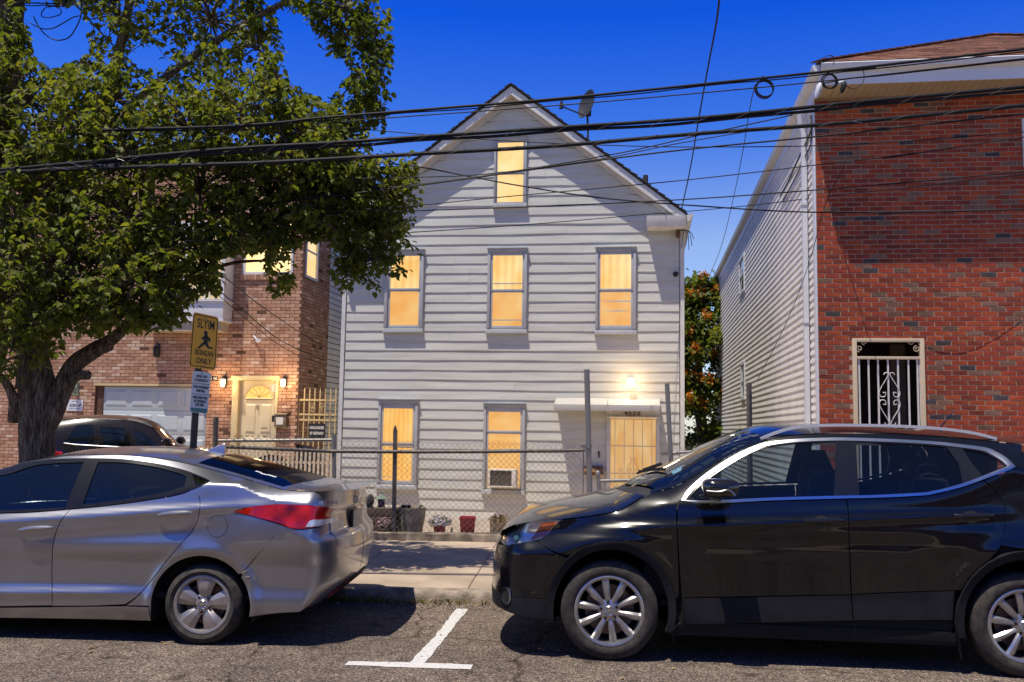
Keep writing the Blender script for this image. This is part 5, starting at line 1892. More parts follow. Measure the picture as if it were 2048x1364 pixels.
# the swage line rising from the front door to the tail lamp, the hollow under it, the sill line, the arch lip
sed.bumps = [crease(-420, 560, 1068, 1008, .035, .018), crease(-420, 500, 1105, 1055, .075, -.020), crease(-300, 300, 1186, 1186, .030, .016)]
_wc = sp(401, 1211)
def arch_lip(x, z):
    d = np.sqrt((x - _wc[0]) ** 2 + (z - _wc[1]) ** 2)
    return -.020 * np.exp(-((d - .375) / .045) ** 2) * (z > .12)
sed.bumps.append(arch_lip)
# crisp fold across the bumper
def bumper_fold(x, z):
    x0, z0 = sp(560, 1050); x1, z1 = sp(640, 1100)
    t = np.clip((x - x0) / (x1 - x0), 0, 1)
    return -.016 * t * np.exp(-((z - (z0 + (z1 - z0) * t)) / .05) ** 2)
sed.bumps.append(bumper_fold)

sedan = thing('parked_car', 'silver sedan parked at the kerb at left, red tail lamp, dark windows and scuffed bumper', 'car', SF.M, group='cars parked at the kerb')
def spx(pts, n=4):
    return sed.inv(spoly(pts, n))
R_arch = arc_pts((401, 1213), 99, 101, 0, 180, 26)
seam_b = [(141, 1017), (120, 1045), (108, 1080), (104, 1120), (104, 1211)]
seam_r = [(389, 976), (399, 995), (399, 1023), (389, 1055), (359, 1091), (330, 1125)]
# glass and frames
win_f = [(-190, 1016, 0), (-120, 976), (-60, 954), (0, 957 - 6), (24, 946), (56, 935), (92, 928), (167, 924.5, 0), (150, 966), (131, 1014, 0), (60, 1018), (0, 1020), (-100, 1026)]
win_r = [(196, 924.5, 0), (240, 925), (279, 929), (320, 936), (362, 948), (373, 955, 0), (368, 974, 0), (330, 984), (280, 993), (220, 1002), (166, 1008.5, 0), (180, 968)]
win_q = [(385, 949, 0), (418, 962, 0), (393, 973, 0)]
frame_o = [(-235, 1030, 0), (-200, 1004), (-130, 962), (-60, 943), (0, 939), (40, 927), (80, 920.5), (130, 917.5), (185, 917), (250, 919), (310, 927), (360, 938), (395, 950), (421, 962, 0), (395, 976), (360, 988), (300, 999), (220, 1010), (140, 1018), (60, 1024), (0, 1026), (-100, 1032)]
fo, wf, wr, wq = spx(frame_o), spx(win_f), spx(win_r), spx(win_q)
m_seal = M('window_frame_black', (0.014, 0.014, 0.015), 0.2, var=0.15, scale=8, spec=.4)
sed.panel('window_frame', fo, m_seal, sedan, holes=[wf, wr, wq], gap=.001, off=.001)
sed.panel('window_frame', fo, m_seal, sedan, holes=[wf, wr, wq], gap=.001, off=.001, far=True)
for far in (False, True):
    for w_ in (wf, wr, wq):
        sed.panel('side_window', w_, m_glassd, sedan, gap=-.004, off=-.006, rim=0, far=far)
# door skins
def clip_door(lft, rgt):
    top_ = [(140, 1018)]
    return lft, rgt
fdoor = [(-235, 1031, 0), (-100, 1033), (0, 1027), (60, 1025), (140, 1019, 0)] + seam_b[1:-1] + [(104, 1211, 0), (0, 1213), (-150, 1214), (-248, 1212, 0), (-262, 1130), (-250, 1060)]
rdoor = [(140, 1019, 0), (220, 1011), (300, 1000), (360, 989), (389, 977, 0)] + seam_r[1:] + [(303, 1160), (275, 1192), (250, 1209, 0), (180, 1212), (104, 1212, 0)] + [(104, 1120), (108, 1080), (120, 1045)]
doors = {}
for far in (False, True):
    for nm, pl_ in (('front', fdoor), ('rear', rdoor)):
        doors[nm, far] = sed.panel('door', spx(pl_), m_silver, sedan, far=far, gap=.003)
# quarter panel with roof side rail, sill
lamp_o = [(467, 1023, 0), (500, 1014), (553, 1008.5), (618, 1010.5), (650, 1014), (679, 1020, 0), (672, 1037), (640, 1053), (591, 1058), (555, 1046), (510, 1034)]
c_edge = [(540, 971.5, 0), (552, 1008.5, 0)]
arch_pts = [(p[0], p[1], 0) if i in (0, 25) else p for i, p in enumerate(R_arch)]
quart = [(421, 962, 0), (395, 950), (360, 938), (310, 927), (250, 919), (185, 917), (130, 917.5), (80, 920.5), (40, 927), (0, 939), (-60, 943), (-130, 962), (-200, 1004), (-235, 1030, 0),
         (-212, 1040, 0)] + [(-100, 985), (0, 946.5), (60, 929.5), (120, 917.5 - 4), (185, 910.5), (250, 910.5), (320, 917.5), (380, 928.5), (440, 943.5), (500, 960.5), (540, 971.5, 0),
         (552, 1008.5, 0), (500, 1014), (467, 1023, 0), (510, 1034), (555, 1047, 0), (546, 1075), (515, 1110), (485, 1146, 0)] \
        + [(p[0], p[1]) for p in arc_pts((401, 1213), 99, 101, 40, 180, 20)] + [(302, 1240, 0), (298, 1212, 0), (252, 1211, 0), (275, 1193), (303, 1161), (330, 1126)] + seam_r[::-1][1:]
Q = spx(quart)
for far in (False, True):
    sed.panel('quarter_panel', Q, m_silver, sedan, far=far, gap=.002, res=.02)
sill = [(-255, 1215, 0), (-100, 1216), (100, 1214), (250, 1212, 0), (297, 1214, 0), (302, 1242, 0), (200, 1239), (0, 1236), (-260, 1236, 0)]
for far in (False, True):
    sed.panel('sill', spx(sill), m_silver, sedan, far=far)
# front wing and nose (out of the picture to the left, closed so that the car is whole)
wx = _wc[0] - 2.70
zt = lambda x: float(s_edge(np.array(x)))
nose = [(xl_ - 1.05, .22), (xl_ - 1.05, .66), (xl_ - .4, .72)] + [(x, zt(x) - .005) for x in np.linspace(xl_, sp(-250, 1040)[0] - .05, 8)] + [(sp(-250, 1060)[0] - .02, .75), (sp(-262, 1130)[0] - .01, .5), (sp(-252, 1214)[0], .30), (wx + .37, .20)] \
    + [(wx + .36 * math.cos(a_), _wc[1] + .36 * math.sin(a_)) for a_ in np.linspace(0, math.pi, 16)] + [(wx - .38, .20)]
for far in (False, True):
    sed.panel('front_wing', nose, m_silver, sedan, far=far, gap=0)
# rear bumper and boot, wrapped round the tail to the centre line, mirrored for the far half
smax = xr_ + sed.LC
bl = sed.inv([(555, 1047)])[0]
lamp = spx(lamp_o)
lid_s = sed.inv([(672, 1037)])[0][0]
zlid = tailx(707, 1086)[1]
pb = sed.inv([(546, 1075), (515, 1110), (485, 1146)] + arc_pts((401, 1213), 99, 101, 35, -12, 8) + [(505, 1233), (560, 1226), (620, 1213)])
lb = sed.inv([(591, 1059), (640, 1054), (662, 1044)])
lid_curve = [(lid_s + .02, lb[-1][1] - .06), (lid_s + .05, zlid + .10), (lid_s + .14, zlid + .02), (smax, zlid)]
bump = [bl] + pb + [(xr_ + .35, pb[-1][1] - .005), (smax, pb[-1][1] + .01)] + lid_curve[::-1] + lb[::-1]
for far in (False, True):
    sed.panel('rear_bumper', bump, m_silver, sedan, far=far, gap=.002, label='scuffed rear bumper' if not far else None)
# boot lid: from the lid seam up to the spoiler edge
zsp = lambda s_: float(s_edge(np.array(min(s_, xr_))))
q_t = sed.inv([(552, 1008.5), (618, 1010.5), (650, 1014), (679, 1020), (672, 1037)])
q0_ = sed.inv([(541, 972.5)])[0]
ls = np.linspace(q0_[0] + .01, smax, 18)
bootp = [q0_] + q_t + [(p[0], p[1]) for p in lid_curve] + [(x, zsp(x) - .002) for x in ls[::-1]] 
bootp = [p for i, p in enumerate(bootp) if i == 0 or abs(p[0] - bootp[i - 1][0]) + abs(p[1] - bootp[i - 1][1]) > 1e-4]
for far in (False, True):
    boot = sed.panel('boot_lid', bootp, m_silver, sedan, far=far, gap=.002, res=.03)
    tl = sed.panel('tail_lamp', lamp, m_redl, sedan, far=far, off=.006, gap=.002, rim=.02)
    sed.panel('reversing_lens', spx([(611, 1054, 0), (620, 1041), (640, 1039), (675, 1036, 0), (668, 1042), (640, 1052)]), m_clear, tl, far=far, off=.009, gap=.001, rim=.004)
# black valance and reflector low on the bumper
val = sed.inv([(642, 1200), (690, 1164)])
vz = val[1][1]
vp = [(val[0][0], val[0][1] - .03), (val[1][0] - .12, vz - .01), (val[1][0], vz + .02), (smax, vz + .03), (smax, val[0][1] - .07), (val[0][0] + .1, val[0][1] - .06)]
for far in (False, True):
    sed.panel('valance', vp, m_plast, sedan, far=far, off=.004, gap=0)
    sed.panel('reflector', [(val[0][0] + .11, vz - .075), (val[1][0] + .05, vz - .01), (val[1][0] + .06, vz + .010), (val[0][0] + .14, vz - .045)], m_redl, sedan, far=far, off=.009, gap=0)
# number plate in its recess, badges
ps0, ps1 = smax - .34, smax
pz0, pz1 = tailx(707, 1055)[1], tailx(707, 1020)[1]
pzc = (pz0 + pz1) / 2
pl_ = MB()
nn = 8
xs_ = np.linspace(.89 - .155, .89 + .155, 2)
xc_p = float(s_Xr(np.array(pzc))) + .012
for far in (False, True):
    sed.panel('plate_recess', [(smax - .47, pz0 - .06), (smax, pz0 - .06), (smax, pz1 + .05), (smax - .47, pz1 + .05)], m_silver, sedan, far=far, off=.008, gap=0, rim=.01)
mb = MB(); mb.box(xc_p + .006, xc_p + .016, .89 - .20, .89 - .158, pzc - .085, pzc + .085); obj('plate_shadow_gap', mb, m_well, sedan)  # black strip beside the plate stands in for its shadow gap
mb = MB(); mb.box(xc_p + .0165, xc_p + .022, .89 - .155, .89 + .155, pzc - .075, pzc + .075); obj('number_plate', mb, m_plate, sedan, bevel=.004)
# oval badge on the lid, and the model lettering as in the photo
zb_ = tailx(712, 998)[1]
xb_ = float(s_Xr(np.array(zb_))) + .004
mb = MB(); mb.tube([(xb_, .89 + .062 * math.cos(t), zb_ + .034 * math.sin(t)) for t in np.linspace(0, 2 * math.pi, 25)], .0045, 6)
mb.bar((xb_, .89 - .022, zb_ - .022), (xb_, .89 - .012, zb_ + .024), .006, .006); mb.bar((xb_, .89 + .012, zb_ - .024), (xb_, .89 + .022, zb_ + .022), .006, .006); mb.bar((xb_, .89 - .02, zb_ - .003), (xb_, .89 + .02, zb_ + .003), .006, .006)
obj('badge', mb, m_chrome, sedan, smooth=True)
for k, ch in enumerate('PEWTERKID'):
    q = sed.inv([(640 + 4.3 * k, 1007.5 - .35 * k)])[0]
    A = np.array([q[0]]), np.array([q[1]])
    p, n_ = sed.P(*A)[0], sed.N(*A)[0]
    t_ = (sed.P(A[0] + .01, A[1]) - sed.P(A[0] - .01, A[1]))[0]; t_ /= np.linalg.norm(t_)
    up_ = np.cross(n_, t_)
    Rm = Matrix(((t_[0], up_[0], n_[0], 0), (t_[1], up_[1], n_[1], 0), (t_[2], up_[2], n_[2], 0), (0, 0, 0, 1)))
    text('lettering', ch, .034, m_chrome, sedan, p + n_ * .003, Rm, ext=.0015, bold=.001)
# fuel flap, handles, shark fin, body damage
fx_, fz_ = sed.inv([(435, 1052.5)])[0]
flap = [(fx_ + .072 * math.cos(t), fz_ + .075 * math.sin(t)) for t in np.linspace(0, 2 * math.pi, 28, endpoint=False)]
fl2 = [(fx_ + .075 * math.cos(t), fz_ + .078 * math.sin(t)) for t in np.linspace(0, 2 * math.pi, 28, endpoint=False)]
sed.panel('fuel_flap', fl2, m_well, sedan, off=.0008, gap=0, rim=0, res=.03)
sed.panel('fuel_flap', flap, m_silver, sedan, off=.002, gap=0, rim=.002, res=.03)
def door_handle(px0, px1, py, par, mt, far=False):
    (x0, z0), (x1, z1) = sed.inv([(px0, py + 2), (px1, py - 3)])
    xc_, zc_ = (x0 + x1) / 2, (z0 + z1) / 2
    cup = [(xc_ + .012 + .062 * math.cos(t), zc_ - .010 + .040 * math.sin(t)) for t in np.linspace(0, 2 * math.pi, 24, endpoint=False)]
    h_ = sed.panel('handle_cup', cup, m_silver, par, off=.001, gap=0, rim=0, res=.02, far=far)
    pts, rs = [], []
    for k in range(13):
        t = k / 12
        x = x0 + (x1 - x0) * t; z = z0 + (z1 - z0) * t + .006 * math.sin(t * math.pi)
        y = float(sed.a(np.array(x), np.array(z))) - .008 - .026 * math.sin(t * math.pi) ** .5
        pts.append((x, y if not far else sed.Wd - y, z)); rs.append(.006 + .011 * math.sin(min(1, max(0, t)) * math.pi) ** .6)
    m_ = MB(); m_.tube(pts, rs, 10)
    obj('handle', m_, mt, par, smooth=True)
for far in (False, True):
    door_handle(39, 107, 1058, doors['front', far], m_alloy, far)
    door_handle(316, 385, 1028, doors['rear', far], m_alloy, far)
# dark under-skin so that the seams read as gaps
under = [(xl_ - .9, .24), (xl_ - .9, .66)] + [(x, float(s_belt(np.array(x))) - .05) for x in np.linspace(xl_ - .3, xr_ + .1, 24)] + [(xr_ + .95, .72), (xr_ + .95, .40), (xr_ + .3, .30)] \
    + [(_wc[0] + .40 * math.cos(a_), _wc[1] + .40 * math.sin(a_)) for a_ in np.linspace(0, math.pi, 14)] + [(_wc[0] - .45, .24), (wx + .45, .24)] + [(wx + .40 * math.cos(a_), _wc[1] + .40 * math.sin(a_)) for a_ in np.linspace(0, math.pi, 14)] + [(wx - .45, .26)]
for far in (False, True):
    sed.panel('body_shell', under, m_well, sedan, far=far, off=-.022, gap=0, rim=0, res=.09, dense=.06)
for cx_ in (_wc[0], wx):
    for (y0, y1) in ((.03, .42), (1.75, 1.36)):
        well(sedan, cx_, _wc[1], .375, y0, y1, .16)
Rw = _wc[1]
sp5 = [math.radians(a_) for a_ in (84, 156, 228, 300, 372)]
for cx_ in (_wc[0], wx):
    wheel(sedan, cx_, .115, Rw, Rw, Rw * .70, .20, sp5, m_alloyd, -1)
    wheel(sedan, cx_, 1.665, Rw, Rw, Rw * .70, .20, sp5, m_alloyd, 1)
# roof, screens, boot top, bonnet
s_crown = curve([ex_[0], sp(-210, 1040)[0], sp(-60, 960)[0], sp(200, 912)[0], sp(400, 930)[0], sp(540, 972)[0], sp(620, 983)[0], sp(705, 980)[0]], [.05, .10, .075, .055, .075, .065, .022, .018])
x_wt, x_wb = sp(-20, 952, .3)[0], sp(-225, 1045, .2)[0]
x_rt, x_rb = sp(388, 930, .29)[0], sp(556, 976, .19)[0]
xd = sp(712, 979, .2)[0]
bow = lambda v: 1 - (2 * v - 1) ** 2
sed.top('roof', lambda v: x_wt - .02 * bow(v), lambda v: x_rt + .05 * bow(v), m_silver, sedan, s_crown)
sed.top('rear_window', lambda v: x_rt + .006 + .05 * bow(v), lambda v: x_rb + .13 * bow(v), GLASS('rear_glass', (.12, .10, .08), gl=(.55, .5, .45), rough=.05, ior=1.3), sedan, s_crown, v0=.045, v1=.955, lift=.002)
for v0, v1 in ((0, .0449), (.9551, 1)):
    sed.top('pillar', lambda v: x_rt + .006, lambda v: x_rb + .02, m_silver, sedan, s_crown, v0=v0, v1=v1, nv=5)
sed.top('boot_top', lambda v: x_rb + .004 + .13 * bow(v), lambda v: xr_ + (xd - xr_) * 1.0 + .05 * bow(v), m_silver, sedan, s_crown)
sed.top('windscreen', lambda v: x_wb - .12 * bow(v), lambda v: x_wt - .006 - .02 * bow(v), m_glassd, sedan, s_crown)
sed.top('bonnet', lambda v: xl_ - .30 - .3 * bow(v), lambda v: x_wb - .006 - .12 * bow(v), m_silver, sedan, s_crown)
mb = MB(); mb.box(x_wb - .5, x_rb + .3, .12, 1.66, .30, .34); obj('floor', mb, m_int, sedan)
mb = MB(); mb.hexa([(x_rt - .55, .2, .34), (x_rt + .0, .2, .34), (x_rt + .0, 1.58, .34), (x_rt - .55, 1.58, .34)], [(x_rt - .2, .25, 1.0), (x_rb - .1, .25, .93), (x_rb - .1, 1.53, .93), (x_rt - .2, 1.53, 1.0)]); obj('rear_seat', mb, m_int, sedan, bevel=.04)
for y in (.30, .95):
    mb = MB(); xs0 = sp(150, 1000)[0] - .25
    mb.hexa([(xs0, y, .34), (xs0 + .2, y, .34), (xs0 + .2, y + .5, .34), (xs0, y + .5, .34)], [(xs0 + .22, y + .04, 1.0), (xs0 + .32, y + .04, 1.0), (xs0 + .32, y + .46, 1.0), (xs0 + .22, y + .46, 1.0)]); obj('seat', mb, m_int, sedan, bevel=.04)
f0 = sp(436, 915, .80)
fb = SF.fy(436, 912, .89)
mb = MB(); zr_ = float(s_edge(np.array(fb.x))) + float(s_crown(np.array(fb.x)))
mb.hexa([(fb.x - .14, .87, zr_ - .01), (fb.x + .06, .86, zr_ - .03), (fb.x + .06, .92, zr_ - .03), (fb.x - .14, .91, zr_ - .01)], [(fb.x + .03, .885, zr_ + .068), (fb.x + .055, .885, zr_ + .07), (fb.x + .055, .895, zr_ + .07), (fb.x + .03, .895, zr_ + .068)])
obj('roof_aerial', mb, m_silver, sedan, bevel=.006)
# white sticker inside the rear screen
q = SF.fy(525, 965, .42)
mb = MB(); rr = random.Random(2)
for k in range(7):
    x, y = q.x - .07 + .024 * k, .42 + rr.uniform(-.01, .01)
    A = sed.T(np.array([x]), np.array([(y - .22) / 1.34]), s_crown)[0]; B = sed.T(np.array([x + .026]), np.array([(y - .22) / 1.34]), s_crown)[0]
    mb.quad(A + (0, 0, .005), B + (0, 0, .005), B + (0, .05, .008), A + (0, .04, .008))
obj('sticker', mb, m_sticker, sedan)
# cracked bumper corner
m_crack = M('bare_plastic_scar', (0.26, 0.22, 0.17), 0.8, var=0.4, scale=60)
for pts in (((484, 1147), (489, 1143), (494, 1141)), ((490, 1156), (494, 1154), (499, 1153)), ((508, 1148), (509, 1155), (511, 1161))):
    P_ = sed.inv(pts); mb = MB()
    mb.tube([tuple(sed.P(np.array([a_]), np.array([b_]))[0] - np.array([0, .003, 0])) for a_, b_ in P_], .003, 4)
    obj('scratch', mb, m_crack, sedan)
# ============================================================ black crossover (nose to the left)
_g = on_z(1217, 1323, 0.0)
VF = Frame((_g.x, _g.y - .02, 0), 6.0)
def vp_(px, py, y=0.0):
    q = VF.fy(px, py, y); return float(q.x), float(q.z)
vw1 = vp_(1218.5, 1223.5); vw2 = vp_(2055, 1250)
WB = vw2[0] - vw1[0]
e_px = [((990, 1085), .16), ((1005, 1062), .13), ((1030, 1049), .11), ((1125, 1038), .09), ((1199, 1028), .09), ((1232, 1022), .10), ((1252, 1013), .11), ((1280, 996), .13), ((1310, 984), .15), ((1342, 975), .17), ((1378, 957), .20),
        ((1440, 921), .25), ((1500, 892), .28), ((1560, 873.5), .29), ((1620, 867), .29), ((1690, 865), .29), ((1770, 866), .29), ((1850, 870), .29), ((1924, 875.5), .28), ((1990, 882), .28), ((2048, 888), .28)]
ex_, ez_, ey_ = [], [], []
for p, y in e_px:
    q = vp_(p[0], p[1], y); ex_.append(q[0]); ez_.append(q[1]); ey_.append(y)
xt = ex_[-1]
for dx, z, y in ((.25, ez_[-1] - .03, .28), (.45, ez_[-1] - .09, .27), (.62, 1.28, .24), (.80, 1.0, .16), (.95, .9, .14)):
    ex_.append(xt + dx); ez_.append(z); ey_.append(y)
v_edge, v_yi = curve(ex_, ez_), curve(ex_, ey_)
b_px = [(985, 1095), (1030, 1072), (1125, 1058), (1250, 1035), (1340, 1010), (1415, 1007), (1546, 1001), (1692, 997), (1846, 991.5), (1928, 974), (1980, 953), (2031, 934)]
bx_, bz_ = zip(*[vp_(p[0], p[1], .05) for p in b_px])
bx_, bz_ = list(bx_) + [xt + .3, xt + .7], list(bz_) + [1.18, .98]
v_belt = curve(bx_, bz_)
v_ib = curve([bx_[0], bx_[3], bx_[4], bx_[8], bx_[11], xt + .7], [.12, .06, .045, .045, .07, .12])
v_low = curve([.1, .20, .30, .42, .50, .62, .74, .82, .90, 1.0, 1.2], [.11, .060, .048, .050, .046, .036, .020, .004, .010, .030, .06])
xcl = vp_(1062, 1150, .05)[0]
fx_, fz_ = [], []
for p in [(1010, 1240), (988, 1216), (985, 1190), (984, 1150), (986, 1115), (992, 1088), (1002, 1062), (1020, 1045)]:
    q = vp_(p[0], p[1], .7); fx_.append(q[0]); fz_.append(q[1])
v_Xl = curve(fz_, fx_)
xcr = vw2[0] + .48
v_Xr = curve([.2, .45, .7, .95, 1.2, 1.5], [xcr + .28, xcr + .36, xcr + .36, xcr + .33, xcr + .22, xcr + .05])
suv = Car(VF, 1.84, v_belt, v_edge, v_yi, v_ib, v_low, (xcl, v_Xl), (xcr, v_Xr), 2.3)
def vcrease(x0, z0, x1, z1, wdt, amp):
    def f(x, z):
        t = (x - x0) / (x1 - x0)
        d = (z - (z0 + (z1 - z0) * t)) / wdt
        return -amp * np.clip(np.minimum(t, 1 - t) * 7, 0, 1) * np.exp(-d * d)
    return f
pA, pB = vp_(1120, 1062), vp_(2040, 1028)
pC, pD = vp_(1340, 1085), vp_(1900, 1092)
suv.bumps = [vcrease(*pA, *pB, .030, .016), vcrease(*pC, *pD, .06, -.020)]
def v_arch(cx_, cz_, r0):
    def f(x, z):
        d = np.sqrt((x - cx_) ** 2 + (z - cz_) ** 2)
        return -.022 * np.exp(-((d - r0) / .07) ** 2) * (z > .1)
    return f
suv.bumps += [v_arch(*vw1, .47), v_arch(*vw2, .47)]
def chin(x, z):                                   # lower cladding stands a little proud
    return -.003 / (1 + np.exp((z - .44) / .012))
suv.bumps.append(chin)

car2 = thing('parked_car', 'black crossover parked at the kerb at right with roof rails and chrome window strip', 'car', VF.M, group='cars parked at the kerb')
def vpx(pts, n=4): return suv.inv(spoly(pts, n))
ofx, ofz = vw2[0] - vw1[0], vw2[1] - vw1[1]
def ell(c_px, rx, ry, a0, a1, n=22): return arc_pts(c_px, rx, ry, a0, a1, n)
A1o, A1i = (1222, 1222), (1222, 1222)
arch_o = lambda a0, a1, n=22: suv.inv(ell(A1o, 131, 141, a0, a1, n))
arch_i = lambda a0, a1, n=22: suv.inv(ell(A1i, 116, 126, a0, a1, n))
def shift(P_, k=1.0): return [(p[0] + ofx, p[1] + ofz) for p in P_]
o1, i1 = arch_o(190, -12), arch_i(190, -20)
zbm = suv.inv([(1087, 1243)])[0]
clad1 = o1 + [suv.inv([(1362, 1243)])[0], suv.inv([(1345, 1262)])[0]] + i1[::-1] + [suv.inv([(1110, 1246)])[0], suv.inv([(1086, 1243)])[0]]
for far in (False, True):
    suv.panel('arch_cladding', clad1, m_plast, car2, far=far, off=.014, gap=0, rim=.03)
o2, i2 = shift(o1), shift(i1)
clad2 = o2 + [(o2[-1][0] + .02, .22), (i2[-1][0], .22)] + i2[::-1] + [(i2[0][0] - .0, .24), (o2[0][0] + .01, .24)]
for far in (False, True):
    suv.panel('arch_cladding', clad2, m_plast, car2, far=far, off=.014, gap=0, rim=.03)
# window line: chrome strip, glasses, pillars
ch_o = [(1362, 1001, 0), (1379, 977), (1409, 950), (1448, 924), (1487, 903), (1526, 888), (1565, 881), (1605, 878), (1644, 876.5), (1692, 876), (1787, 879), (1865, 883.5), (1914, 888.5), (1971, 896), (1993, 905), (2012, 916), (2031, 934, 0),
        (2022, 939, 0), (1967, 959), (1928, 973), (1893, 982), (1865, 988), (1846, 991), (1748, 996), (1692, 997), (1546, 1001), (1448, 1006), (1400, 1007, 0)]
ch_i = [(1370, 1001, 0), (1385.5, 981), (1414, 955), (1452, 929), (1490, 907.5), (1528, 893), (1566, 887.5), (1605, 884), (1644, 882.5), (1692, 882), (1787, 885), (1865, 889.5), (1912, 894.5), (1964, 902), (1985, 911), (2003, 922), (2014, 932, 0),
        (2008, 936), (1964, 953), (1926, 967), (1890, 977), (1864, 982.5), (1846, 985.5), (1748, 990.5), (1692, 991.5), (1546, 995.5), (1448, 1000.5), (1402, 1002, 0)]
CO_, CI_ = vpx(ch_o), vpx(ch_i)
gl_f = [(1402, 1002, 0), (1374, 1001, 0), (1388, 983), (1416, 958), (1454, 932), (1492, 910), (1530, 895), (1567, 889), (1605, 885.5), (1644, 884), (1672, 883.5, 0), (1671, 940), (1668, 991.5, 0), (1546, 995), (1448, 1000)]
gl_r = [(1711, 884, 0), (1787, 886.5), (1865, 891), (1893, 894, 0), (1919, 929, 0), (1926, 966.5, 0), (1890, 976.5), (1864, 982), (1846, 985), (1748, 990), (1718, 991, 0), (1714, 940)]
gl_q = [(1924, 897, 0), (1962, 903), (1983, 912), (2001, 923), (2010, 932, 0), (1964, 952, 0), (1942, 925)]
GF, GR, GQ = vpx(gl_f), vpx(gl_r), vpx(gl_q)
for far in (False, True):
    suv.panel('chrome_strip', CO_, m_chrome, car2, holes=[CI_], off=.006, gap=0, far=far, rim=0 if far else .012)
    suv.panel('pillar_trim', CI_, m_gloss, car2, holes=[GF, GR, GQ], off=.001, gap=-.002, far=far)
    for g in (GF, GR, GQ):
        suv.panel('side_window', g, m_glasst, car2, off=-.006, gap=-.003, rim=0, far=far)
# doors, wing, bumper, sill cladding
seam1 = [(1362, 1001, 0), (1355, 1012), (1354, 1040), (1355, 1060), (1357, 1110)]
fd = [(1362, 1002, 0), (1402, 1008), (1448, 1007), (1546, 1002), (1692, 998, 0), (1696, 1017), (1698, 1067), (1702, 1189.5, 0), (1600, 1191), (1500, 1193), (1363, 1195.5, 0), (1358, 1120), (1355, 1062), (1355, 1016)]
rd = [(1693, 998, 0), (1748, 997), (1846, 992), (1893, 983), (1928, 974), (1966, 960, 0), (1987, 977), (2002, 997), (2009, 1016), (2010, 1055), (2004, 1090, 0)]
o2px = projn(suv.world(suv.P(np.array([p[0] for p in o2]), np.array([p[1] for p in o2]))))
arc2 = [tuple(q) for q in o2px if q[0] < 2004 and q[1] < 1182]
arc2.sort(key=lambda q: q[1])
rd = rd + [(q[0], q[1]) for q in arc2[1:]] + [(1910, 1181, 0), (1800, 1184.5), (1703, 1189, 0), (1698, 1067), (1696, 1017)]
vd = {}
for far in (False, True):
    vd['f', far] = suv.panel('door', vpx(fd), m_blackp, car2, far=far, gap=.003)
    vd['r', far] = suv.panel('door', vpx(rd), m_blackp, car2, far=far, gap=.003)
c1 = [(1364, 1196, 0), (1500, 1194), (1702, 1190.5, 0), (1706, 1241, 0), (1550, 1245), (1372, 1250, 0)]
c2 = [(1703, 1190, 0), (1800, 1185.5), (1909, 1181.5, 0), (1905, 1240, 0), (1800, 1241), (1707, 1241, 0)]
for far in (False, True):
    for c_ in (c1, c2):
        suv.panel('sill_cladding', vpx(c_), m_plast, car2, far=far, off=.002, rim=.02)
x_sl0, x_sl1 = vw1[0] + .40, vw2[0] - .42
for far in (False, True):
    suv.panel('sill', [(x_sl0, .27), (x_sl1, .27), (x_sl1, .17), (x_sl0, .17)], m_well, car2, far=far, off=-.02, gap=0, rim=0)
wing = [(1125, 1040, 0), (1199, 1030), (1230, 1024), (1250, 1016), (1280, 998), (1295, 990, 0), (1310, 984.5), (1342, 976), (1378, 958.5), (1440, 922.5), (1500, 893.5), (1560, 875), (1620, 868.5), (1690, 866.5), (1770, 867.5), (1850, 871.5), (1924, 877), (1990, 884), (2044, 889, 0),
        (2044, 936, 0), (2032, 934, 0), (2012, 915), (1993, 904), (1971, 895), (1914, 887.5), (1865, 882.5), (1787, 878), (1692, 875), (1644, 875.5), (1605, 877), (1565, 880), (1526, 887), (1487, 902), (1448, 923), (1409, 949), (1378, 976), (1360, 1001, 0),
        (1354, 1012), (1353, 1040), (1354, 1060), (1356, 1110), (1358, 1190, 0)] + [tuple(q) for q in ell(A1o, 131, 141, 10, 128, 22)][0:] + [(1105, 1102), (1076, 1081, 0), (1092, 1071), (1113, 1048, 0)]
for far in (False, True):
    suv.panel('front_wing', vpx(wing), m_blackp, car2, far=far, gap=.002)
quart = [(xt + .0, float(v_edge(np.array(xt))) - .01)] + [(x, float(v_edge(np.array(x))) - .01) for x in np.linspace(xt + .05, xcr, 6)] + [(xcr + .25, 1.0), (xcr + .3, .62), (vw2[0] + .55, .50)] \
    + [p for p in o2[::-1] if p[0] > vw2[0] - 9 and p[1] > .42 and not (p[0] < vw2[0] and p[1] < suv.inv([(2003, 1092)])[0][1])] + suv.inv([(2003, 1091), (2010, 1055), (2009, 1016), (2002, 997), (1987, 977), (1968, 960), (2022, 940), (2033, 934.5)])
for far in (False, True):
    suv.panel('quarter_panel', quart, m_blackp, car2, far=far, gap=.002)
vmin, vmax = xcl - suv.LC, xcr + suv.LC
# tail, outside the picture, closed simply
tailp = [(vw2[0] + .56, .30), (vmax, .30), (vmax, float(v_edge(np.array(xcr))) - .01)] + [(xcr + .26, float(v_edge(np.array(xcr))) - .01), (xcr + .26, 1.0), (xcr + .31, .62), (vw2[0] + .56, .50)]
for far in (False, True):
    suv.panel('tailgate', tailp, m_blackp, car2, far=far, gap=.002, res=.08)
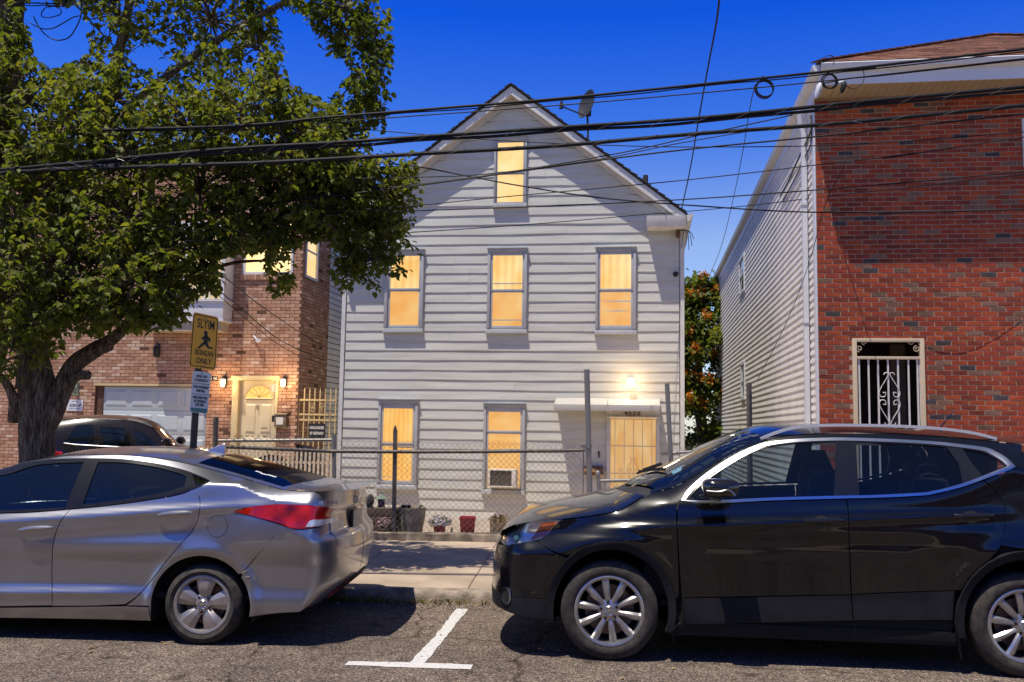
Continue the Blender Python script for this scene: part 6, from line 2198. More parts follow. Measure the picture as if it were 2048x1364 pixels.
# nose: bumper skin, lower lip, headlamp, fog ring, grille
lamp_px = [(1026, 1050.5), (1070, 1044), (1125, 1039.5, 0), (1113, 1048), (1090, 1071), (1064, 1080.5), (1029, 1086), (1011, 1089), (1002, 1083), (1009, 1068)]
LP = vpx(lamp_px)
zl_ = suv.inv([(1087, 1197)])[0][1]
bp_ = suv.inv([(1077, 1083), (1104, 1103)] + [tuple(q) for q in ell(A1o, 131, 141, 132, 172, 10)])
s_lampL = min(p[0] for p in LP)
lowlamp = suv.inv([(1064, 1081.5), (1029, 1087), (1011, 1090)])
fb_ = bp_ + [(bp_[-1][0], zl_), (vmin, zl_)] + [(vmin, 1.5 * .5), (s_lampL - .05, float(lowlamp[-1][1]) - .02)] + lowlamp[::-1]
for far in (False, True):
    suv.panel('front_bumper', fb_, m_blackp, car2, far=far, gap=.002)
    lip = [(bp_[-1][0] + .0, zl_ - .003), (bp_[-1][0] + .01, zl_ - .14), (xcl - .35, zl_ - .105), (vmin, zl_ - .10), (vmin, zl_ - .003)]
    suv.panel('bumper_lip', lip, m_plast, car2, far=far, off=.004, gap=0, rim=.03)
    hl = suv.panel('headlamp', LP, m_clear, car2, far=far, off=-.012, gap=0, rim=.03)
    am = spoly([(1083, 1046.5, 0), (1115, 1042.5, 0), (1109, 1051), (1090, 1070, 0), (1062, 1079, 0)], 3)
    suv.panel('side_marker', suv.inv(am), m_orl, hl, far=far, off=-.004, gap=0, rim=.01)
    suv.panel('lamp_cover', LP, m_lens, hl, far=far, off=.004, gap=.001, rim=0)
    top_nose = [(vmin, .76), (s_lampL - .05, float(lowlamp[-1][1]) - .019), (s_lampL - .03, LP[0][1] + .0), (s_lampL - .03, .93), (vmin, .93)]
    suv.panel('grille', top_nose, m_gloss, car2, far=far, off=-.004, gap=0, rim=.02)
    fc = suv.inv([(1013, 1192)])[0]
    n_ = 26
    ro = [(fc[0] + .085 * math.cos(t), fc[1] + .062 * math.sin(t)) for t in np.linspace(0, 2 * math.pi, n_, endpoint=False)]
    ri = [(fc[0] + .070 * math.cos(t), fc[1] + .050 * math.sin(t)) for t in np.linspace(0, 2 * math.pi, n_, endpoint=False)]
    suv.panel('fog_lamp_ring', ro, m_chrome, car2, holes=[ri], far=far, off=.012, gap=0, res=.05, rim=.02)
    suv.panel('fog_lamp', ri, m_well, car2, far=far, off=.006, gap=0, res=.03, rim=0)
# projector lens inside the headlamp
pq = suv.inv([(1031, 1078)])[0]
pp = suv.P(np.array([pq[0]]), np.array([pq[1]]))[0]
mb = MB(); mb.lathe([(.001, .03), (.016, .025), (.026, .010), (.03, -.01)], Matrix.Translation(pp + np.array([.01, .006, 0])) @ Vector((-.5, -.85, 0)).to_track_quat('Z', 'Y').to_matrix().to_4x4(), 16)
obj('projector_lens', mb, M('projector_glass', (0.10, 0.22, 0.24), 0.05, metal=.6, var=.1), hl, smooth=True)
# mud flaps
for (cx_, z0) in ((vw1[0] + .40, .30), (vw2[0] - .43, .26)):
    mb = MB(); mb.hexa([(cx_, .03, z0), (cx_ + .02, .03, z0), (cx_ + .02, .24, z0), (cx_, .24, z0)], [(cx_ + .03, .05, z0 - .16), (cx_ + .04, .05, z0 - .16), (cx_ + .04, .22, z0 - .16), (cx_ + .03, .22, z0 - .16)])
    obj('mud_flap', mb, m_plast, car2)
# inner skin and wells
under = [(xcl - .9, .34), (xcl - .9, .78)] + [(x, float(v_belt(np.array(x))) - .09) for x in np.linspace(xcl - .2, xcr, 24)] + [(xcr + .9, .90), (xcr + .9, .34)] \
    + [(vw2[0] + .42 * math.cos(a_), vw2[1] + .42 * math.sin(a_)) for a_ in np.linspace(0, math.pi, 14)] + [(vw2[0] - .46, .24), (vw1[0] + .46, .24)] + [(vw1[0] + .42 * math.cos(a_), vw1[1] + .42 * math.sin(a_)) for a_ in np.linspace(0, math.pi, 14)]
for far in (False, True):
    suv.panel('body_shell', under, m_well, car2, far=far, off=-.03, gap=0, rim=0, res=.09, dense=.06)
for c_ in (vw1, vw2):
    for (y0, y1) in ((.03, .44), (1.81, 1.40)):
        well(car2, c_[0], c_[1], .405, y0, y1, .2)
tw = [math.radians(a_ + d) for a_ in (80, 152, 224, 296, 368) for d in (-18, 18)]
Rw = vw1[1]
for c_ in (vw1, vw2):
    wheel(car2, c_[0], .12, Rw, Rw, Rw * .685, .215, tw, m_alloy, -1, twin=True)
    wheel(car2, c_[0], 1.72, Rw, Rw, Rw * .685, .215, tw, m_alloy, 1, twin=True)
# bonnet, screen, roof, rear screen
v_crown = curve([ex_[0], ex_[3], ex_[6], ex_[8], ex_[10], ex_[12], ex_[14], ex_[17], xt, xt + .5, xt + .9], [.02, .085, .105, .115, .125, .11, .075, .055, .055, .05, .04])
x_hood0 = vp_(1010, 1060, .12)[0]
x_wb = vp_(1292, 991, .14)[0]
x_wt = vp_(1535, 880, .29)[0]
x_rt = xcr - .02
suv.top('bonnet', lambda v: x_hood0 - .10 * bow(v) ** .8, lambda v: x_wb - .20 * bow(v) ** .8, m_blackp, car2, v_crown, nx=36, nv=41, p=2.8)
m_cowl = M('cowl_plastic', (0.02, 0.02, 0.021), 0.6, var=.2)
suv.top('cowl', lambda v: x_wb + .004 - .20 * bow(v) ** .8, lambda v: x_wb + .11 - .24 * bow(v) ** .8, m_cowl, car2, v_crown, nx=4, nv=33, p=2.8, lift=-.012)
suv.top('windscreen', lambda v: x_wb + .114 - .24 * bow(v) ** .8, lambda v: x_wt - .10 * bow(v), m_glassw, car2, v_crown, v0=.035, v1=.965, p=2.8)
for v0, v1 in ((0, .0349), (.9651, 1)):
    suv.top('pillar', lambda v: x_wb + .03, lambda v: x_wt - .01, m_blackp, car2, v_crown, v0=v0, v1=v1, nv=5, p=2.8)
suv.top('roof', lambda v: x_wt + .004 - .10 * bow(v), lambda v: x_rt + .05 * bow(v), m_blackp, car2, v_crown)
for far in (False, True):
    suv.panel('rear_window', [(xcr + .3, 1.05), (vmax, 1.05), (vmax, 1.36), (xcr + .3, 1.36)], m_glassd, car2, far=far, off=.004, gap=0)
for k, (t0, t1) in enumerate(((.55, .22), (.85, .52))):
    a_ = suv.T(np.array([x_wb - .02]), np.array([t0]), v_crown, 2.8)[0]; b_ = suv.T(np.array([x_wb + .15]), np.array([t1]), v_crown, 2.8)[0]
    mb = MB(); mb.bar(a_ + (0, 0, .03), b_ + (0, 0, .02), .014, .012); mb.bar(a_ * .75 + b_ * .25 + (0, 0, .04), b_ + (0, 0, .028), .008, .016)
    obj('wiper', mb, m_plast, car2)
q = suv.T(np.array([x_wb + .25]), np.array([.16]), v_crown, 2.8)[0]
m_stk = M('blue_sticker', (0.05, 0.20, 0.45), 0.4, var=.3, scale=60, col2=(.3, .5, .7))
s0, s1 = x_wb + .20, x_wb + .26
c4 = [suv.T(np.array([x]), np.array([v]), v_crown, 2.8)[0] + np.array([.004, 0, -.004]) for x, v in ((s0, .14), (s1, .14), (s1 + .01, .21), (s0 - .01, .21))]
mb = MB(); mb.quad(*c4); obj('sticker', mb, m_stk, car2)
# roof rails
rail_px = [(1521, 878), (1545, 868), (1575, 858.5), (1612, 852.5), (1660, 850.5), (1720, 850.5), (1790, 852), (1850, 855), (1905, 860), (1950, 867), (1992, 877.5)]
P_ = [VF.fy(x, y, .34) for x, y in rail_px]
mb = MB(); pth = smooth_path([(p.x, .34, p.z) for p in P_], 4)
for k in range(len(pth) - 1):
    mb.bar(pth[k], pth[k + 1] + (pth[k + 1] - pth[k]) * .02, .030, .020)
m_rail = M('satin_rail', (0.62, 0.63, 0.66), 0.35, metal=.3, var=.05, scale=5)
obj('roof_rail', mb, m_rail, car2, smooth=True, angle=50)
mb = MB()
for k in range(len(pth) - 1):
    mb.bar(pth[k] * 1 + Vector((0, 1.84 - .68, 0)), pth[k + 1] + Vector((0, 1.84 - .68, 0)), .030, .020)
obj('roof_rail', mb, m_rail, car2, smooth=True, angle=50)
p0, p1 = VF.fy(1889, 857, .92), VF.fy(1908, 822, .92)
mb = MB(); zr_ = float(v_edge(np.array(p0.x)) + v_crown(np.array(p0.x)))
mb.tube([(p0.x - .03, .92, zr_), (p0.x - .03, .92, zr_ + .03), (p1.x, .92, p1.z)], [.012, .006, .003], 6); obj('roof_aerial', mb, m_gloss, car2)
# door mirror
def mirror(y0, sg, par):
    (mx0, mz1), (mx1, mz0) = vp_(1404, 956, -.16), vp_(1477, 994, -.16)
    cx_, cz_ = (mx0 + mx1) / 2, (mz0 + mz1) / 2
    hx, hz = (mx1 - mx0) / 2, (mz1 - mz0) / 2
    m_ = MB()
    v, f = [], []
    n1, n2 = 9, 20
    for i in range(n1):
        t = i / (n1 - 1)
        sc_ = (1 - (2 * t - 1) ** 4) ** .5 if 0 < t < 1 else .0
        sc_ = max(sc_, .02)
        for j in range(n2):
            a_ = 2 * math.pi * j / n2
            ca, sa = math.cos(a_), math.sin(a_)
            px_ = math.copysign(abs(ca) ** .55, ca); pz_ = math.copysign(abs(sa) ** .6, sa)
            y = -.17 + .19 * (t - .5)
            v.append((cx_ + hx * px_ * (.55 + .45 * sc_) * (1 if sc_ > .1 else .3), y0 + sg * y, cz_ + hz * pz_ * (.45 + .55 * sc_) * (1 if sc_ > .1 else .3)))
    for i in range(n1 - 1):
        for j in range(n2):
            f.append((i * n2 + j, i * n2 + (j + 1) % n2, (i + 1) * n2 + (j + 1) % n2, (i + 1) * n2 + j))
    f.append(tuple(range(n2))); f.append(tuple((n1 - 1) * n2 + j for j in range(n2)))
    m_.add(v, f)
    mo = obj('mirror', m_, m_gloss, par, smooth=True, angle=60)
    m_ = MB(); m_.hexa([(cx_ - hx * 1.15, y0 + sg * .03, cz_ - hz * 1.35), (cx_ + hx * .25, y0 + sg * .03, cz_ - hz * 1.8), (cx_ + hx * .25, y0 + sg * .03, cz_ - hz * .9), (cx_ - hx * 1.15, y0 + sg * .03, cz_ - hz * 1.05)],
                       [(cx_ - hx * .95, y0 - sg * .15, cz_ - hz * 1.05), (cx_ + hx * .1, y0 - sg * .15, cz_ - hz * 1.1), (cx_ + hx * .1, y0 - sg * .15, cz_ - hz * .75), (cx_ - hx * .95, y0 - sg * .15, cz_ - hz * .80)])
    obj('mirror_arm', m_, m_gloss, mo, bevel=.008)
    m_ = MB(); p = [(cx_ - hx * .85, y0 - sg * .278, cz_ - hz * .28), (cx_ - hx * .2, y0 - sg * .285, cz_ - hz * .33), (cx_ + hx * .35, y0 - sg * .28, cz_ - hz * .12), (cx_ + hx * .7, y0 - sg * .27, cz_ - hz * .7)]
    m_.tube(smooth_path(p, 4), .005, 5); obj('indicator_line', m_, m_chrome, mo, smooth=True)
mirror(0.0, 1, vd['f', False])
mirror(1.84, -1, vd['f', True])
# handles with their cups
def vhandle(px0, px1, py, par, far):
    (x0, z0), (x1, z1) = suv.inv([(px0, py + 1), (px1, py - 1)])
    xc_, zc_ = (x0 + x1) / 2 - .01, (z0 + z1) / 2
    cup = [(xc_ + .075 * math.cos(t), zc_ - .012 + .062 * math.sin(t)) for t in np.linspace(0, 2 * math.pi, 28, endpoint=False)]
    suv.panel('handle_cup', cup, m_blackp, par, off=.0012, gap=0, rim=0, res=.02, far=far)
    cup2 = [(xc_ + .052 * math.cos(t), zc_ - .014 + .040 * math.sin(t)) for t in np.linspace(0, 2 * math.pi, 28, endpoint=False)]
    suv.panel('handle_cup', cup2, m_well, par, off=.002, gap=0, rim=0, res=.02, far=far)
    pts, rs = [], []
    for k in range(13):
        t = k / 12
        x, z = x0 + (x1 - x0) * t, z0 + (z1 - z0) * t
        y = float(suv.a(np.array(x), np.array(z))) - .010 - .024 * math.sin(t * math.pi) ** .4
        pts.append((x, y if not far else suv.Wd - y, z)); rs.append(.008 + .009 * math.sin(t * math.pi) ** .4)
    m_ = MB(); m_.tube(pts, rs, 10); obj('handle', m_, m_gloss, par, smooth=True)
for far in (False, True):
    vhandle(1608, 1685, 1040, vd['f', far], far)
    vhandle(1907, 1985, 1030, vd['r', far], far)
# cabin
mb = MB(); mb.box(x_wb + .1, xcr + .2, .14, 1.70, .36, .40); obj('floor', mb, m_int, car2)
mb = MB(); mb.hexa([(x_wb - .05, .15, .42), (x_wb + .55, .15, .42), (x_wb + .55, 1.69, .42), (x_wb - .05, 1.69, .42)], [(x_wb + .05, .16, .98), (x_wb + .42, .16, 1.03), (x_wb + .42, 1.68, 1.03), (x_wb + .05, 1.68, .98)]); obj('dashboard', mb, m_int, car2, bevel=.03)
mb = MB(); c_ = Vector((x_wb + .62, 1.30, 1.0)); ax = Vector((-.9, 0, .42)).to_track_quat('Z', 'Y').to_matrix()
mb.tube([c_ + ax @ Vector((.18 * math.cos(t), .18 * math.sin(t), 0)) for t in np.linspace(0, 2 * math.pi, 25)], .014, 6)
obj('steering_wheel', mb, m_int, car2, smooth=True)
def seat(px_top, px_bot, y, wd, tall, head=True):
    (tx, tz), (bx, bz) = vp_(px_top[0], px_top[1], y + wd / 2), vp_(px_bot[0], px_bot[1], y + wd / 2)
    m_ = MB()
    prof = [(bx - .02, bz - .45, .16), (bx, bz, .17), (bx + (tx - bx) * .55, bz + (tz - bz) * .55, .13), (tx + .02, tz - .13, .10), (tx, tz, .07)]
    v, f = [], []
    n2 = 16
    for k, (x, z, d) in enumerate(prof):
        wk = wd / 2 * (1, 1, .95, .62, .40)[k]
        for j in range(n2):
            a_ = 2 * math.pi * j / n2
            v.append((x + d * math.copysign(abs(math.cos(a_)) ** .6, math.cos(a_)), y + wd / 2 + wk * math.copysign(abs(math.sin(a_)) ** .6, math.sin(a_)), z))
    for i in range(len(prof) - 1):
        for j in range(n2):
            f.append((i * n2 + j, i * n2 + (j + 1) % n2, (i + 1) * n2 + (j + 1) % n2, (i + 1) * n2 + j))
    f.append(tuple((len(prof) - 1) * n2 + j for j in range(n2)))
    m_.add(v, f)
    obj('seat', m_, m_int, car2, smooth=True, angle=60)
for y in (.24, 1.06):
    seat((1627, 900), (1650, 1010), y, .52, 1)
for y in (.22, .68, 1.12):
    seat((1842, 915), (1850, 1010), y, .46, 1)

# ============================================================ brown crossover on the driveway, seen from behind
_b = on_y(130, 900, 14.0)
BF = Frame((_b.x, _b.y, .28), -14.0)
def bp2(px, py, y=0.0):
    q = BF.fy(px, py, y); return float(q.x), float(q.z)
e_px = [((70, 848), .30), ((118, 838), .30), ((200, 836.5), .30), ((262, 841), .30), ((300, 853), .28), ((332, 884), .18), ((345, 897), .12), ((400, 905), .10), ((430, 915), .12)]
ex_, ez_, ey_ = [], [], []
for p, y in e_px:
    q = bp2(p[0], p[1], y); ex_.append(q[0]); ez_.append(q[1]); ey_.append(y)
r0 = bp2(108, 900)[0]
ex_, ez_, ey_ = [r0 - .55, r0 - .38] + ex_[1:], [1.15, 1.45] + ez_[1:], [.2, .28] + ey_[1:]
b_edge, b_yi = curve(ex_, ez_), curve(ex_, ey_)
bx_, bz_ = zip(*[bp2(x, y, .05) for x, y in ((110, 884), (155, 889), (190, 891), (260, 894), (322, 897))])
b_belt = curve([r0 - .6] + list(bx_) + [bx_[-1] + 1], [bz_[0] - .02] + list(bz_) + [bz_[-1] - .1])
b_ib = curve([r0 - 1, r0 + 2], [.06, .05])
b_low = curve([.1, .3, .5, .75, .9, 1.1], [.06, .03, .04, .005, .015, .05])
xcr_b = r0 + 3.55
brn = Car(BF, 1.85, b_belt, b_edge, b_yi, b_ib, b_low, (r0 - .18, curve([.2, .5, .8, 1.1, 1.4], [r0 - .52, r0 - .62, r0 - .60, r0 - .50, r0 - .36])), (xcr_b, curve([.2, .6, .9], [xcr_b + .5, xcr_b + .55, xcr_b + .4])), 2.5)
car3 = thing('parked_car', 'brown crossover on the driveway beyond the tree trunk, its tail lamp and side windows showing', 'car', BF.M)
xs0, xs1 = r0 - .18 - brn.LC, xcr_b + brn.LC
wl = bp2(322, 897)
wins = [[(129, 884, 0), (140, 870), (152, 852), (165, 849, 0), (186, 849.5, 0), (189, 888, 0), (165, 888), (145, 887)],
        [(200, 853, 0), (250, 857, 0), (262, 893, 0), (207, 891, 0)],
        [(266, 858, 0), (285, 866), (308, 882), (322, 896, 0), (276, 894, 0)]]
WN = [suv_ for suv_ in [brn.inv(spoly(w_, 3)) for w_ in wins]]
zb0 = .30
wheelx = (r0 + .55, r0 + 3.15)
def arcw(cx_, r=.40): return [(cx_ + r * math.cos(a_), .36 + r * math.sin(a_)) for a_ in np.linspace(math.pi, 0, 14)]
body = [(r0 - .18, zb0)] + arcw(wheelx[0]) + arcw(wheelx[1]) + [(xcr_b, zb0), (xcr_b, float(b_edge(np.array(xcr_b))) - .01)] + [(x, float(b_edge(np.array(x))) - .01) for x in np.linspace(xcr_b - .1, r0 - .18, 30)]
for far in (False, True):
    brn.panel('side_panel', body, m_brownp, car3, holes=WN, far=far, gap=0, res=.07, dense=.04)
    for w_ in WN:
        brn.panel('side_window', w_, m_glassd, car3, far=far, gap=-.004, off=-.006, rim=0, res=.07)
    zt_b = float(b_edge(np.array(r0 - .18))) - .01
    brn.panel('tailgate', [(r0 - .182, zb0), (xs0, zb0), (xs0, zt_b), (r0 - .182, zt_b)], m_brownp, car3, far=far, gap=0, res=.07)
    zbk = bp2(20, 883, .9)[1]
    brn.panel('rear_window', [(r0 - .45, zbk), (xs0, zbk), (xs0, zt_b - .10), (r0 - .42, zt_b - .10)], m_glassd, car3, far=far, off=.004, gap=0, res=.07)
    ztl = bp2(105, 906, .1)[1]
    brn.panel('tail_lamp', [(r0 + .12, ztl - .03), (r0 - .62, ztl - .05), (r0 - .62, ztl + .03), (r0 - .1, ztl + .055), (r0 + .12, ztl + .02)], m_redl, car3, far=far, off=.006, gap=0)
    brn.panel('nose', [(xcr_b + .002, zb0), (xs1, zb0), (xs1, .85), (xcr_b + .002, .95)], m_brownp, car3, far=far, gap=0, res=.07)
    for w_ in range(1):
        ch = brn.inv([(128, 886), (150, 889), (190, 891.5), (262, 895), (322, 898)])
        m_ = MB(); m_.tube([(p[0], (float(brn.a(np.array(p[0]), np.array(p[1]))) - .004) if not far else 1.85 - float(brn.a(np.array(p[0]), np.array(p[1]))) + .004, p[1]) for p in ch], .009, 5)
        obj('chrome_strip', m_, m_chrome, car3, smooth=True)
b_crown = curve([r0 - .6, r0, r0 + 2, xcr_b], [.05, .06, .07, .07])
xw_t, xw_b = bp2(285, 846, .3)[0], bp2(345, 897, .12)[0]
brn.top('roof', lambda v: r0 - .48 - .08 * bow(v), lambda v: xw_t + .06 * bow(v), m_brownp, car3, b_crown)
brn.top('windscreen', lambda v: xw_t + .004 + .06 * bow(v), lambda v: xw_b + .12 * bow(v), m_glassd, car3, b_crown)
brn.top('bonnet', lambda v: xw_b + .004 + .12 * bow(v), lambda v: xcr_b + .25 * bow(v), m_brownp, car3, b_crown)
mb = MB(); mb.box(r0 - .3, xcr_b, .1, 1.75, .30, .6); obj('floor', mb, m_int, car3)
for cx_ in wheelx:
    wheel(car3, cx_, .12, .345, .345, .235, .21, sp5, m_alloyd, -1); wheel(car3, cx_, 1.73, .345, .345, .235, .21, sp5, m_alloyd, 1)
mm = bp2(334, 886, -.1)
mb = MB(); mb.lathe([(.001, -.11), (.06, -.10), (.085, -.03), (.085, .05), (.06, .10), (.001, .11)], Matrix.Translation((mm[0], -.10, mm[1])) @ Matrix.Rotation(math.radians(90), 4, 'X'), 12)
obj('mirror', mb, m_brownp, car3, smooth=True)
mb = MB(); mb.lathe([(.001, -.11), (.06, -.10), (.085, -.03), (.085, .05), (.06, .10), (.001, .11)], Matrix.Translation((mm[0], 1.95, mm[1])) @ Matrix.Rotation(math.radians(90), 4, 'X'), 12)
obj('mirror', mb, m_brownp, car3, smooth=True)
# ------------------------------------------------------------------ chain-link fence on its concrete kerb
_p = on_z(790, 1081, 0.13)
FF = Frame((_p.x, _p.y + .06, 0), 0.8)
def fp(px, py, y=0.0): return FF.fy(px, py, y)
m_galv = M('galvanised_steel', (0.30, 0.30, 0.295), 0.5, metal=0.55, var=0.2, scale=20, col2=(0.20, 0.185, 0.165), rvar=.1)
m_galvd = M('dark_weathered_steel', (0.075, 0.075, 0.078), 0.55, metal=0.3, var=0.25, scale=16, col2=(0.13, 0.11, 0.09))
m_wire = M('fence_wire', (0.26, 0.25, 0.235), 0.5, metal=0.5, var=0.2, scale=8, col2=(0.17, 0.14, 0.11))
m_base = M('fence_base_concrete', (0.16, 0.125, 0.09), 0.95, var=0.35, scale=6, bump=0.7, bscale=40, col2=(0.22, 0.175, 0.13), thresh=(.35, .6))
fence = thing('chain_link_fence', 'galvanised chain link fence on a low concrete base before the clapboard house', 'fence', FF.M)
fxL, fxM, fxR = fp(432, 890).x, fp(669, 890).x, fp(1174, 890).x
zr = fp(900, 899).z
mb = MB()
nseg = 40
vs_, fs_ = [], []
rb_ = random.Random(5)
xb0, xb1 = fxL, fp(1186, 1075).x
for i in range(nseg + 1):
    x = xb0 + (xb1 - xb0) * i / nseg
    j = lambda: rb_.uniform(-.006, .006)
    zt_ = fp(900, 1066).z - .0
    vs_ += [(x, -.06 + j(), .10), (x, -.058 + j(), zt_ - .015 + j()), (x, -.045 + j(), zt_ + j()), (x, .075 + j(), zt_ + j()), (x, .09, .0)]
for i in range(nseg):
    for q in range(4):
        fs_.append((i * 5 + q, i * 5 + q + 1, i * 5 + q + 6, i * 5 + q + 5))
fs_ += [(0, 1, 2, 3, 4), tuple(nseg * 5 + q for q in (4, 3, 2, 1, 0))]
mb.add(vs_, fs_)
obj('base', mb, m_base, fence, smooth=True, angle=40)
zb_ = fp(900, 1066).z
def post(px0, py0, px1, py1, r, mt, zlow=.1, flat=False, y=0.0, cap=False, par=fence):
    a, b = fp(px0, py0, y), fp(px1, py1, y)
    d = (b - a); k = (zlow - a.z) / d.z
    foot = a + d * k
    m_ = MB()
    if flat:
        m_.bar(foot, a - Vector((0, 0, .05)), .05, .006, up=(0, 1, 0)); 
        m_.hexa([a + Vector((-.025, -.003, -.05)), a + Vector((.025, -.003, -.05)), a + Vector((.025, .003, -.05)), a + Vector((-.025, .003, -.05))],
                [a + Vector((-.004, -.003, .01)), a + Vector((.008, -.003, .01)), a + Vector((.008, .003, .01)), a + Vector((-.004, .003, .01))])
        m_.bar(foot + Vector((.022, .02, 0)), a + Vector((.022, .02, -.05)), .006, .04, up=(0, 1, 0))
        return obj('post', m_, mt, par)
    m_.tube([foot, a], r, 12)
    if cap: m_.lathe([(r + .004, -.04), (r + .004, .0), (r * .6, .018), (.001, .022)], Matrix.Translation(a), 12)
    return obj('post', m_, mt, par, smooth=True, angle=50)
post(432, 834, 430, 895, .034, m_galvd, cap=False)
post(668, 868, 668, 965, .028, m_galv)
post(790.5, 852, 787, 1070, 0, m_galvd, flat=True)
tp = post(1173.5, 739, 1179, 970, .036, m_galv)
post(1196, 944, 1198, 970, .026, m_galv, cap=True)
post(1334, 767, 1341, 905, .030, m_galv)
def rail(a, b, r, mt, n=8, sag=.0):
    m_ = MB()
    pts = [Vector(a).lerp(Vector(b), i / n) + Vector((0, 0, -sag * math.sin(math.pi * i / n))) for i in range(n + 1)]
    m_.tube(pts, r, 9); return obj('rail', m_, mt, fence, smooth=True, angle=50)
rail(fp(432, 893), fp(670, 903), .024, m_galvd)
rail(fp(436, 881.5, .3), fp(667, 880, .3), .022, m_galv)
rail(fp(660, 902.5, -.02), fp(1166, 900.5, -.02), .0235, m_galvd, sag=.012)
rail(fp(1197, 962), fp(1302, 960), .022, m_galv)
rail(fp(1322, 908), fp(1432, 900), .020, m_galv)
rail(fp(672, 1068, -.005), fp(1168, 1064, -.005), .006, m_wire)
mb = MB()
for (x, y) in ((1170, 901), (1175, 893), (1336, 907)):
    mb = MB(); q = fp(x, y); mb.lathe([(.046, -.022), (.046, .022)], Matrix.Translation((q.x + .01, 0, q.z)), 12); mb.box(q.x - .09, q.x - .03, -.03, .02, q.z - .018, q.z + .018); obj('clamp', mb, m_galv, fence, smooth=True, angle=40)

mb = MB(); a, b = fp(1168, 903), fp(1168, 975); mb.box(a.x - .012, a.x - .002, -.005, .005, .25, a.z); obj('tension_bar', mb, m_galvd, fence)
def weave(x0, x1, z0, z1, y, cell=.074, r=.0021, top_tips=True, ztop=None, seed=1):
    """diamond mesh: two families of slanting strands, twisted ends above the rail"""
    m_ = MB(); rr = random.Random(seed)
    hgt = z1 - z0
    k0 = int(-hgt / cell) - 1
    n = int((x1 - x0) / cell) + 2
    for fam, dy in ((1, -.0016), (-1, .0016)):
        for k in range(-int(hgt / cell) - 2, n + int(hgt / cell) + 2):
            xa = x0 + k * cell
            pts = []
            steps = 10
            for i in range(steps + 1):
                t = i / steps
                z = z0 + hgt * t
                x = xa + fam * hgt * t
                if x0 - 1e-6 <= x <= x1 + 1e-6:
                    pts.append(Vector((x + .003 * math.sin(z * 9 + k), y + dy + .004 * math.sin(x * 5 + z * 3), z + .004 * math.sin(x * 3.1))))
            if len(pts) > 1:
                m_.tube([pts[0], *pts[1:-1:2], pts[-1]], r, 3, caps=False)
    if top_tips:
        for k in range(n):
            x = x0 + k * cell
            if x > x1: break
            for s_ in (-1, 1):
                a = Vector((x, y, z1 - .02)); m_.tube([a, a + Vector((s_ * rr.uniform(.008, .03), rr.uniform(-.015, .015), rr.uniform(.025, .055)))], r, 3, caps=False)
    return obj('wire_mesh', m_, m_wire, fence)
weave(fxM + .02, fp(1167, 900).x, zb_ - .01, fp(900, 884).z, -.028)
weave(fxL + .03, fxM - .02, zb_ - .01, fp(560, 872).z, -.025, seed=2)
weave(fp(1200, 962).x, fp(1300, 962).x, .2, fp(1250, 962).z, 0.02, seed=3, top_tips=False)
weave(fp(1344, 900).x, fp(1432, 900).x, .2, fp(1390, 895).z, 0.02, seed=4)
# tangle of loose wire at the right end
mb = MB(); rr = random.Random(12)
for k in range(9):
    q = fp(1340 + rr.uniform(0, 80), 893 + rr.uniform(-6, 16)); pts = [q]
    for j in range(4):
        pts.append(pts[-1] + Vector((rr.uniform(-.06, .09), rr.uniform(-.03, .03), rr.uniform(-.06, .06))))
    mb.tube(smooth_path(pts, 4), .0025, 4)
obj('loose_wire', mb, m_wire, fence)

# second fence in front of the red house's flank
f2M = Matrix.Translation(on_y(1498, 900, 11.9) * 1.0)
q0, q1 = on_y(1498, 766, 11.9), on_y(1500, 900, 11.9)
f2 = thing('chain_link_fence', 'tall post with a ragged end of chain link before the red house flank', 'fence', Matrix.Translation((q1.x, q1.y, .1)))
mb = MB(); mb.bar((q1.x, 11.9, .1), (q0.x, 11.9, q0.z), .06, .05, up=(0, 1, 0)); mb.bar((q1.x - .02, 11.85, .1), (q0.x - .02, 11.85, q0.z), .012, .04, up=(0, 1, 0))
obj('post', mb, m_galvd, f2, world=True)
mb = MB()
xa, xb = on_y(1474, 860, 11.9).x, on_y(1494, 860, 11.9).x
for k in range(-12, 16):
    for fam in (1, -1):
        pts = []
        for i in range(14):
            z = .4 + 1.25 * i / 13; x = xa + k * .06 + fam * (z - .4) * .6
            if xa <= x <= xb: pts.append((x, 11.9 + .02 * math.sin(z * 20), z))
        if len(pts) > 1: mb.tube(pts, .0028, 3, caps=False)
obj('wire_mesh', mb, m_wire, f2, world=True)
mb = MB(); a, b = on_y(1502, 885, 11.9), on_y(1800, 888, 11.9); mb.tube([a, b], .02, 8); obj('rail', mb, m_galv, f2, world=True, smooth=True)

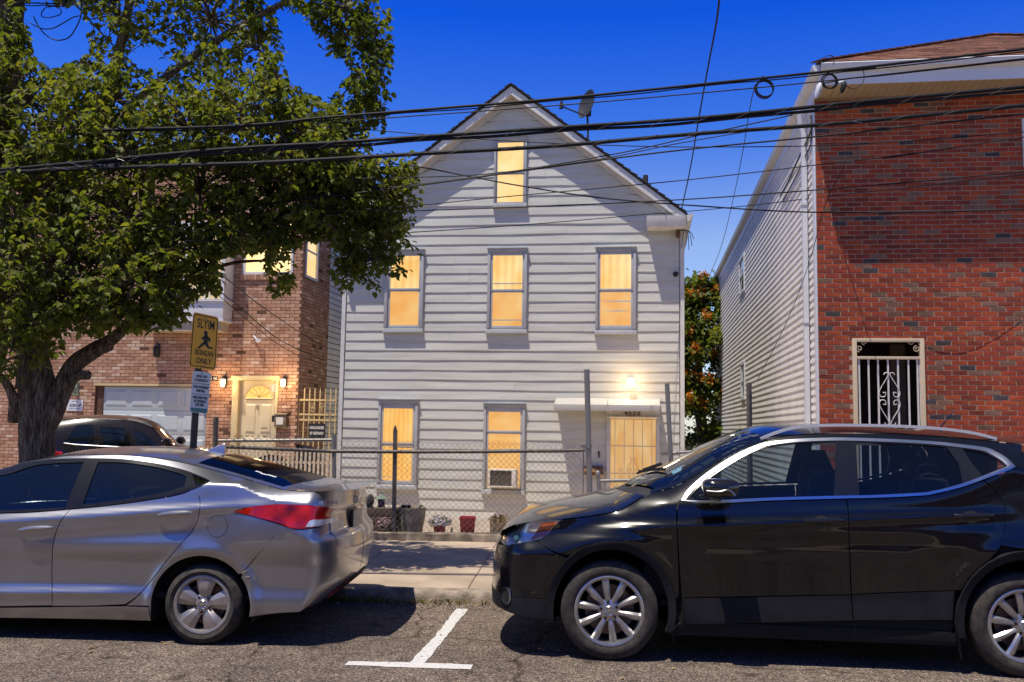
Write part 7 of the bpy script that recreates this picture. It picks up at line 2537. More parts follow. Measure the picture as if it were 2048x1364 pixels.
# cream picket fence between the brick house's front and the chain link
PF = Frame((*on_y(540, 900, 14.2).xy, 0), 4.0)
m_picket = M('cream_picket', (0.60, 0.50, 0.36), 0.55, var=0.15, scale=9)
pk = thing('picket_fence', 'low cream metal picket fence behind the chain link, before the cream entrance door', 'fence', PF.M)
xx0, xx1 = PF.fy(398, 905).x, PF.fy(672, 905).x
n = int((xx1 - xx0) / .066)
zt0, zt1 = PF.fy(410, 897).z, PF.fy(668, 905).z
for k in range(n + 1):
    x = xx0 + k * (xx1 - xx0) / n
    zt_ = zt0 + (zt1 - zt0) * k / n + random.uniform(-.008, .008)
    mb = MB(); mb.hexa([(x - .016, -.008, .18), (x + .016, -.008, .18), (x + .016, .008, .18), (x - .016, .008, .18)], [(x - .016, -.008, zt_), (x + .016, -.008, zt_), (x + .016, .008, zt_), (x - .016, .008, zt_)])
    mb.hexa([(x - .016, -.008, zt_ + .0005), (x + .016, -.008, zt_ + .0005), (x + .016, .008, zt_ + .0005), (x - .016, .008, zt_ + .0005)], [(x - .004, -.004, zt_ + .03), (x + .004, -.004, zt_ + .03), (x + .004, .004, zt_ + .03), (x - .004, .004, zt_ + .03)])
    obj('picket', mb, m_picket, pk)
for zz in (zt1 - .16, .35):
    mb = MB(); mb.box(xx0, xx1, .009, .03, zz - .018, zz + .018); obj('rail', mb, m_picket, pk)

# ------------------------------------------------------------------ street sign: a yellow and a white plate on one leaning post
YS = 9.3
q = on_y(388, 893, YS)
SG = Frame((q.x, YS, 0.13), -42.0)
def gp(px, py, y=0.0):
    p = SG.fy(px, py, y); return Vector((p.x, y, p.z))
m_yel = M('sign_yellow', (0.80, 0.40, 0.022), 0.45, var=0.07, scale=7, bump=.05, bscale=60)
m_sgray = M('sign_white_weathered', (0.68, 0.73, 0.72), 0.5, var=0.08, scale=9)
m_ink = M('sign_black_print', (0.020, 0.016, 0.012), 0.5, var=0.2, scale=20)
m_gink = M('sign_green_print', (0.06, 0.22, 0.20), 0.5, var=0.12, scale=14)
m_dkink = M('sign_grey_print', (0.075, 0.085, 0.085), 0.5, var=0.2, scale=20)
m_postb = M('brown_sign_post', (0.045, 0.035, 0.030), 0.6, var=0.25, scale=20)
sgn = thing('street_sign', 'leaning street post with a yellow running figure plate above a white regulation plate', 'sign', SG.M)
a, b = gp(401, 690, .02), gp(388, 893, .02)
k = (0.0 - a.z) / (b.z - a.z); foot = a + (b - a) * k
mb = MB(); mb.bar(foot, a + (a - b) * .05, .055, .010, up=(0, 1, 0)); mb.bar(foot + Vector((.025, .02, 0)), a + Vector((.025, .02, 0)), .008, .035, up=(0, 1, 0)); mb.bar(foot + Vector((-.025, .02, 0)), a + Vector((-.025, .02, 0)), .008, .035, up=(0, 1, 0))
obj('post', mb, m_postb, sgn)
def plate(c, mt, name, rad=.035, th=.004, y=0.0, inset=0.0):
    TL, TR, BR, BL = [gp(*p) for p in c]
    out = []
    def corner(P, A, B):
        da, db = (A - P).normalized(), (B - P).normalized()
        for t in np.linspace(0, 1, 6):
            p0, p1 = P + da * rad, P + db * rad
            out.append((p0 * (1 - t) ** 2 + P * 2 * t * (1 - t) + p1 * t * t))
    if inset:
        c_ = (TL + TR + BR + BL) / 4
        TL, TR, BR, BL = [p + (c_ - p).normalized() * inset for p in (TL, TR, BR, BL)]
    corner(TL, BL, TR); corner(TR, TL, BR); corner(BR, TR, BL); corner(BL, BR, TL)
    m_ = MB(); m_.poly([(p.x, y, p.z) for p in out], th, (0, 1, 0))
    return m_, out, (TL, TR, BR, BL)
Y4 = ((387, 623.5), (437.5, 634.5), (431, 741), (378, 734.5))
W4 = ((386, 741.5), (422, 745.5), (415, 827.5), (379.5, 824))
mb, yo, YC = plate(Y4, m_yel, 'yellow'); ypl = obj('sign_plate', mb, m_yel, sgn); ypl['label'] = 'yellow running figure plate'
_, yi_o, _ = plate(Y4, m_yel, 'b', rad=.03, inset=.022)
mb = MB(); L_ = yi_o + [yi_o[0]]
mb.tube([(p.x, -.0015, p.z) for p in L_], .0035, 4); obj('border', mb, m_ink, ypl)
def onplate(cs, u, v):
    TL, TR, BR, BL = cs
    return (TL * (1 - u) + TR * u) * (1 - v) + (BL * (1 - u) + BR * u) * v
def ptext(cs, body, u, v, size, mt, par, sx=1.0, bold=.003):
    p = onplate(cs, u, v); r = (onplate(cs, u + .1, v) - p).normalized(); up = (onplate(cs, u, v - .1) - p).normalized()
    nrm = Vector((0, -1, 0))
    R_ = Matrix(((r.x, up.x, nrm.x, 0), (r.y, up.y, nrm.y, 0), (r.z, up.z, nrm.z, 0), (0, 0, 0, 1)))
    text('lettering', body, size, mt, par, (p.x, -.002, p.z), R_, ext=.001, sx=sx, bold=bold)
wid = (YC[1] - YC[0]).length; hei = (YC[3] - YC[0]).length
ptext(YC, 'SLYIM', .52, .19, hei * .235, m_ink, ypl, sx=wid * .72 / (hei * .235 * 2.65), bold=.0008)
ptext(YC, 'BESNEAN', .53, .715, hei * .135, m_ink, ypl, sx=wid * .84 / (hei * .135 * 4.9), bold=.0004)
ptext(YC, 'ONLY', .53, .86, hei * .145, m_ink, ypl, sx=wid * .58 / (hei * .145 * 2.55), bold=.0006)
def fig(pts, ws):
    m_ = MB(); P_ = [onplate(YC, u, v) for u, v in pts]
    for k in range(len(P_) - 1):
        d = (P_[k + 1] - P_[k]).normalized(); q_ = Vector((d.z, 0, -d.x))
        a0, a1, b1, b0 = P_[k] - q_ * ws[k] - d * ws[k] * .3, P_[k + 1] - q_ * ws[k + 1], P_[k + 1] + q_ * ws[k + 1], P_[k] + q_ * ws[k] - d * ws[k] * .3
        m_.poly([(p.x, -.0022, p.z) for p in (a0, a1, b1, b0)], .0015, (0, 1, 0))
    return obj('running_figure', m_, m_ink, ypl)
hc = onplate(YC, .53, .335)
mb = MB(); mb.poly([(hc.x + .020 * math.cos(t), -.0022, hc.z + .021 * math.sin(t)) for t in np.linspace(0, 2 * math.pi, 16, endpoint=False)], .0015, (0, 1, 0)); obj('running_figure', mb, m_ink, ypl)
fig([(.54, .36), (.555, .44), (.55, .52)], [.012, .030, .018])
fig([(.56, .40), (.44, .46), (.39, .42)], [.010, .009, .006])
fig([(.56, .40), (.70, .44), (.68, .50)], [.012, .010, .006])
fig([(.54, .51), (.40, .575), (.30, .635), (.27, .62)], [.018, .012, .008, .006])
fig([(.55, .51), (.66, .595), (.82, .60), (.84, .585)], [.018, .012, .008, .006])
mb, wo, WC = plate(W4, m_sgray, 'white', rad=.025, y=-.001); wpl = obj('sign_plate', mb, m_sgray, sgn); wpl['label'] = 'white regulation plate with a green foot'
g0 = [onplate(WC, .04, .89), onplate(WC, .97, .885), onplate(WC, .965, .965), onplate(WC, .90, .988), onplate(WC, .12, .985), onplate(WC, .04, .96)]
mb = MB(); mb.poly([(p.x, -.003, p.z) for p in g0], .0015, (0, 1, 0)); obj('print_band', mb, m_gink, wpl)
for v in (.30, .555):
    a_, b_ = onplate(WC, .04, v), onplate(WC, .97, v - .01); mb = MB(); mb.bar((a_.x, -.0025, a_.z), (b_.x, -.0025, b_.z), .002, .005); obj('rule_line', mb, m_dkink, wpl)
wh = (WC[3] - WC[0]).length; ww = (WC[1] - WC[0]).length
for (bd_, v, k) in (('MOVE. ONY', .12, .62), ('M. ZONOGIOD .IT', .215, .86), ('PUTIO ON EBUNGO', .38, .86), ('NARTSAL', .47, .5), ('FINETTAMER PTION', .635, .88), ('AST TSIPTISTEN IS', .725, .88), ('ISTAT ISVEE', .81, .6)):
    ptext(WC, bd_, .51, v, wh * .085, m_dkink, wpl, sx=ww * k / (wh * .085 * .62 * len(bd_)), bold=.002)
for cs, uv in ((YC, ((.52, .07), (.52, .955))), (WC, ((.51, .045), (.51, .95)))):
    for u, v in uv:
        p = onplate(cs, u, v); mb = MB(); mb.lathe([(.009, 0), (.008, .004), (.001, .006)], Matrix.Translation((p.x, -.002, p.z)) @ Matrix.Rotation(math.radians(90), 4, 'X'), 8); obj('bolt', mb, m_galv, sgn)

# ------------------------------------------------------------------ pots and ornaments behind the fence base
m_terra = M('red_plastic_pot', (0.36, 0.012, 0.022), 0.4, var=0.12, scale=9)
m_conc = M('cast_planter', (0.24, 0.205, 0.135), 0.9, var=0.2, scale=7, bump=.5, bscale=70, col2=(.30, .26, .18))
m_wood = M('weathered_boards', (0.13, 0.092, 0.055), 0.9, var=0.35, scale=4, bump=.5, bscale=30, stretch=(1, 1, 7), rand=.12)
m_tan = M('tan_pot', (0.30, 0.21, 0.11), 0.8, var=.2, scale=8, bump=.3, bscale=50)
m_potsoil = M('potting_soil', (0.03, 0.02, 0.014), 1.0, var=.3, scale=30)
m_white_fl = M('white_petals', (0.62, 0.56, 0.52), 0.6, var=.12, scale=30, rand=.1)
m_pink_fl = M('pink_petals', (0.50, 0.17, 0.20), 0.6, var=.25, scale=30, col2=(.60, .40, .38))
m_gleaf = M('grey_green_leaves', (0.10, 0.12, 0.06), 0.6, var=.3, scale=20)
m_yleaf = M('golden_succulent', (0.16, 0.14, 0.025), 0.5, var=.4, scale=14, col2=(.30, .20, .04))
YP = .16
def potxy(px, py): q_ = fp(px, py, YP); return q_
def base_M(px, z=None):
    q_ = fp(px, 1069, YP); return FF.M @ Matrix.Translation((q_.x, YP, .10 if z is None else z))
zP = .10
def pot_thing(px, label, cat, name, group=None): return thing(name, label, cat, base_M(px), group)
def pxw(px0, px1): return fp(px1, 1050, YP).x - fp(px0, 1050, YP).x
def ph(py): return fp(880, py, YP).z - zP
def blossoms(par, zc, rx, rz, n, mt, seed, sz=.014):
    rr = random.Random(seed)
    m_, l_ = MB(), MB()
    for i in range(n):
        a_, e_ = rr.uniform(0, 6.28), math.asin(rr.uniform(-.35, 1))
        r_ = rr.uniform(.75, 1.05)
        c_ = Vector((rx * r_ * math.cos(a_) * math.cos(e_), rx * .8 * r_ * math.sin(a_) * math.cos(e_), zc + rz * r_ * math.sin(e_)))
        nr = Vector((math.cos(a_) * math.cos(e_), math.sin(a_) * math.cos(e_), math.sin(e_) + .3)).normalized()
        t1 = nr.orthogonal().normalized(); t2 = nr.cross(t1)
        s_ = sz * rr.uniform(.7, 1.2)
        ring_ = [c_ + (t1 * math.cos(k * 1.2566) + t2 * math.sin(k * 1.2566)) * s_ for k in range(5)]
        m_.add([c_ + nr * s_ * .1] + [q_ + nr * s_ * .35 for q_ in ring_], [(0, 1 + k, 1 + (k + 1) % 5) for k in range(5)])
    for i in range(n):
        a_, e_ = rr.uniform(0, 6.28), math.asin(rr.uniform(-.6, 1)); r_ = rr.uniform(.4, .98)
        c_ = Vector((rx * r_ * math.cos(a_) * math.cos(e_), rx * .8 * r_ * math.sin(a_) * math.cos(e_), zc + rz * r_ * math.sin(e_)))
        d = Vector((rr.uniform(-1, 1), rr.uniform(-1, 1), rr.uniform(-.2, 1))).normalized() * sz * 1.5; q_ = d.orthogonal().normalized() * sz * .5
        l_.add([c_ - d, c_ + q_, c_ + d, c_ - q_], [(0, 1, 2, 3)])
    obj('flowers', m_, mt, par); obj('foliage', l_, m_gleaf, par)
# timber planter
T_ = pot_thing(762, 'long weathered timber planter at the fence base beside the silver sedan tail', 'planter', 'timber_planter')
w0 = pxw(733, 792); hz = ph(1018)
for k in range(4):
    mb = MB(); mb.box(-w0 / 2, w0 / 2, -.03, 0.0, hz * k / 4 + .004, hz * (k + 1) / 4 - .004); obj('board', mb, m_wood, T_, bevel=.004)
for x in (-w0 / 2, w0 / 2 - .03):
    mb = MB(); mb.box(x, x + .03, .001, .34, 0, hz); obj('end_board', mb, m_wood, T_)
mb = MB(); mb.box(-w0 / 2 + .031, w0 / 2 - .031, .001, .34, 0, hz - .03); obj('soil', mb, m_potsoil, T_)
# dark pot and bird feeder standing on it
def on_planter(px): 
    q_ = fp(px, 1016, YP + .1); return FF.M @ Matrix.Translation((q_.x, YP + .12, zP + hz))
T2 = thing('flower_pot', 'dark squat pot standing at the left end of the timber planter', 'pot', on_planter(735))
mb = MB(); mb.lathe([(.001, 0), (.055, 0), (.085, .07), (.075, .13), (.05, .16), (.045, .15), (.001, .145)], None, 10); obj('bowl', mb, M('dark_glaze', (.05, .045, .04), .4, var=.3, scale=14), T2, smooth=True, angle=40)
T3 = thing('bird_feeder', 'small red bird feeder with a verdigris roof on the timber planter', 'bird feeder', on_planter(762))
m_verd = MATS['verdigris']
mb = MB(); mb.lathe([(.001, 0), (.05, 0), (.05, .015), (.046, .02), (.046, .09), (.044, .095), (.001, .096)], None, 12); obj('body', mb, M('dark_red_glass', (.10, .012, .014), .25, var=.3, scale=14), T3, smooth=True, angle=40)
mb = MB(); mb.lathe([(.044, .097), (.046, .118), (.05, .12)], None, 12); obj('collar', mb, m_tan, T3, smooth=True)
mb = MB(); mb.lathe([(.085, .112), (.06, .135), (.03, .158), (.012, .172), (.012, .185), (.016, .195), (.008, .205), (.001, .206)], None, 12); obj('roof', mb, m_verd, T3, smooth=True, angle=50)
# pink mum
T_ = pot_thing(769, 'small pot of pink and white mums in front of the timber planter', 'potted plant', 'potted_mum', 'potted mums behind the fence')
T_.matrix_basis = T_.matrix_basis @ Matrix.Translation((0, -.09, 0)); THING_M[T_.name] = T_.matrix_basis.copy()
mb = MB(); mb.lathe([(.001, 0), (.06, 0), (.075, .15), (.08, .15), (.08, .17), (.07, .17), (.001, .16)], None, 14); obj('pot', mb, m_wood, T_, smooth=True, angle=40)
blossoms(T_, .225, .10, .075, 110, m_pink_fl, 3, .012)
# big cast planter
T_ = pot_thing(819, 'large tapered grey stone planter next to the flat iron fence post', 'planter', 'stone_planter')
wt, wb, hh = pxw(789, 849) / 2, pxw(797, 839) / 2, ph(1017)
mb = MB(); mb.lathe([(.001, 0), (wb, 0), (wb * 1.12, hh * .3), (wt * .93, hh * .7), (wt * .98, hh * .9), (wt, hh * .92), (wt, hh), (wt * .93, hh), (wt * .9, hh - .04), (.001, hh - .045)], Matrix.Translation((0, .14, 0)), 24); obj('bowl', mb, m_conc, T_, smooth=True, angle=40)
mb = MB(); mb.box(-.12, .0, .0, .06, hh - .005, hh + .035); mb.tube([(.10, .1, hh - .05), (.12, .1, hh + .03), (.15, .08, hh + .02)], .01, 5); obj('dry_stems', mb, m_potsoil, T_)
# white mum in red pot
T_ = pot_thing(879, 'white mums spilling over a small red pot left of the empty red pot', 'potted plant', 'potted_mum', 'potted mums behind the fence')
wt, wb, hh = pxw(866, 891) / 2, pxw(868, 889) / 2, ph(1044)
mb = MB(); mb.lathe([(.001, 0), (wb, 0), (wt, hh), (wt * .9, hh), (.001, hh - .02)], None, 16); obj('pot', mb, m_terra, T_, smooth=True, angle=40)
blossoms(T_, ph(1045), .155, .095, 230, m_white_fl, 5, .015)
# red pot
T_ = pot_thing(935, 'empty square red plastic pot behind the fence, right of the white mums', 'pot', 'flower_pot')
wt, wb, hh = pxw(917, 952) / 2, pxw(921, 949) / 2, ph(1032)
mb = MB(); mb.lathe([(.001, 0), (wb * 1.2, 0), (wt * 1.22, hh - .03), (wt * 1.3, hh - .03), (wt * 1.3, hh), (wt * 1.15, hh), (wt * 1.1, hh - .06), (.001, hh - .06)], Matrix.Rotation(math.radians(45), 4, 'Z'), 4); obj('bowl', mb, m_terra, T_, bevel=.006)
# tan pot with succulent
T_ = pot_thing(996, 'tan square pot with a golden green succulent by the nose of the black crossover', 'potted plant', 'potted_succulent')
wt, wb, hh = pxw(978, 1012) / 2, pxw(979, 1011) / 2, ph(1041)
mb = MB(); mb.lathe([(.001, 0), (wb * 1.3, 0), (wt * 1.38, hh), (wt * 1.2, hh), (.001, hh - .03)], Matrix.Rotation(math.radians(45), 4, 'Z'), 4); obj('pot', mb, m_tan, T_, bevel=.006)
mb = MB(); rr = random.Random(6)
for k in range(90):
    a_ = rr.uniform(0, 6.28); e_ = rr.uniform(.1, 1.4); r_ = rr.uniform(.02, .13)
    c_ = Vector((r_ * math.cos(a_), r_ * .8 * math.sin(a_), hh + rr.uniform(-.01, .05)))
    d = Vector((math.cos(a_) * math.cos(e_), math.sin(a_) * math.cos(e_), math.sin(e_))) * rr.uniform(.03, .06); s_ = d.cross(Vector((0, 0, 1))).normalized() * .018
    mb.add([c_, c_ + d * .6 + s_, c_ + d, c_ + d * .6 - s_], [(0, 1, 2, 3)])
obj('foliage', mb, m_yleaf, T_)
q_ = fp(903, 1066, .05); mb = MB(); mb.box(-.012, .012, -.01, .01, 0, .07); mb.box(-.004, .016, -.01, .01, .0701, .09)
o = obj('stake', mb, m_potsoil, Mx=FF.M @ Matrix.Translation((q_.x, .05, q_.z - .02))); tag(o, 'little dark stake on the fence base between the two red pots', 'stake')
# ------------------------------------------------------------------ trees
def bark():
    m, t, b = new_mat('bark')
    N, L = t.nodes, t.links
    tc = N.new('ShaderNodeTexCoord'); mp = N.new('ShaderNodeMapping'); mp.inputs['Scale'].default_value = (1, 1, .22)
    L.new(tc.outputs['Object'], mp.inputs['Vector'])
    vo = N.new('ShaderNodeTexNoise'); vo.inputs['Scale'].default_value = 26; vo.inputs['Detail'].default_value = 7; vo.inputs['Distortion'].default_value = .8
    L.new(mp.outputs[0], vo.inputs['Vector'])
    wv = N.new('ShaderNodeTexVoronoi'); wv.feature = 'DISTANCE_TO_EDGE'; wv.inputs['Scale'].default_value = 34
    L.new(mp.outputs[0], wv.inputs['Vector'])
    rp = N.new('ShaderNodeValToRGB')
    rp.color_ramp.elements[0].position = .30; rp.color_ramp.elements[0].color = (.050, .036, .025, 1)
    rp.color_ramp.elements[1].position = .68; rp.color_ramp.elements[1].color = (.23, .175, .125, 1)
    L.new(vo.outputs['Fac'], rp.inputs[0]); L.new(rp.outputs[0], b.inputs['Base Color'])
    b.inputs['Roughness'].default_value = .95; b.inputs['Specular IOR Level'].default_value = .15
    ad = N.new('ShaderNodeMath'); ad.operation = 'MULTIPLY_ADD'; ad.inputs[1].default_value = .8
    L.new(vo.outputs['Fac'], ad.inputs[0])
    m2 = N.new('ShaderNodeMath'); m2.operation = 'MINIMUM'; m2.inputs[1].default_value = .12
    L.new(wv.outputs['Distance'], m2.inputs[0])
    m3 = N.new('ShaderNodeMath'); m3.operation = 'MULTIPLY'; m3.inputs[1].default_value = 6
    L.new(m2.outputs[0], m3.inputs[0]); L.new(m3.outputs[0], ad.inputs[2])
    bp = N.new('ShaderNodeBump'); bp.inputs['Strength'].default_value = 1.0; bp.inputs['Distance'].default_value = .02
    L.new(ad.outputs[0], bp.inputs['Height']); L.new(bp.outputs[0], b.inputs['Normal'])
    return m
m_bark = bark()
def leafmat(name, c1, c2, c3, trans=.42):
    m = bpy.data.materials.new(name); m.use_nodes = True
    t = m.node_tree; N, L = t.nodes, t.links; N.clear()
    at = N.new('ShaderNodeAttribute'); at.attribute_name = 'tint'
    oi = N.new('ShaderNodeObjectInfo')
    rp = N.new('ShaderNodeValToRGB')
    rp.color_ramp.elements[0].position = 0; rp.color_ramp.elements[0].color = (*c1, 1)
    rp.color_ramp.elements[1].position = 1; rp.color_ramp.elements[1].color = (*c3, 1)
    e = rp.color_ramp.elements.new(.55); e.color = (*c2, 1)
    L.new(at.outputs['Fac'], rp.inputs[0])
    d = N.new('ShaderNodeBsdfPrincipled'); d.inputs['Roughness'].default_value = .55; d.inputs['Specular IOR Level'].default_value = .3
    tr = N.new('ShaderNodeBsdfTranslucent')
    h = N.new('ShaderNodeHueSaturation'); h.inputs['Value'].default_value = 2.0; h.inputs['Saturation'].default_value = 1.1
    L.new(rp.outputs[0], d.inputs['Base Color']); L.new(rp.outputs[0], h.inputs['Color']); L.new(h.outputs[0], tr.inputs['Color'])
    mx = N.new('ShaderNodeMixShader'); mx.inputs[0].default_value = trans
    o = N.new('ShaderNodeOutputMaterial')
    L.new(d.outputs[0], mx.inputs[1]); L.new(tr.outputs[0], mx.inputs[2]); L.new(mx.outputs[0], o.inputs[0])
    return m
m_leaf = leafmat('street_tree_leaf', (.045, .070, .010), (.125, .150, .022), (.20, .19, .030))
m_leaf2 = leafmat('garden_tree_leaf', (.045, .075, .012), (.10, .13, .020), (.20, .17, .03))
m_orange = leafmat('orange_seed_cluster', (.34, .12, .02), (.45, .17, .03), (.52, .24, .06), .25)

# one pear-shaped leaf, folded along its rib, tip curled: unit length along +x
LEAF_V = np.array([(0, 0, 0), (.34, 0, -.035), (.70, 0, -.03), (1.0, 0, -.16), (.22, .30, .075), (.58, .30, .085), (.22, -.30, .075), (.58, -.30, .085), (.82, .13, .01), (.82, -.13, .01)])
LEAF_F = np.array([(0, 1, 4, 4), (1, 2, 5, 4), (2, 3, 8, 5), (0, 6, 1, 1), (1, 6, 7, 2), (2, 7, 9, 3)])
LEAF_FACES = [tuple(dict.fromkeys(int(i) for i in f)) for f in LEAF_F]
def leaf_rot(n, r, droop=(.2, .9)):
    """random leaf frames: x = leaf direction (drooping), z = blade normal"""
    az = r.uniform(0, 2 * np.pi, n); el = -r.uniform(*droop, n)
    X = np.stack([np.cos(az) * np.cos(el), np.sin(az) * np.cos(el), np.sin(el)], 1)
    Zr = r.normal(0, .45, (n, 3)) + np.array([0, 0, 1.0])
    Y = np.cross(Zr, X); Y /= np.linalg.norm(Y, axis=1, keepdims=True)
    Z = np.cross(X, Y)
    return np.stack([X, Y, Z], 2)
def leaf_mesh(name, C, Rm, size, tint, mat_):
    n = len(C); nv = len(LEAF_V)
    V = np.einsum('nij,kj->nki', Rm, LEAF_V) * size[:, None, None] + C[:, None, :]
    me = bpy.data.meshes.new(name)
    fl = []
    for f in LEAF_FACES: fl.append(np.array(f))
    me.vertices.add(n * nv); me.vertices.foreach_set('co', V.reshape(-1))
    tot = sum(len(f) for f in fl)
    me.loops.add(n * tot); me.polygons.add(n * len(fl))
    base = np.concatenate(fl)
    loops = (base[None, :] + (np.arange(n) * nv)[:, None]).reshape(-1)
    me.loops.foreach_set('vertex_index', loops.astype(np.int32))
    ls = np.array([len(f) for f in fl]); st = np.concatenate([[0], np.cumsum(ls)[:-1]])
    me.polygons.foreach_set('loop_start', (st[None, :] + (np.arange(n) * tot)[:, None]).reshape(-1).astype(np.int32))
    me.polygons.foreach_set('use_smooth', np.ones(n * len(fl), bool))
    a = me.attributes.new('tint', 'FLOAT', 'POINT')
    a.data.foreach_set('value', np.repeat(tint, nv).astype(np.float32))
    me.materials.append(mat_)
    me.update(calc_edges=True); me.validate()
    return me

YT = 9.15
_t = on_y(72, 900, YT)
street_tree = thing('street_tree', 'big leafy street tree in the sidewalk at left, its crown over the brick house', 'tree', Matrix.Translation((_t.x, YT, .13)))
def tp_(px, py, y=YT): return on_y(px, py, y)
def limb(pts, rs, n=14, name='branch', parent=street_tree, seed=0, knob=.06):
    r_ = random.Random(seed)
    P_ = smooth_path([tp_(*p) for p in pts], 6)
    R_ = np.interp(np.linspace(0, 1, len(P_)), np.linspace(0, 1, len(rs)), rs)
    m_ = MB(); m_.tube(P_, list(R_), n)
    k = len(P_)
    for i in range(k):
        c_ = P_[i]
        for j in range(n):
            v = Vector(m_.v[i * n + j]); d = (v - c_)
            m_.v[i * n + j] = tuple(c_ + d * (1 + knob * math.sin(j * 2.1 + i * .6 + seed) * .6 + r_.uniform(-knob, knob) * .6))
    o = obj(name, m_, m_bark, parent, world=True, smooth=True, angle=None)
    return o, P_
trunk, TP = limb([(72, 1075), (72, 1000), (73, 900), (75, 830), (72, 760), (62, 690)], [.21, .165, .158, .17, .17, .13], 22, 'trunk', seed=1)
limb([(60, 780), (70, 700), (88, 640, YT + .1), (100, 560, YT + .25), (130, 440, YT + .4), (190, 280, YT + .5), (218, 170, YT + .4), (236, 110, YT + .4), (255, 30, YT + .4), (265, -60, YT + .4)], [.14, .12, .10, .09, .078, .07, .062, .055, .045, .04], seed=2)
limb([(80, 860), (105, 820), (128, 770), (150, 728), (195, 697), (240, 665, YT - .1), (285, 610, YT + .1), (350, 540, YT + .3), (470, 470, YT + .5), (600, 420, YT + .6), (720, 400, YT + .5)], [.13, .115, .098, .088, .078, .055, .045, .038, .03, .02, .01], seed=3)
limb([(190, 700), (218, 691, YT - .1)], [.07, .056], 12, seed=4)
limb([(135, 770), (155, 752, YT - .12), (176, 750, YT - .18)], [.05, .048, .046], 12, seed=5)
limb([(62, 700), (40, 600, YT - .1), (10, 480, YT - .3), (-60, 330, YT - .5), (-140, 180, YT - .5)], [.13, .11, .085, .06, .04], seed=6)
limb([(66, 690), (50, 560, YT + .5), (60, 400, YT + .9), (20, 220, YT + 1.0), (-10, 60, YT + 1.0)], [.11, .09, .07, .05, .03], seed=7)
limb([(130, 440, YT + .4), (230, 380, YT + .2), (380, 330, YT), (540, 290, YT), (690, 260, YT + .1)], [.06, .05, .04, .03, .012], seed=8)
limb([(190, 280, YT + .5), (300, 180, YT + .6), (420, 90, YT + .5), (560, 10, YT + .4), (700, -40, YT + .3), (745, 60, YT + .2), (752, 200, YT + .2)], [.05, .045, .038, .032, .025, .018, .010], seed=9)
limb([(240, 665, YT - .1), (330, 590, YT + .3), (450, 530, YT + .5), (560, 520, YT + .4)], [.03, .026, .02, .01], seed=10)
limb([(30, 840), (28, 800, YT - .1), (8, 760, YT - .2), (-20, 735, YT - .3)], [.07, .05, .035, .02], seed=11)
# crown: (px, py, radius px, depth, weight, tint shift)
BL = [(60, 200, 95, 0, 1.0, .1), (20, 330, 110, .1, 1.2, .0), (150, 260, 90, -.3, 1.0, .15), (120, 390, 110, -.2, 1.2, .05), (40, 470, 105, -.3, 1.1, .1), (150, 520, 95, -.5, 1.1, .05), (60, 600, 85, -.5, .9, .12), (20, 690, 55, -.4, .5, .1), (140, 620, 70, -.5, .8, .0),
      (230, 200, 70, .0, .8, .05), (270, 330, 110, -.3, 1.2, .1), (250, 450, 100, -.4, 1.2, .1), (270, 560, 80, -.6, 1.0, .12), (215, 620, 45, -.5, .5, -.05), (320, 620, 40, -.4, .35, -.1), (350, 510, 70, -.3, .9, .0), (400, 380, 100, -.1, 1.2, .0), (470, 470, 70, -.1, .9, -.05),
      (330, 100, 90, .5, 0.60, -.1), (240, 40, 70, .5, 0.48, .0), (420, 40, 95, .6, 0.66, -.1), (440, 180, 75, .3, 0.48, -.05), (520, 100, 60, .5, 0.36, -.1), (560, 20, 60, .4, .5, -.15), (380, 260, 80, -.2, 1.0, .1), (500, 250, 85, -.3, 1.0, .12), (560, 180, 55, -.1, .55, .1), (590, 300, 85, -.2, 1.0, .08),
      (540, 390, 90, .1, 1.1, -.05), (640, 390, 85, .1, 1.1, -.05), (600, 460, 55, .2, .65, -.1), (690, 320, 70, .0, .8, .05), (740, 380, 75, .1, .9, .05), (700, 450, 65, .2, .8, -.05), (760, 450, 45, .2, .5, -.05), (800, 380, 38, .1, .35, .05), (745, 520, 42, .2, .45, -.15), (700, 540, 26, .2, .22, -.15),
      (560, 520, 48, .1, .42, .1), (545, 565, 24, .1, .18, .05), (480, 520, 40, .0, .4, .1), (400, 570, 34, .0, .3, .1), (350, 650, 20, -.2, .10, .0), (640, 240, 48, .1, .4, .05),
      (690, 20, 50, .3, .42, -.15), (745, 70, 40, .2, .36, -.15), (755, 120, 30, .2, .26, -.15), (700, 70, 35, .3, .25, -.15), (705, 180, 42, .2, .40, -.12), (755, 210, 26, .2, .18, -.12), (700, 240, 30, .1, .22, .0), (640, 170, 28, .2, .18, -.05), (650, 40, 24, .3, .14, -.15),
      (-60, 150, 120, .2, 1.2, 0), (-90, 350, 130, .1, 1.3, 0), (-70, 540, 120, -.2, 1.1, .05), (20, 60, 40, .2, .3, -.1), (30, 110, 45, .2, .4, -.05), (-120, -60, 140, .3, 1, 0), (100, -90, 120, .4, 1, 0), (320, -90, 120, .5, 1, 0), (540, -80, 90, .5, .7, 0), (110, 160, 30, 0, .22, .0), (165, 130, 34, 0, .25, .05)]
lr = np.random.default_rng(21)
C, Tn, TW = [], [], []
S_px = F / YT
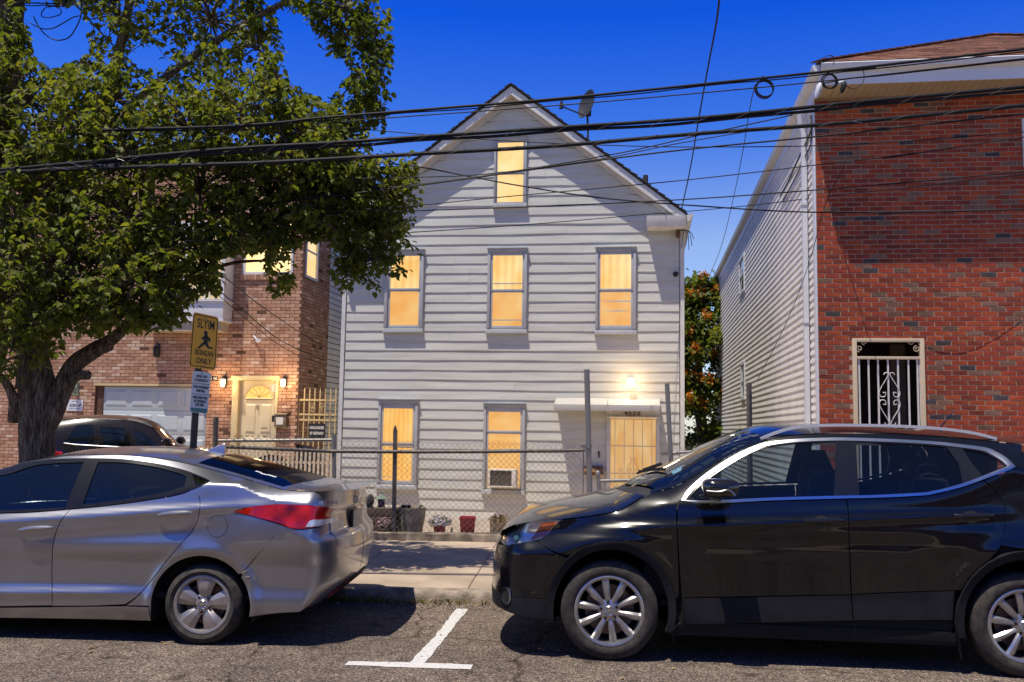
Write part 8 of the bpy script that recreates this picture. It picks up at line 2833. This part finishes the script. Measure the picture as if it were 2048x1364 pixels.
for (px, py, rp_x, dy, wgt, sh) in BL:
    c = np.array(on_y(px, py, YT + dy)); R_ = rp_x / S_px
    ntw = int(90 * wgt + 4)
    for _ in range(ntw):
        # twigs sit mostly in the outer shell of each clump
        d = lr.normal(size=3); d /= np.linalg.norm(d)
        p = c + d * np.array([1, 1.35, 1]) * R_ * (lr.uniform(.25, 1.0) ** .5)
        tw = lr.normal(0, .55, 3) + d * .7 + np.array([0, 0, .25]); tw /= np.linalg.norm(tw)
        Ln = lr.uniform(.14, .32)
        nl = int(lr.integers(8, 14))
        ts = lr.uniform(0, 1, nl)
        q = p + tw * (ts * Ln)[:, None] + lr.normal(0, .028, (nl, 3))
        C.append(q)
        tv = lr.uniform(-.12, .12)
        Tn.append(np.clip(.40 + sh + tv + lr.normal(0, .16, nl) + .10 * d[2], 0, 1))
        TW.append((p, p + tw * Ln, c))
C = np.concatenate(C); Tn = np.concatenate(Tn)
# keep the windows of sky and the view of the house fronts that the photograph shows open
px_ = projn(C)
def keep_out(P_):
    x, y = P_[:, 0], P_[:, 1]
    bad = inpoly(P_, [(48, 8), (165, 8), (180, 50), (162, 112), (104, 140), (64, 112), (54, 50)])
    bad |= inpoly(P_, [(262, 90), (334, 88), (322, 134), (276, 134)])
    bad |= inpoly(P_, [(395, 588), (690, 596), (690, 900), (395, 900)])
    bad |= inpoly(P_, [(600, 480), (655, 480), (668, 600), (600, 600)])
    bad |= inpoly(P_, [(478, 506), (520, 500), (520, 545), (478, 548)])
    bad |= inpoly(P_, [(552, 14), (612, 26), (645, 108), (692, 112), (706, 140), (664, 194), (622, 190), (572, 160), (562, 100)])
    bad |= inpoly(P_, [(240, 680), (400, 640), (400, 900), (140, 900), (190, 730)])
    bad |= inpoly(P_, [(370, 610), (448, 614), (444, 840), (370, 840)])
    bad |= inpoly(P_, [(442, 512), (532, 500), (538, 620), (442, 620)]) | inpoly(P_, [(584, 492), (664, 492), (664, 620), (584, 620)])
    bad |= ((x > 784) & (y < 292)) | ((x > 690) & (y > 262) & (y < 300) & (x > 740)) | (y > 760) | ((x > 120) & (y > 668)) | (x > 838)
    return bad
ok = ~keep_out(px_)
C, Tn = C[ok], Tn[ok]
Rm = leaf_rot(len(C), lr)
size = lr.uniform(.052, .094, len(C))
dist = np.linalg.norm(C - np.array(CO), axis=1)
pj = projn(C)
inview = (pj[:, 0] > 5) & (pj[:, 0] < 840) & (pj[:, 1] > 5) & (pj[:, 1] < 700)
order = np.argsort(np.where(inview, size / dist, -1))[::-1]
single = order[:300]
rest = np.ones(len(C), bool); rest[single] = False
o0 = np.array((_t.x, YT, .13))
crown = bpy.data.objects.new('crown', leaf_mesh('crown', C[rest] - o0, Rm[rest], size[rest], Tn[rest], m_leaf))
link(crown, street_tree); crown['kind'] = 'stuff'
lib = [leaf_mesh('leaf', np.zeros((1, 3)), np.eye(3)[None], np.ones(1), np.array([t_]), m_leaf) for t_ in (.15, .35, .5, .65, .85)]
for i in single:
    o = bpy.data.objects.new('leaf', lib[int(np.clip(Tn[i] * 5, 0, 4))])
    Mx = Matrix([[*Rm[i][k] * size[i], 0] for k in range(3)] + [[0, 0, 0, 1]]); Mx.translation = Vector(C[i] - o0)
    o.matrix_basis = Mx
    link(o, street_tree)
# fine twigs carrying the leaves
mb = MB()
for i, (a, b, c) in enumerate(TW):
    P2 = projn(np.array([a, b]))
    if keep_out(P2).any(): continue
    a, b, c = Vector(a), Vector(b), Vector(c)
    mb.tube([a, b], [.006, .003], 4, caps=False)
    if i % 2 == 0:
        mid = (a + c) / 2 + Vector((0, 0, .04))
        if not keep_out(projn(np.array([mid, c]))).any(): mb.tube([c, mid, a], [.011, .008, .006], 4, caps=False)
tw_o = obj('twigs', mb, m_bark, street_tree, world=True); tw_o['kind'] = 'stuff'

# garden tree with orange seed clusters in the gap between the houses
YG = 31.0
_t2 = on_y(1402, 900, YG)
g_tree = thing('garden_tree', 'green tree dotted with orange seed clusters in the gap between the two houses', 'tree', Matrix.Translation((_t2.x, YG, -.45)))
mb = MB(); mb.tube(smooth_path([(_t2.x, YG, -.45), (_t2.x + .1, YG, 1.2), (_t2.x - .1, YG + .1, 3.0), (_t2.x + .1, YG, 5)], 5), [.26 - .010 * i for i in range(16)], 10); obj('trunk', mb, m_bark, g_tree, world=True, smooth=True)
Cg, Tg, Co, To = [], [], [], []
for k in range(230):
    z = lr.uniform(-.2, 6.6); rad = 2.3 * math.sqrt(max(.05, 1 - ((z - 3.4) / 3.6) ** 2))
    a_ = lr.uniform(0, 6.283); d = np.array([math.cos(a_), math.sin(a_), 0])
    c = np.array([_t2.x, YG, z - .1]) + d * rad * lr.uniform(.55, 1.0)
    n = 120
    q = c + lr.normal(0, .20, (n, 3)) * np.array([1, 1, .8]); Cg.append(q); Tg.append(np.clip(.35 + lr.normal(0, .2) + lr.normal(0, .12, n), 0, 1))
    if lr.uniform() < .62 and d[1] < .5:
        n = 46
        q = c + d * .28 + np.array([0, 0, .12]) + lr.normal(0, .075, (n, 3)) * np.array([1, 1, 1.2]); Co.append(q); To.append(lr.uniform(0, 1, n))
Cg, Tg, Co, To = [np.concatenate(v) for v in (Cg, Tg, Co, To)]
og = np.array((_t2.x, YG, -.45))
o = bpy.data.objects.new('crown', leaf_mesh('crown', Cg - og, leaf_rot(len(Cg), lr), lr.uniform(.13, .22, len(Cg)), Tg, m_leaf2)); link(o, g_tree); o['kind'] = 'stuff'
o = bpy.data.objects.new('seed_clusters', leaf_mesh('seed_clusters', Co - og, leaf_rot(len(Co), lr, (-1.2, 1.2)), lr.uniform(.09, .15, len(Co)), To, m_orange)); link(o, g_tree); o['kind'] = 'stuff'
# ------------------------------------------------------------------ overhead lines
m_cable = M('black_cable', (0.010, 0.011, 0.014), 0.6, var=.2, scale=6, spec=.2)
m_lash = M('lashing_wire', (0.35, 0.33, 0.30), 0.4, metal=.6, var=.1)
def px_line(pts, y0, y1, ext0=0, ext1=0, n=6):
    """points of the photo along a line whose depth runs from y0 to y1"""
    k = len(pts)
    xs = [p[0] for p in pts]; span = (xs[-1] - xs[0]) or 1
    ln = np.concatenate([[0], np.cumsum([math.hypot(pts[i + 1][0] - pts[i][0], pts[i + 1][1] - pts[i][1]) for i in range(k - 1)])]); ln /= ln[-1]
    W_ = [on_y(p[0], p[1], y0 + (y1 - y0) * t) for p, t in zip(pts, ln)]
    if ext0: W_ = [W_[0] + (W_[0] - W_[1]).normalized() * ext0] + W_
    if ext1: W_ = W_ + [W_[-1] + (W_[-1] - W_[-2]).normalized() * ext1]
    return smooth_path(W_, n)
def cable(name, label, pts, y0, y1, r, ext=(0, 0), group='overhead cables crossing the street front', twist=0, lash=False, twin=None, cat='cable'):
    P_ = px_line(pts, y0, y1, *ext)
    c = sum((Vector(p) for p in P_), Vector()) / len(P_)
    Mx = Matrix.Translation(c)
    if not (lash or twin or twist):
        m_ = MB(); m_.tube([p - c for p in P_], r, 6)
        o = obj(name, m_, m_cable, Mx=Mx, smooth=True); return tag(o, label, cat, group)
    t_ = thing(name, label, cat, Mx, group)
    Q = [p - c for p in P_]
    # resample evenly
    L_ = np.concatenate([[0], np.cumsum([(Q[i + 1] - Q[i]).length for i in range(len(Q) - 1)])])
    def at(s_):
        s_ = min(max(s_, 0), L_[-1]); i = min(int(np.searchsorted(L_, s_)) , len(Q) - 1); i = max(i, 1)
        u = (s_ - L_[i - 1]) / max(1e-9, L_[i] - L_[i - 1]); return Q[i - 1].lerp(Q[i], u)
    if twist:
        st = twist / 8; n = int(L_[-1] / st)
        for ph in (0, math.pi):
            m_ = MB(); m_.tube([at(i * st) + Vector((math.cos(i * .785 + ph), 0, math.sin(i * .785 + ph) * .3)) * r * 1.1 for i in range(n + 1)], r, 5); obj('strand', m_, m_cable, t_, smooth=True)
        return t_
    m_ = MB(); m_.tube(Q, r, 8); obj('strand', m_, m_cable, t_, smooth=True)
    if twin:
        for dz, r2 in twin:
            m_ = MB(); m_.tube([q + Vector((0, .01, dz + .006 * math.sin(i * .9))) for i, q in enumerate(Q)], r2, 8); obj('strand', m_, m_cable, t_, smooth=True)
    if lash:
        lo = min([0] + [d for d, _ in (twin or [])]) - r; hi = max([0] + [d for d, _ in (twin or [])]) + r
        s_ = .2
        rr = random.Random(int(r * 1e5))
        while s_ < L_[-1] - .3:
            m_ = MB(); pts_ = []
            for j in range(6):
                u = j / 5; p = at(s_ + .17 * u); pts_.append(p + Vector((0, -(r + .003) * (1.15 if 0 < j < 5 else .6), lo + (hi - lo) * u)))
            m_.tube(pts_, .0016, 3); obj('lashing', m_, m_lash, t_)
            s_ += rr.uniform(.36, .50)
    return t_
YL, YR = 8.25, 8.2
cable('overhead_cable', 'upper of the two thick lashed bundles crossing just below the gable top', [(0, 340), (132, 328), (440, 299), (660, 286), (850, 273), (1120, 255), (1400, 236), (1700, 206), (2048, 174)], YL, YR, .018, (14, 14), twin=[(-.032, .015)], lash=True)
cable('overhead_cable', 'lower of the two thick lashed bundles, crossing the top of the attic window', [(0, 346), (79, 341), (352, 331), (550, 324), (850, 307), (1120, 291), (1400, 267), (1700, 245), (2048, 211)], YL, YR, .019, (14, 14), lash=True)
cable('overhead_cable', 'highest black cable, rising from the crown over the dish to the right edge', [(205, 260), (440, 253), (560, 245), (640, 236), (850, 219), (1120, 197), (1400, 169), (1680, 140), (2048, 98)], YL, YR, .013, (0, 14), twin=[(-.018, .006)])
cable('overhead_cable', 'thin line running just under the highest black cable', [(440, 262), (620, 250), (773, 236), (1100, 212), (1400, 186), (1640, 163), (1900, 134), (2048, 117)], 9.0, YR, .006, (5, 14))
cable('overhead_cable', 'thin line drooping from the crown across the gable to the red brick wall', [(500, 240), (640, 251), (801, 265), (1003, 281), (1200, 290), (1400, 294), (1700, 289), (2048, 264)], 9.0, YR, .005, (5, 0))
cable('overhead_cable', 'thin line crossing the attic window head and joining the upper bundle at right', [(420, 415), (640, 388), (842, 368), (1043, 340), (1245, 305), (1400, 270), (1585, 230)], 9.0, YR + .3, .006, (5, 0))
cable('overhead_cable', 'thicker dark line crossing the attic window and ending on the red brick wall', [(420, 423), (640, 395), (850, 369), (1043, 342), (1240, 315), (1400, 296), (1625, 274), (1850, 249), (2048, 228)], 9.0, YR, .008, (5, 14))
cable('overhead_cable', 'thin level line through the middle of the attic window to the right edge', [(300, 350), (480, 355), (640, 358), (850, 354), (983, 347), (1200, 318), (1350, 288), (1500, 262)], 9.0, YR + .2, .005, (5, 0))
cable('overhead_cable', 'line falling from the left gable slope to the right across the attic sill', [(700, 318), (833, 333), (940, 353), (1043, 372), (1204, 396), (1400, 412), (1607, 424), (1850, 424), (2048, 419)], 9.0, YR, .007, (5, 14))
cable('overhead_cable', 'thin line rising to the right across the attic sill to the brick wall', [(480, 428), (640, 424), (821, 412), (983, 396), (1204, 376), (1400, 357), (1607, 333), (1850, 304), (2048, 274)], 9.0, YR, .005, (5, 14))
cable('overhead_cable', 'nearly level thin line below the attic sill, rising over the brick wall', [(600, 430), (813, 422), (1100, 412), (1400, 397), (1680, 376), (1900, 357), (2048, 343)], 9.0, YR, .006, (5, 14))
cable('service_drop', 'service line from the crown at left to the right eave of the clapboard house', [(370, 482), (640, 475), (850, 463), (1043, 450), (1200, 437), (1301, 428), (1361, 425)], YL, 16.9, .0075)
cable('service_drop', 'service line from the right eave of the clapboard house to the right edge', [(1361, 424), (1500, 411), (1643, 394), (1850, 371), (2048, 349)], 16.9, YR, .0075, (0, 14))
cable('service_drop', 'twisted line dropping from the top edge to the right eave of the clapboard house', [(1441, -20), (1432, 50), (1415, 140), (1398, 235), (1380, 340), (1362, 424)], 8.2, 16.9, .0062, twist=.16)
cable('service_drop', 'thin plumb line falling from the cable coil past the vinyl flank', [(1510, 170), (1500, 215), (1486, 300), (1466, 400), (1440, 500), (1402, 590)], YR + .2, 20.0, .005)
cable('service_drop', 'steep line falling from the brick eave across the vinyl flank to the fence', [(1690, 330), (1650, 410), (1620, 520), (1575, 640), (1515, 760)], 9.5, 12.0, .004)
cable('service_drop', 'upper of three lines slanting down the tan brick wall beside the bay', [(380, 495), (450, 555), (520, 610), (600, 665), (648, 693)], 11, 20.2, .009)
cable('service_drop', 'middle of three lines slanting down the tan brick wall beside the bay', [(365, 530), (420, 568), (480, 615), (560, 680), (650, 722)], 11, 20.2, .009)
cable('service_drop', 'lowest of three lines slanting down the tan brick wall beside the bay', [(400, 560), (450, 602), (500, 645), (570, 697), (648, 730)], 11, 20.2, .006)
cable('service_drop', 'thick dark line falling through the sky gap in the crown at upper left', [(148, 2), (165, 25), (220, 84), (265, 128), (308, 167), (350, 205)], 9.4, 10.4, .008)
cable('service_drop', 'pale line passing the left edge of the crown towards the pole', [(-40, 170), (0, 190), (60, 210), (120, 232), (200, 258)], 9.2, 9.9, .006)
# lines about the pole head, top left
cable('pole_cable', 'straight double cable at the top left corner with a black splice', [(30, 6), (70, 6), (120, 7), (160, 3), (330, -14)], 9.5, 9.4, .008, twin=[(-.022, .006)], group=None)
q = on_y(130, 4, 9.48)
mb = MB(); mb.lathe([(.001, -.05), (.03, -.045), (.036, 0), (.03, .045), (.001, .05)], None, 10)
o = obj('splice_box', mb, m_cable, Mx=Matrix.Translation(q), smooth=True); tag(o, 'black splice lump on the cable at the top left corner', 'splice')
cable('pole_cable', 'small closed loop of cable hanging under the splice at upper left', [(92, 14), (84, 24), (84, 33), (97, 35), (112, 32), (122, 27), (121, 18), (110, 13), (92, 14)], 9.5, 9.5, .0055, group=None)
cable('pole_cable', 'upper loose cable sagging across the sky gap at upper left', [(60, 46), (80, 56), (95, 58), (110, 55), (130, 44), (148, 34), (163, 31)], 9.5, 9.4, .006, group=None)
cable('pole_cable', 'lower loose cable sagging across the sky gap at upper left', [(67, 33), (78, 54), (92, 70), (108, 79), (124, 80), (140, 73), (152, 55), (162, 30), (161, -5)], 9.5, 9.4, .0065, group=None)
# coil on the top cable and the tangle at the brick eave
def coil(px, py, y, rpx, n, r, label, sq=1.0):
    c = on_y(px, py, y); R_ = rpx * y / F
    m_ = MB(); rr = random.Random(px)
    for k in range(n):
        R2 = R_ * (1 + rr.uniform(-.08, .06)); dx, dz = rr.uniform(-.008, .008), rr.uniform(-.012, .008)
        m_.tube([Vector((R2 * math.cos(t) * sq + dx, .012 * k - .02, R2 * math.sin(t) + dz)) for t in np.linspace(0, 2 * math.pi, 25)], r, 5)
    m_.tube([Vector((-R_ * .2, 0, R_ * .95)), Vector((-R_ * .15, 0, R_ * 1.45))], r * 2, 6)
    return tag(obj('cable_coil', m_, m_cable, Mx=Matrix.Translation(c), smooth=True), label, 'coil')
coil(1529, 177, 8.95, 18, 4, .0055, 'neat coil of spare cable hanging from the highest cable over open sky')
coil(1659, 163, 8.85, 15, 3, .0065, 'coil of spare cable hanging in front of the tan soffit')
cable('pole_cable', 'thin hoop of wire standing up over the brick house eave', [(1639, 132), (1644, 119), (1653, 112), (1662, 111), (1668, 117), (1667, 130)], 9, 9, .004, group=None)
cable('pole_cable', 'thin loop of wire hanging below the eave connector by the soffit', [(1727, 140), (1728, 158), (1722, 170), (1710, 177), (1700, 176), (1690, 170)], 8.85, 8.85, .004, group=None)
cable('pole_cable', 'short jumper line along the brick eave with the connectors', [(1640, 168), (1680, 160), (1705, 156), (1760, 151), (1860, 140), (2048, 119)], 8.85, YR, .008, (0, 14), group=None)
m_wht = M('white_dead_end', (.55, .55, .58), .5, var=.1)
for (a, b, r, mt, lab) in (((1641, 166), (1632, 196), .03, m_wht, 'white elongated wire clamp at the corner of the brick eave'), ((1674, 168), (1688, 163), .022, m_wht, 'white stubby wire clamp below the brick eave'),
                           ((1690, 163), (1683, 186), .026, m_cable, 'black connector lump hanging before the soffit'), ((1700, 140), (1752, 136), .016, m_cable, 'black connector bar on the top cable before the fascia')):
    A, B = on_y(*a, 8.85), on_y(*b, 8.85); c = (A + B) / 2
    mb = MB(); mb.tube([A - c, (A - c) * .6, (B - c) * .5, B - c], [r * .4, r, r * .9, r * .35], 8)
    tag(obj('wire_clamp', mb, mt, Mx=Matrix.Translation(c), smooth=True), lab, 'clamp', 'clamps at the brick eave')
# utility pole at the left edge, ivy on it belongs to the tree
YPp = 9.75
q = on_y(8, 200, YPp)
m_pole = M('creosote_pole', (0.05, 0.037, 0.028), 0.95, var=.3, scale=6, bump=.6, bscale=30, stretch=(1, 1, .1))
pole = thing('utility_pole', 'dark wooden utility pole at the left edge, half hidden by the tree crown', 'pole', Matrix.Translation((q.x, YPp, .13)))
mb = MB(); mb.tube([(0, 0, 0), (0.0, 0, 4.0), (.03, 0, 9.5)], [.16, .14, .11], 14); obj('shaft', mb, m_pole, pole, smooth=True)
mb = MB(); mb.box(-1.1, 1.1, -.22, -.12, 8.3, 8.42); obj('crossarm', mb, m_pole, pole, bevel=.01)
for x in (-1.0, -.45, .45, 1.0):
    mb = MB(); mb.lathe([(.015, 0), (.02, .04), (.045, .06), (.03, .08), (.045, .10), (.02, .13), (.001, .14)], Matrix.Translation((x, -.17, 8.42)), 10); obj('insulator', mb, m_wht, pole, smooth=True)
# ------------------------------------------------------------------ the row across the street, seen only in the cars' paint and glass
m_row = M('row_brick', (.16, .075, .05), .9, var=.2, scale=3, bump=.3, bscale=30)
for k, (xa, xb, hh, lab) in enumerate(((-22, -10.5, 4.0, 'brick row house across the street, left of the taller one'), (-10, 1.5, 4.9, 'taller brick row house across the street'), (2, 15, 4.3, 'brick row house across the street, right of the taller one'))):
    rh = thing('row_house', lab, 'house', S.M @ Matrix.Translation((xa, -17.0, .13)), 'row houses across the street')
    wd = xb - xa
    mb = MB(); mb.box(0, wd, -9, 0, 0, hh); obj('wall', mb, m_row, rh)
    mb = MB(); mb.box(-.1, wd + .1, -9, .35, hh + .001, hh + .35); obj('cornice', mb, m_trimw, rh)
    for i in range(4):
        for j in range(2):
            x = wd * (i + .5) / 4 - .5; z = .8 + j * 2.0
            mb = MB(); mb.box(x, x + 1, .002, .06, z, z + 1.2); wn = obj('window', mb, m_trimw, rh)
            mb = MB(); mb.box(x + .09, x + .91, .061, .066, z + .09, z + 1.11); obj('pane', mb, m_dkglass, wn)
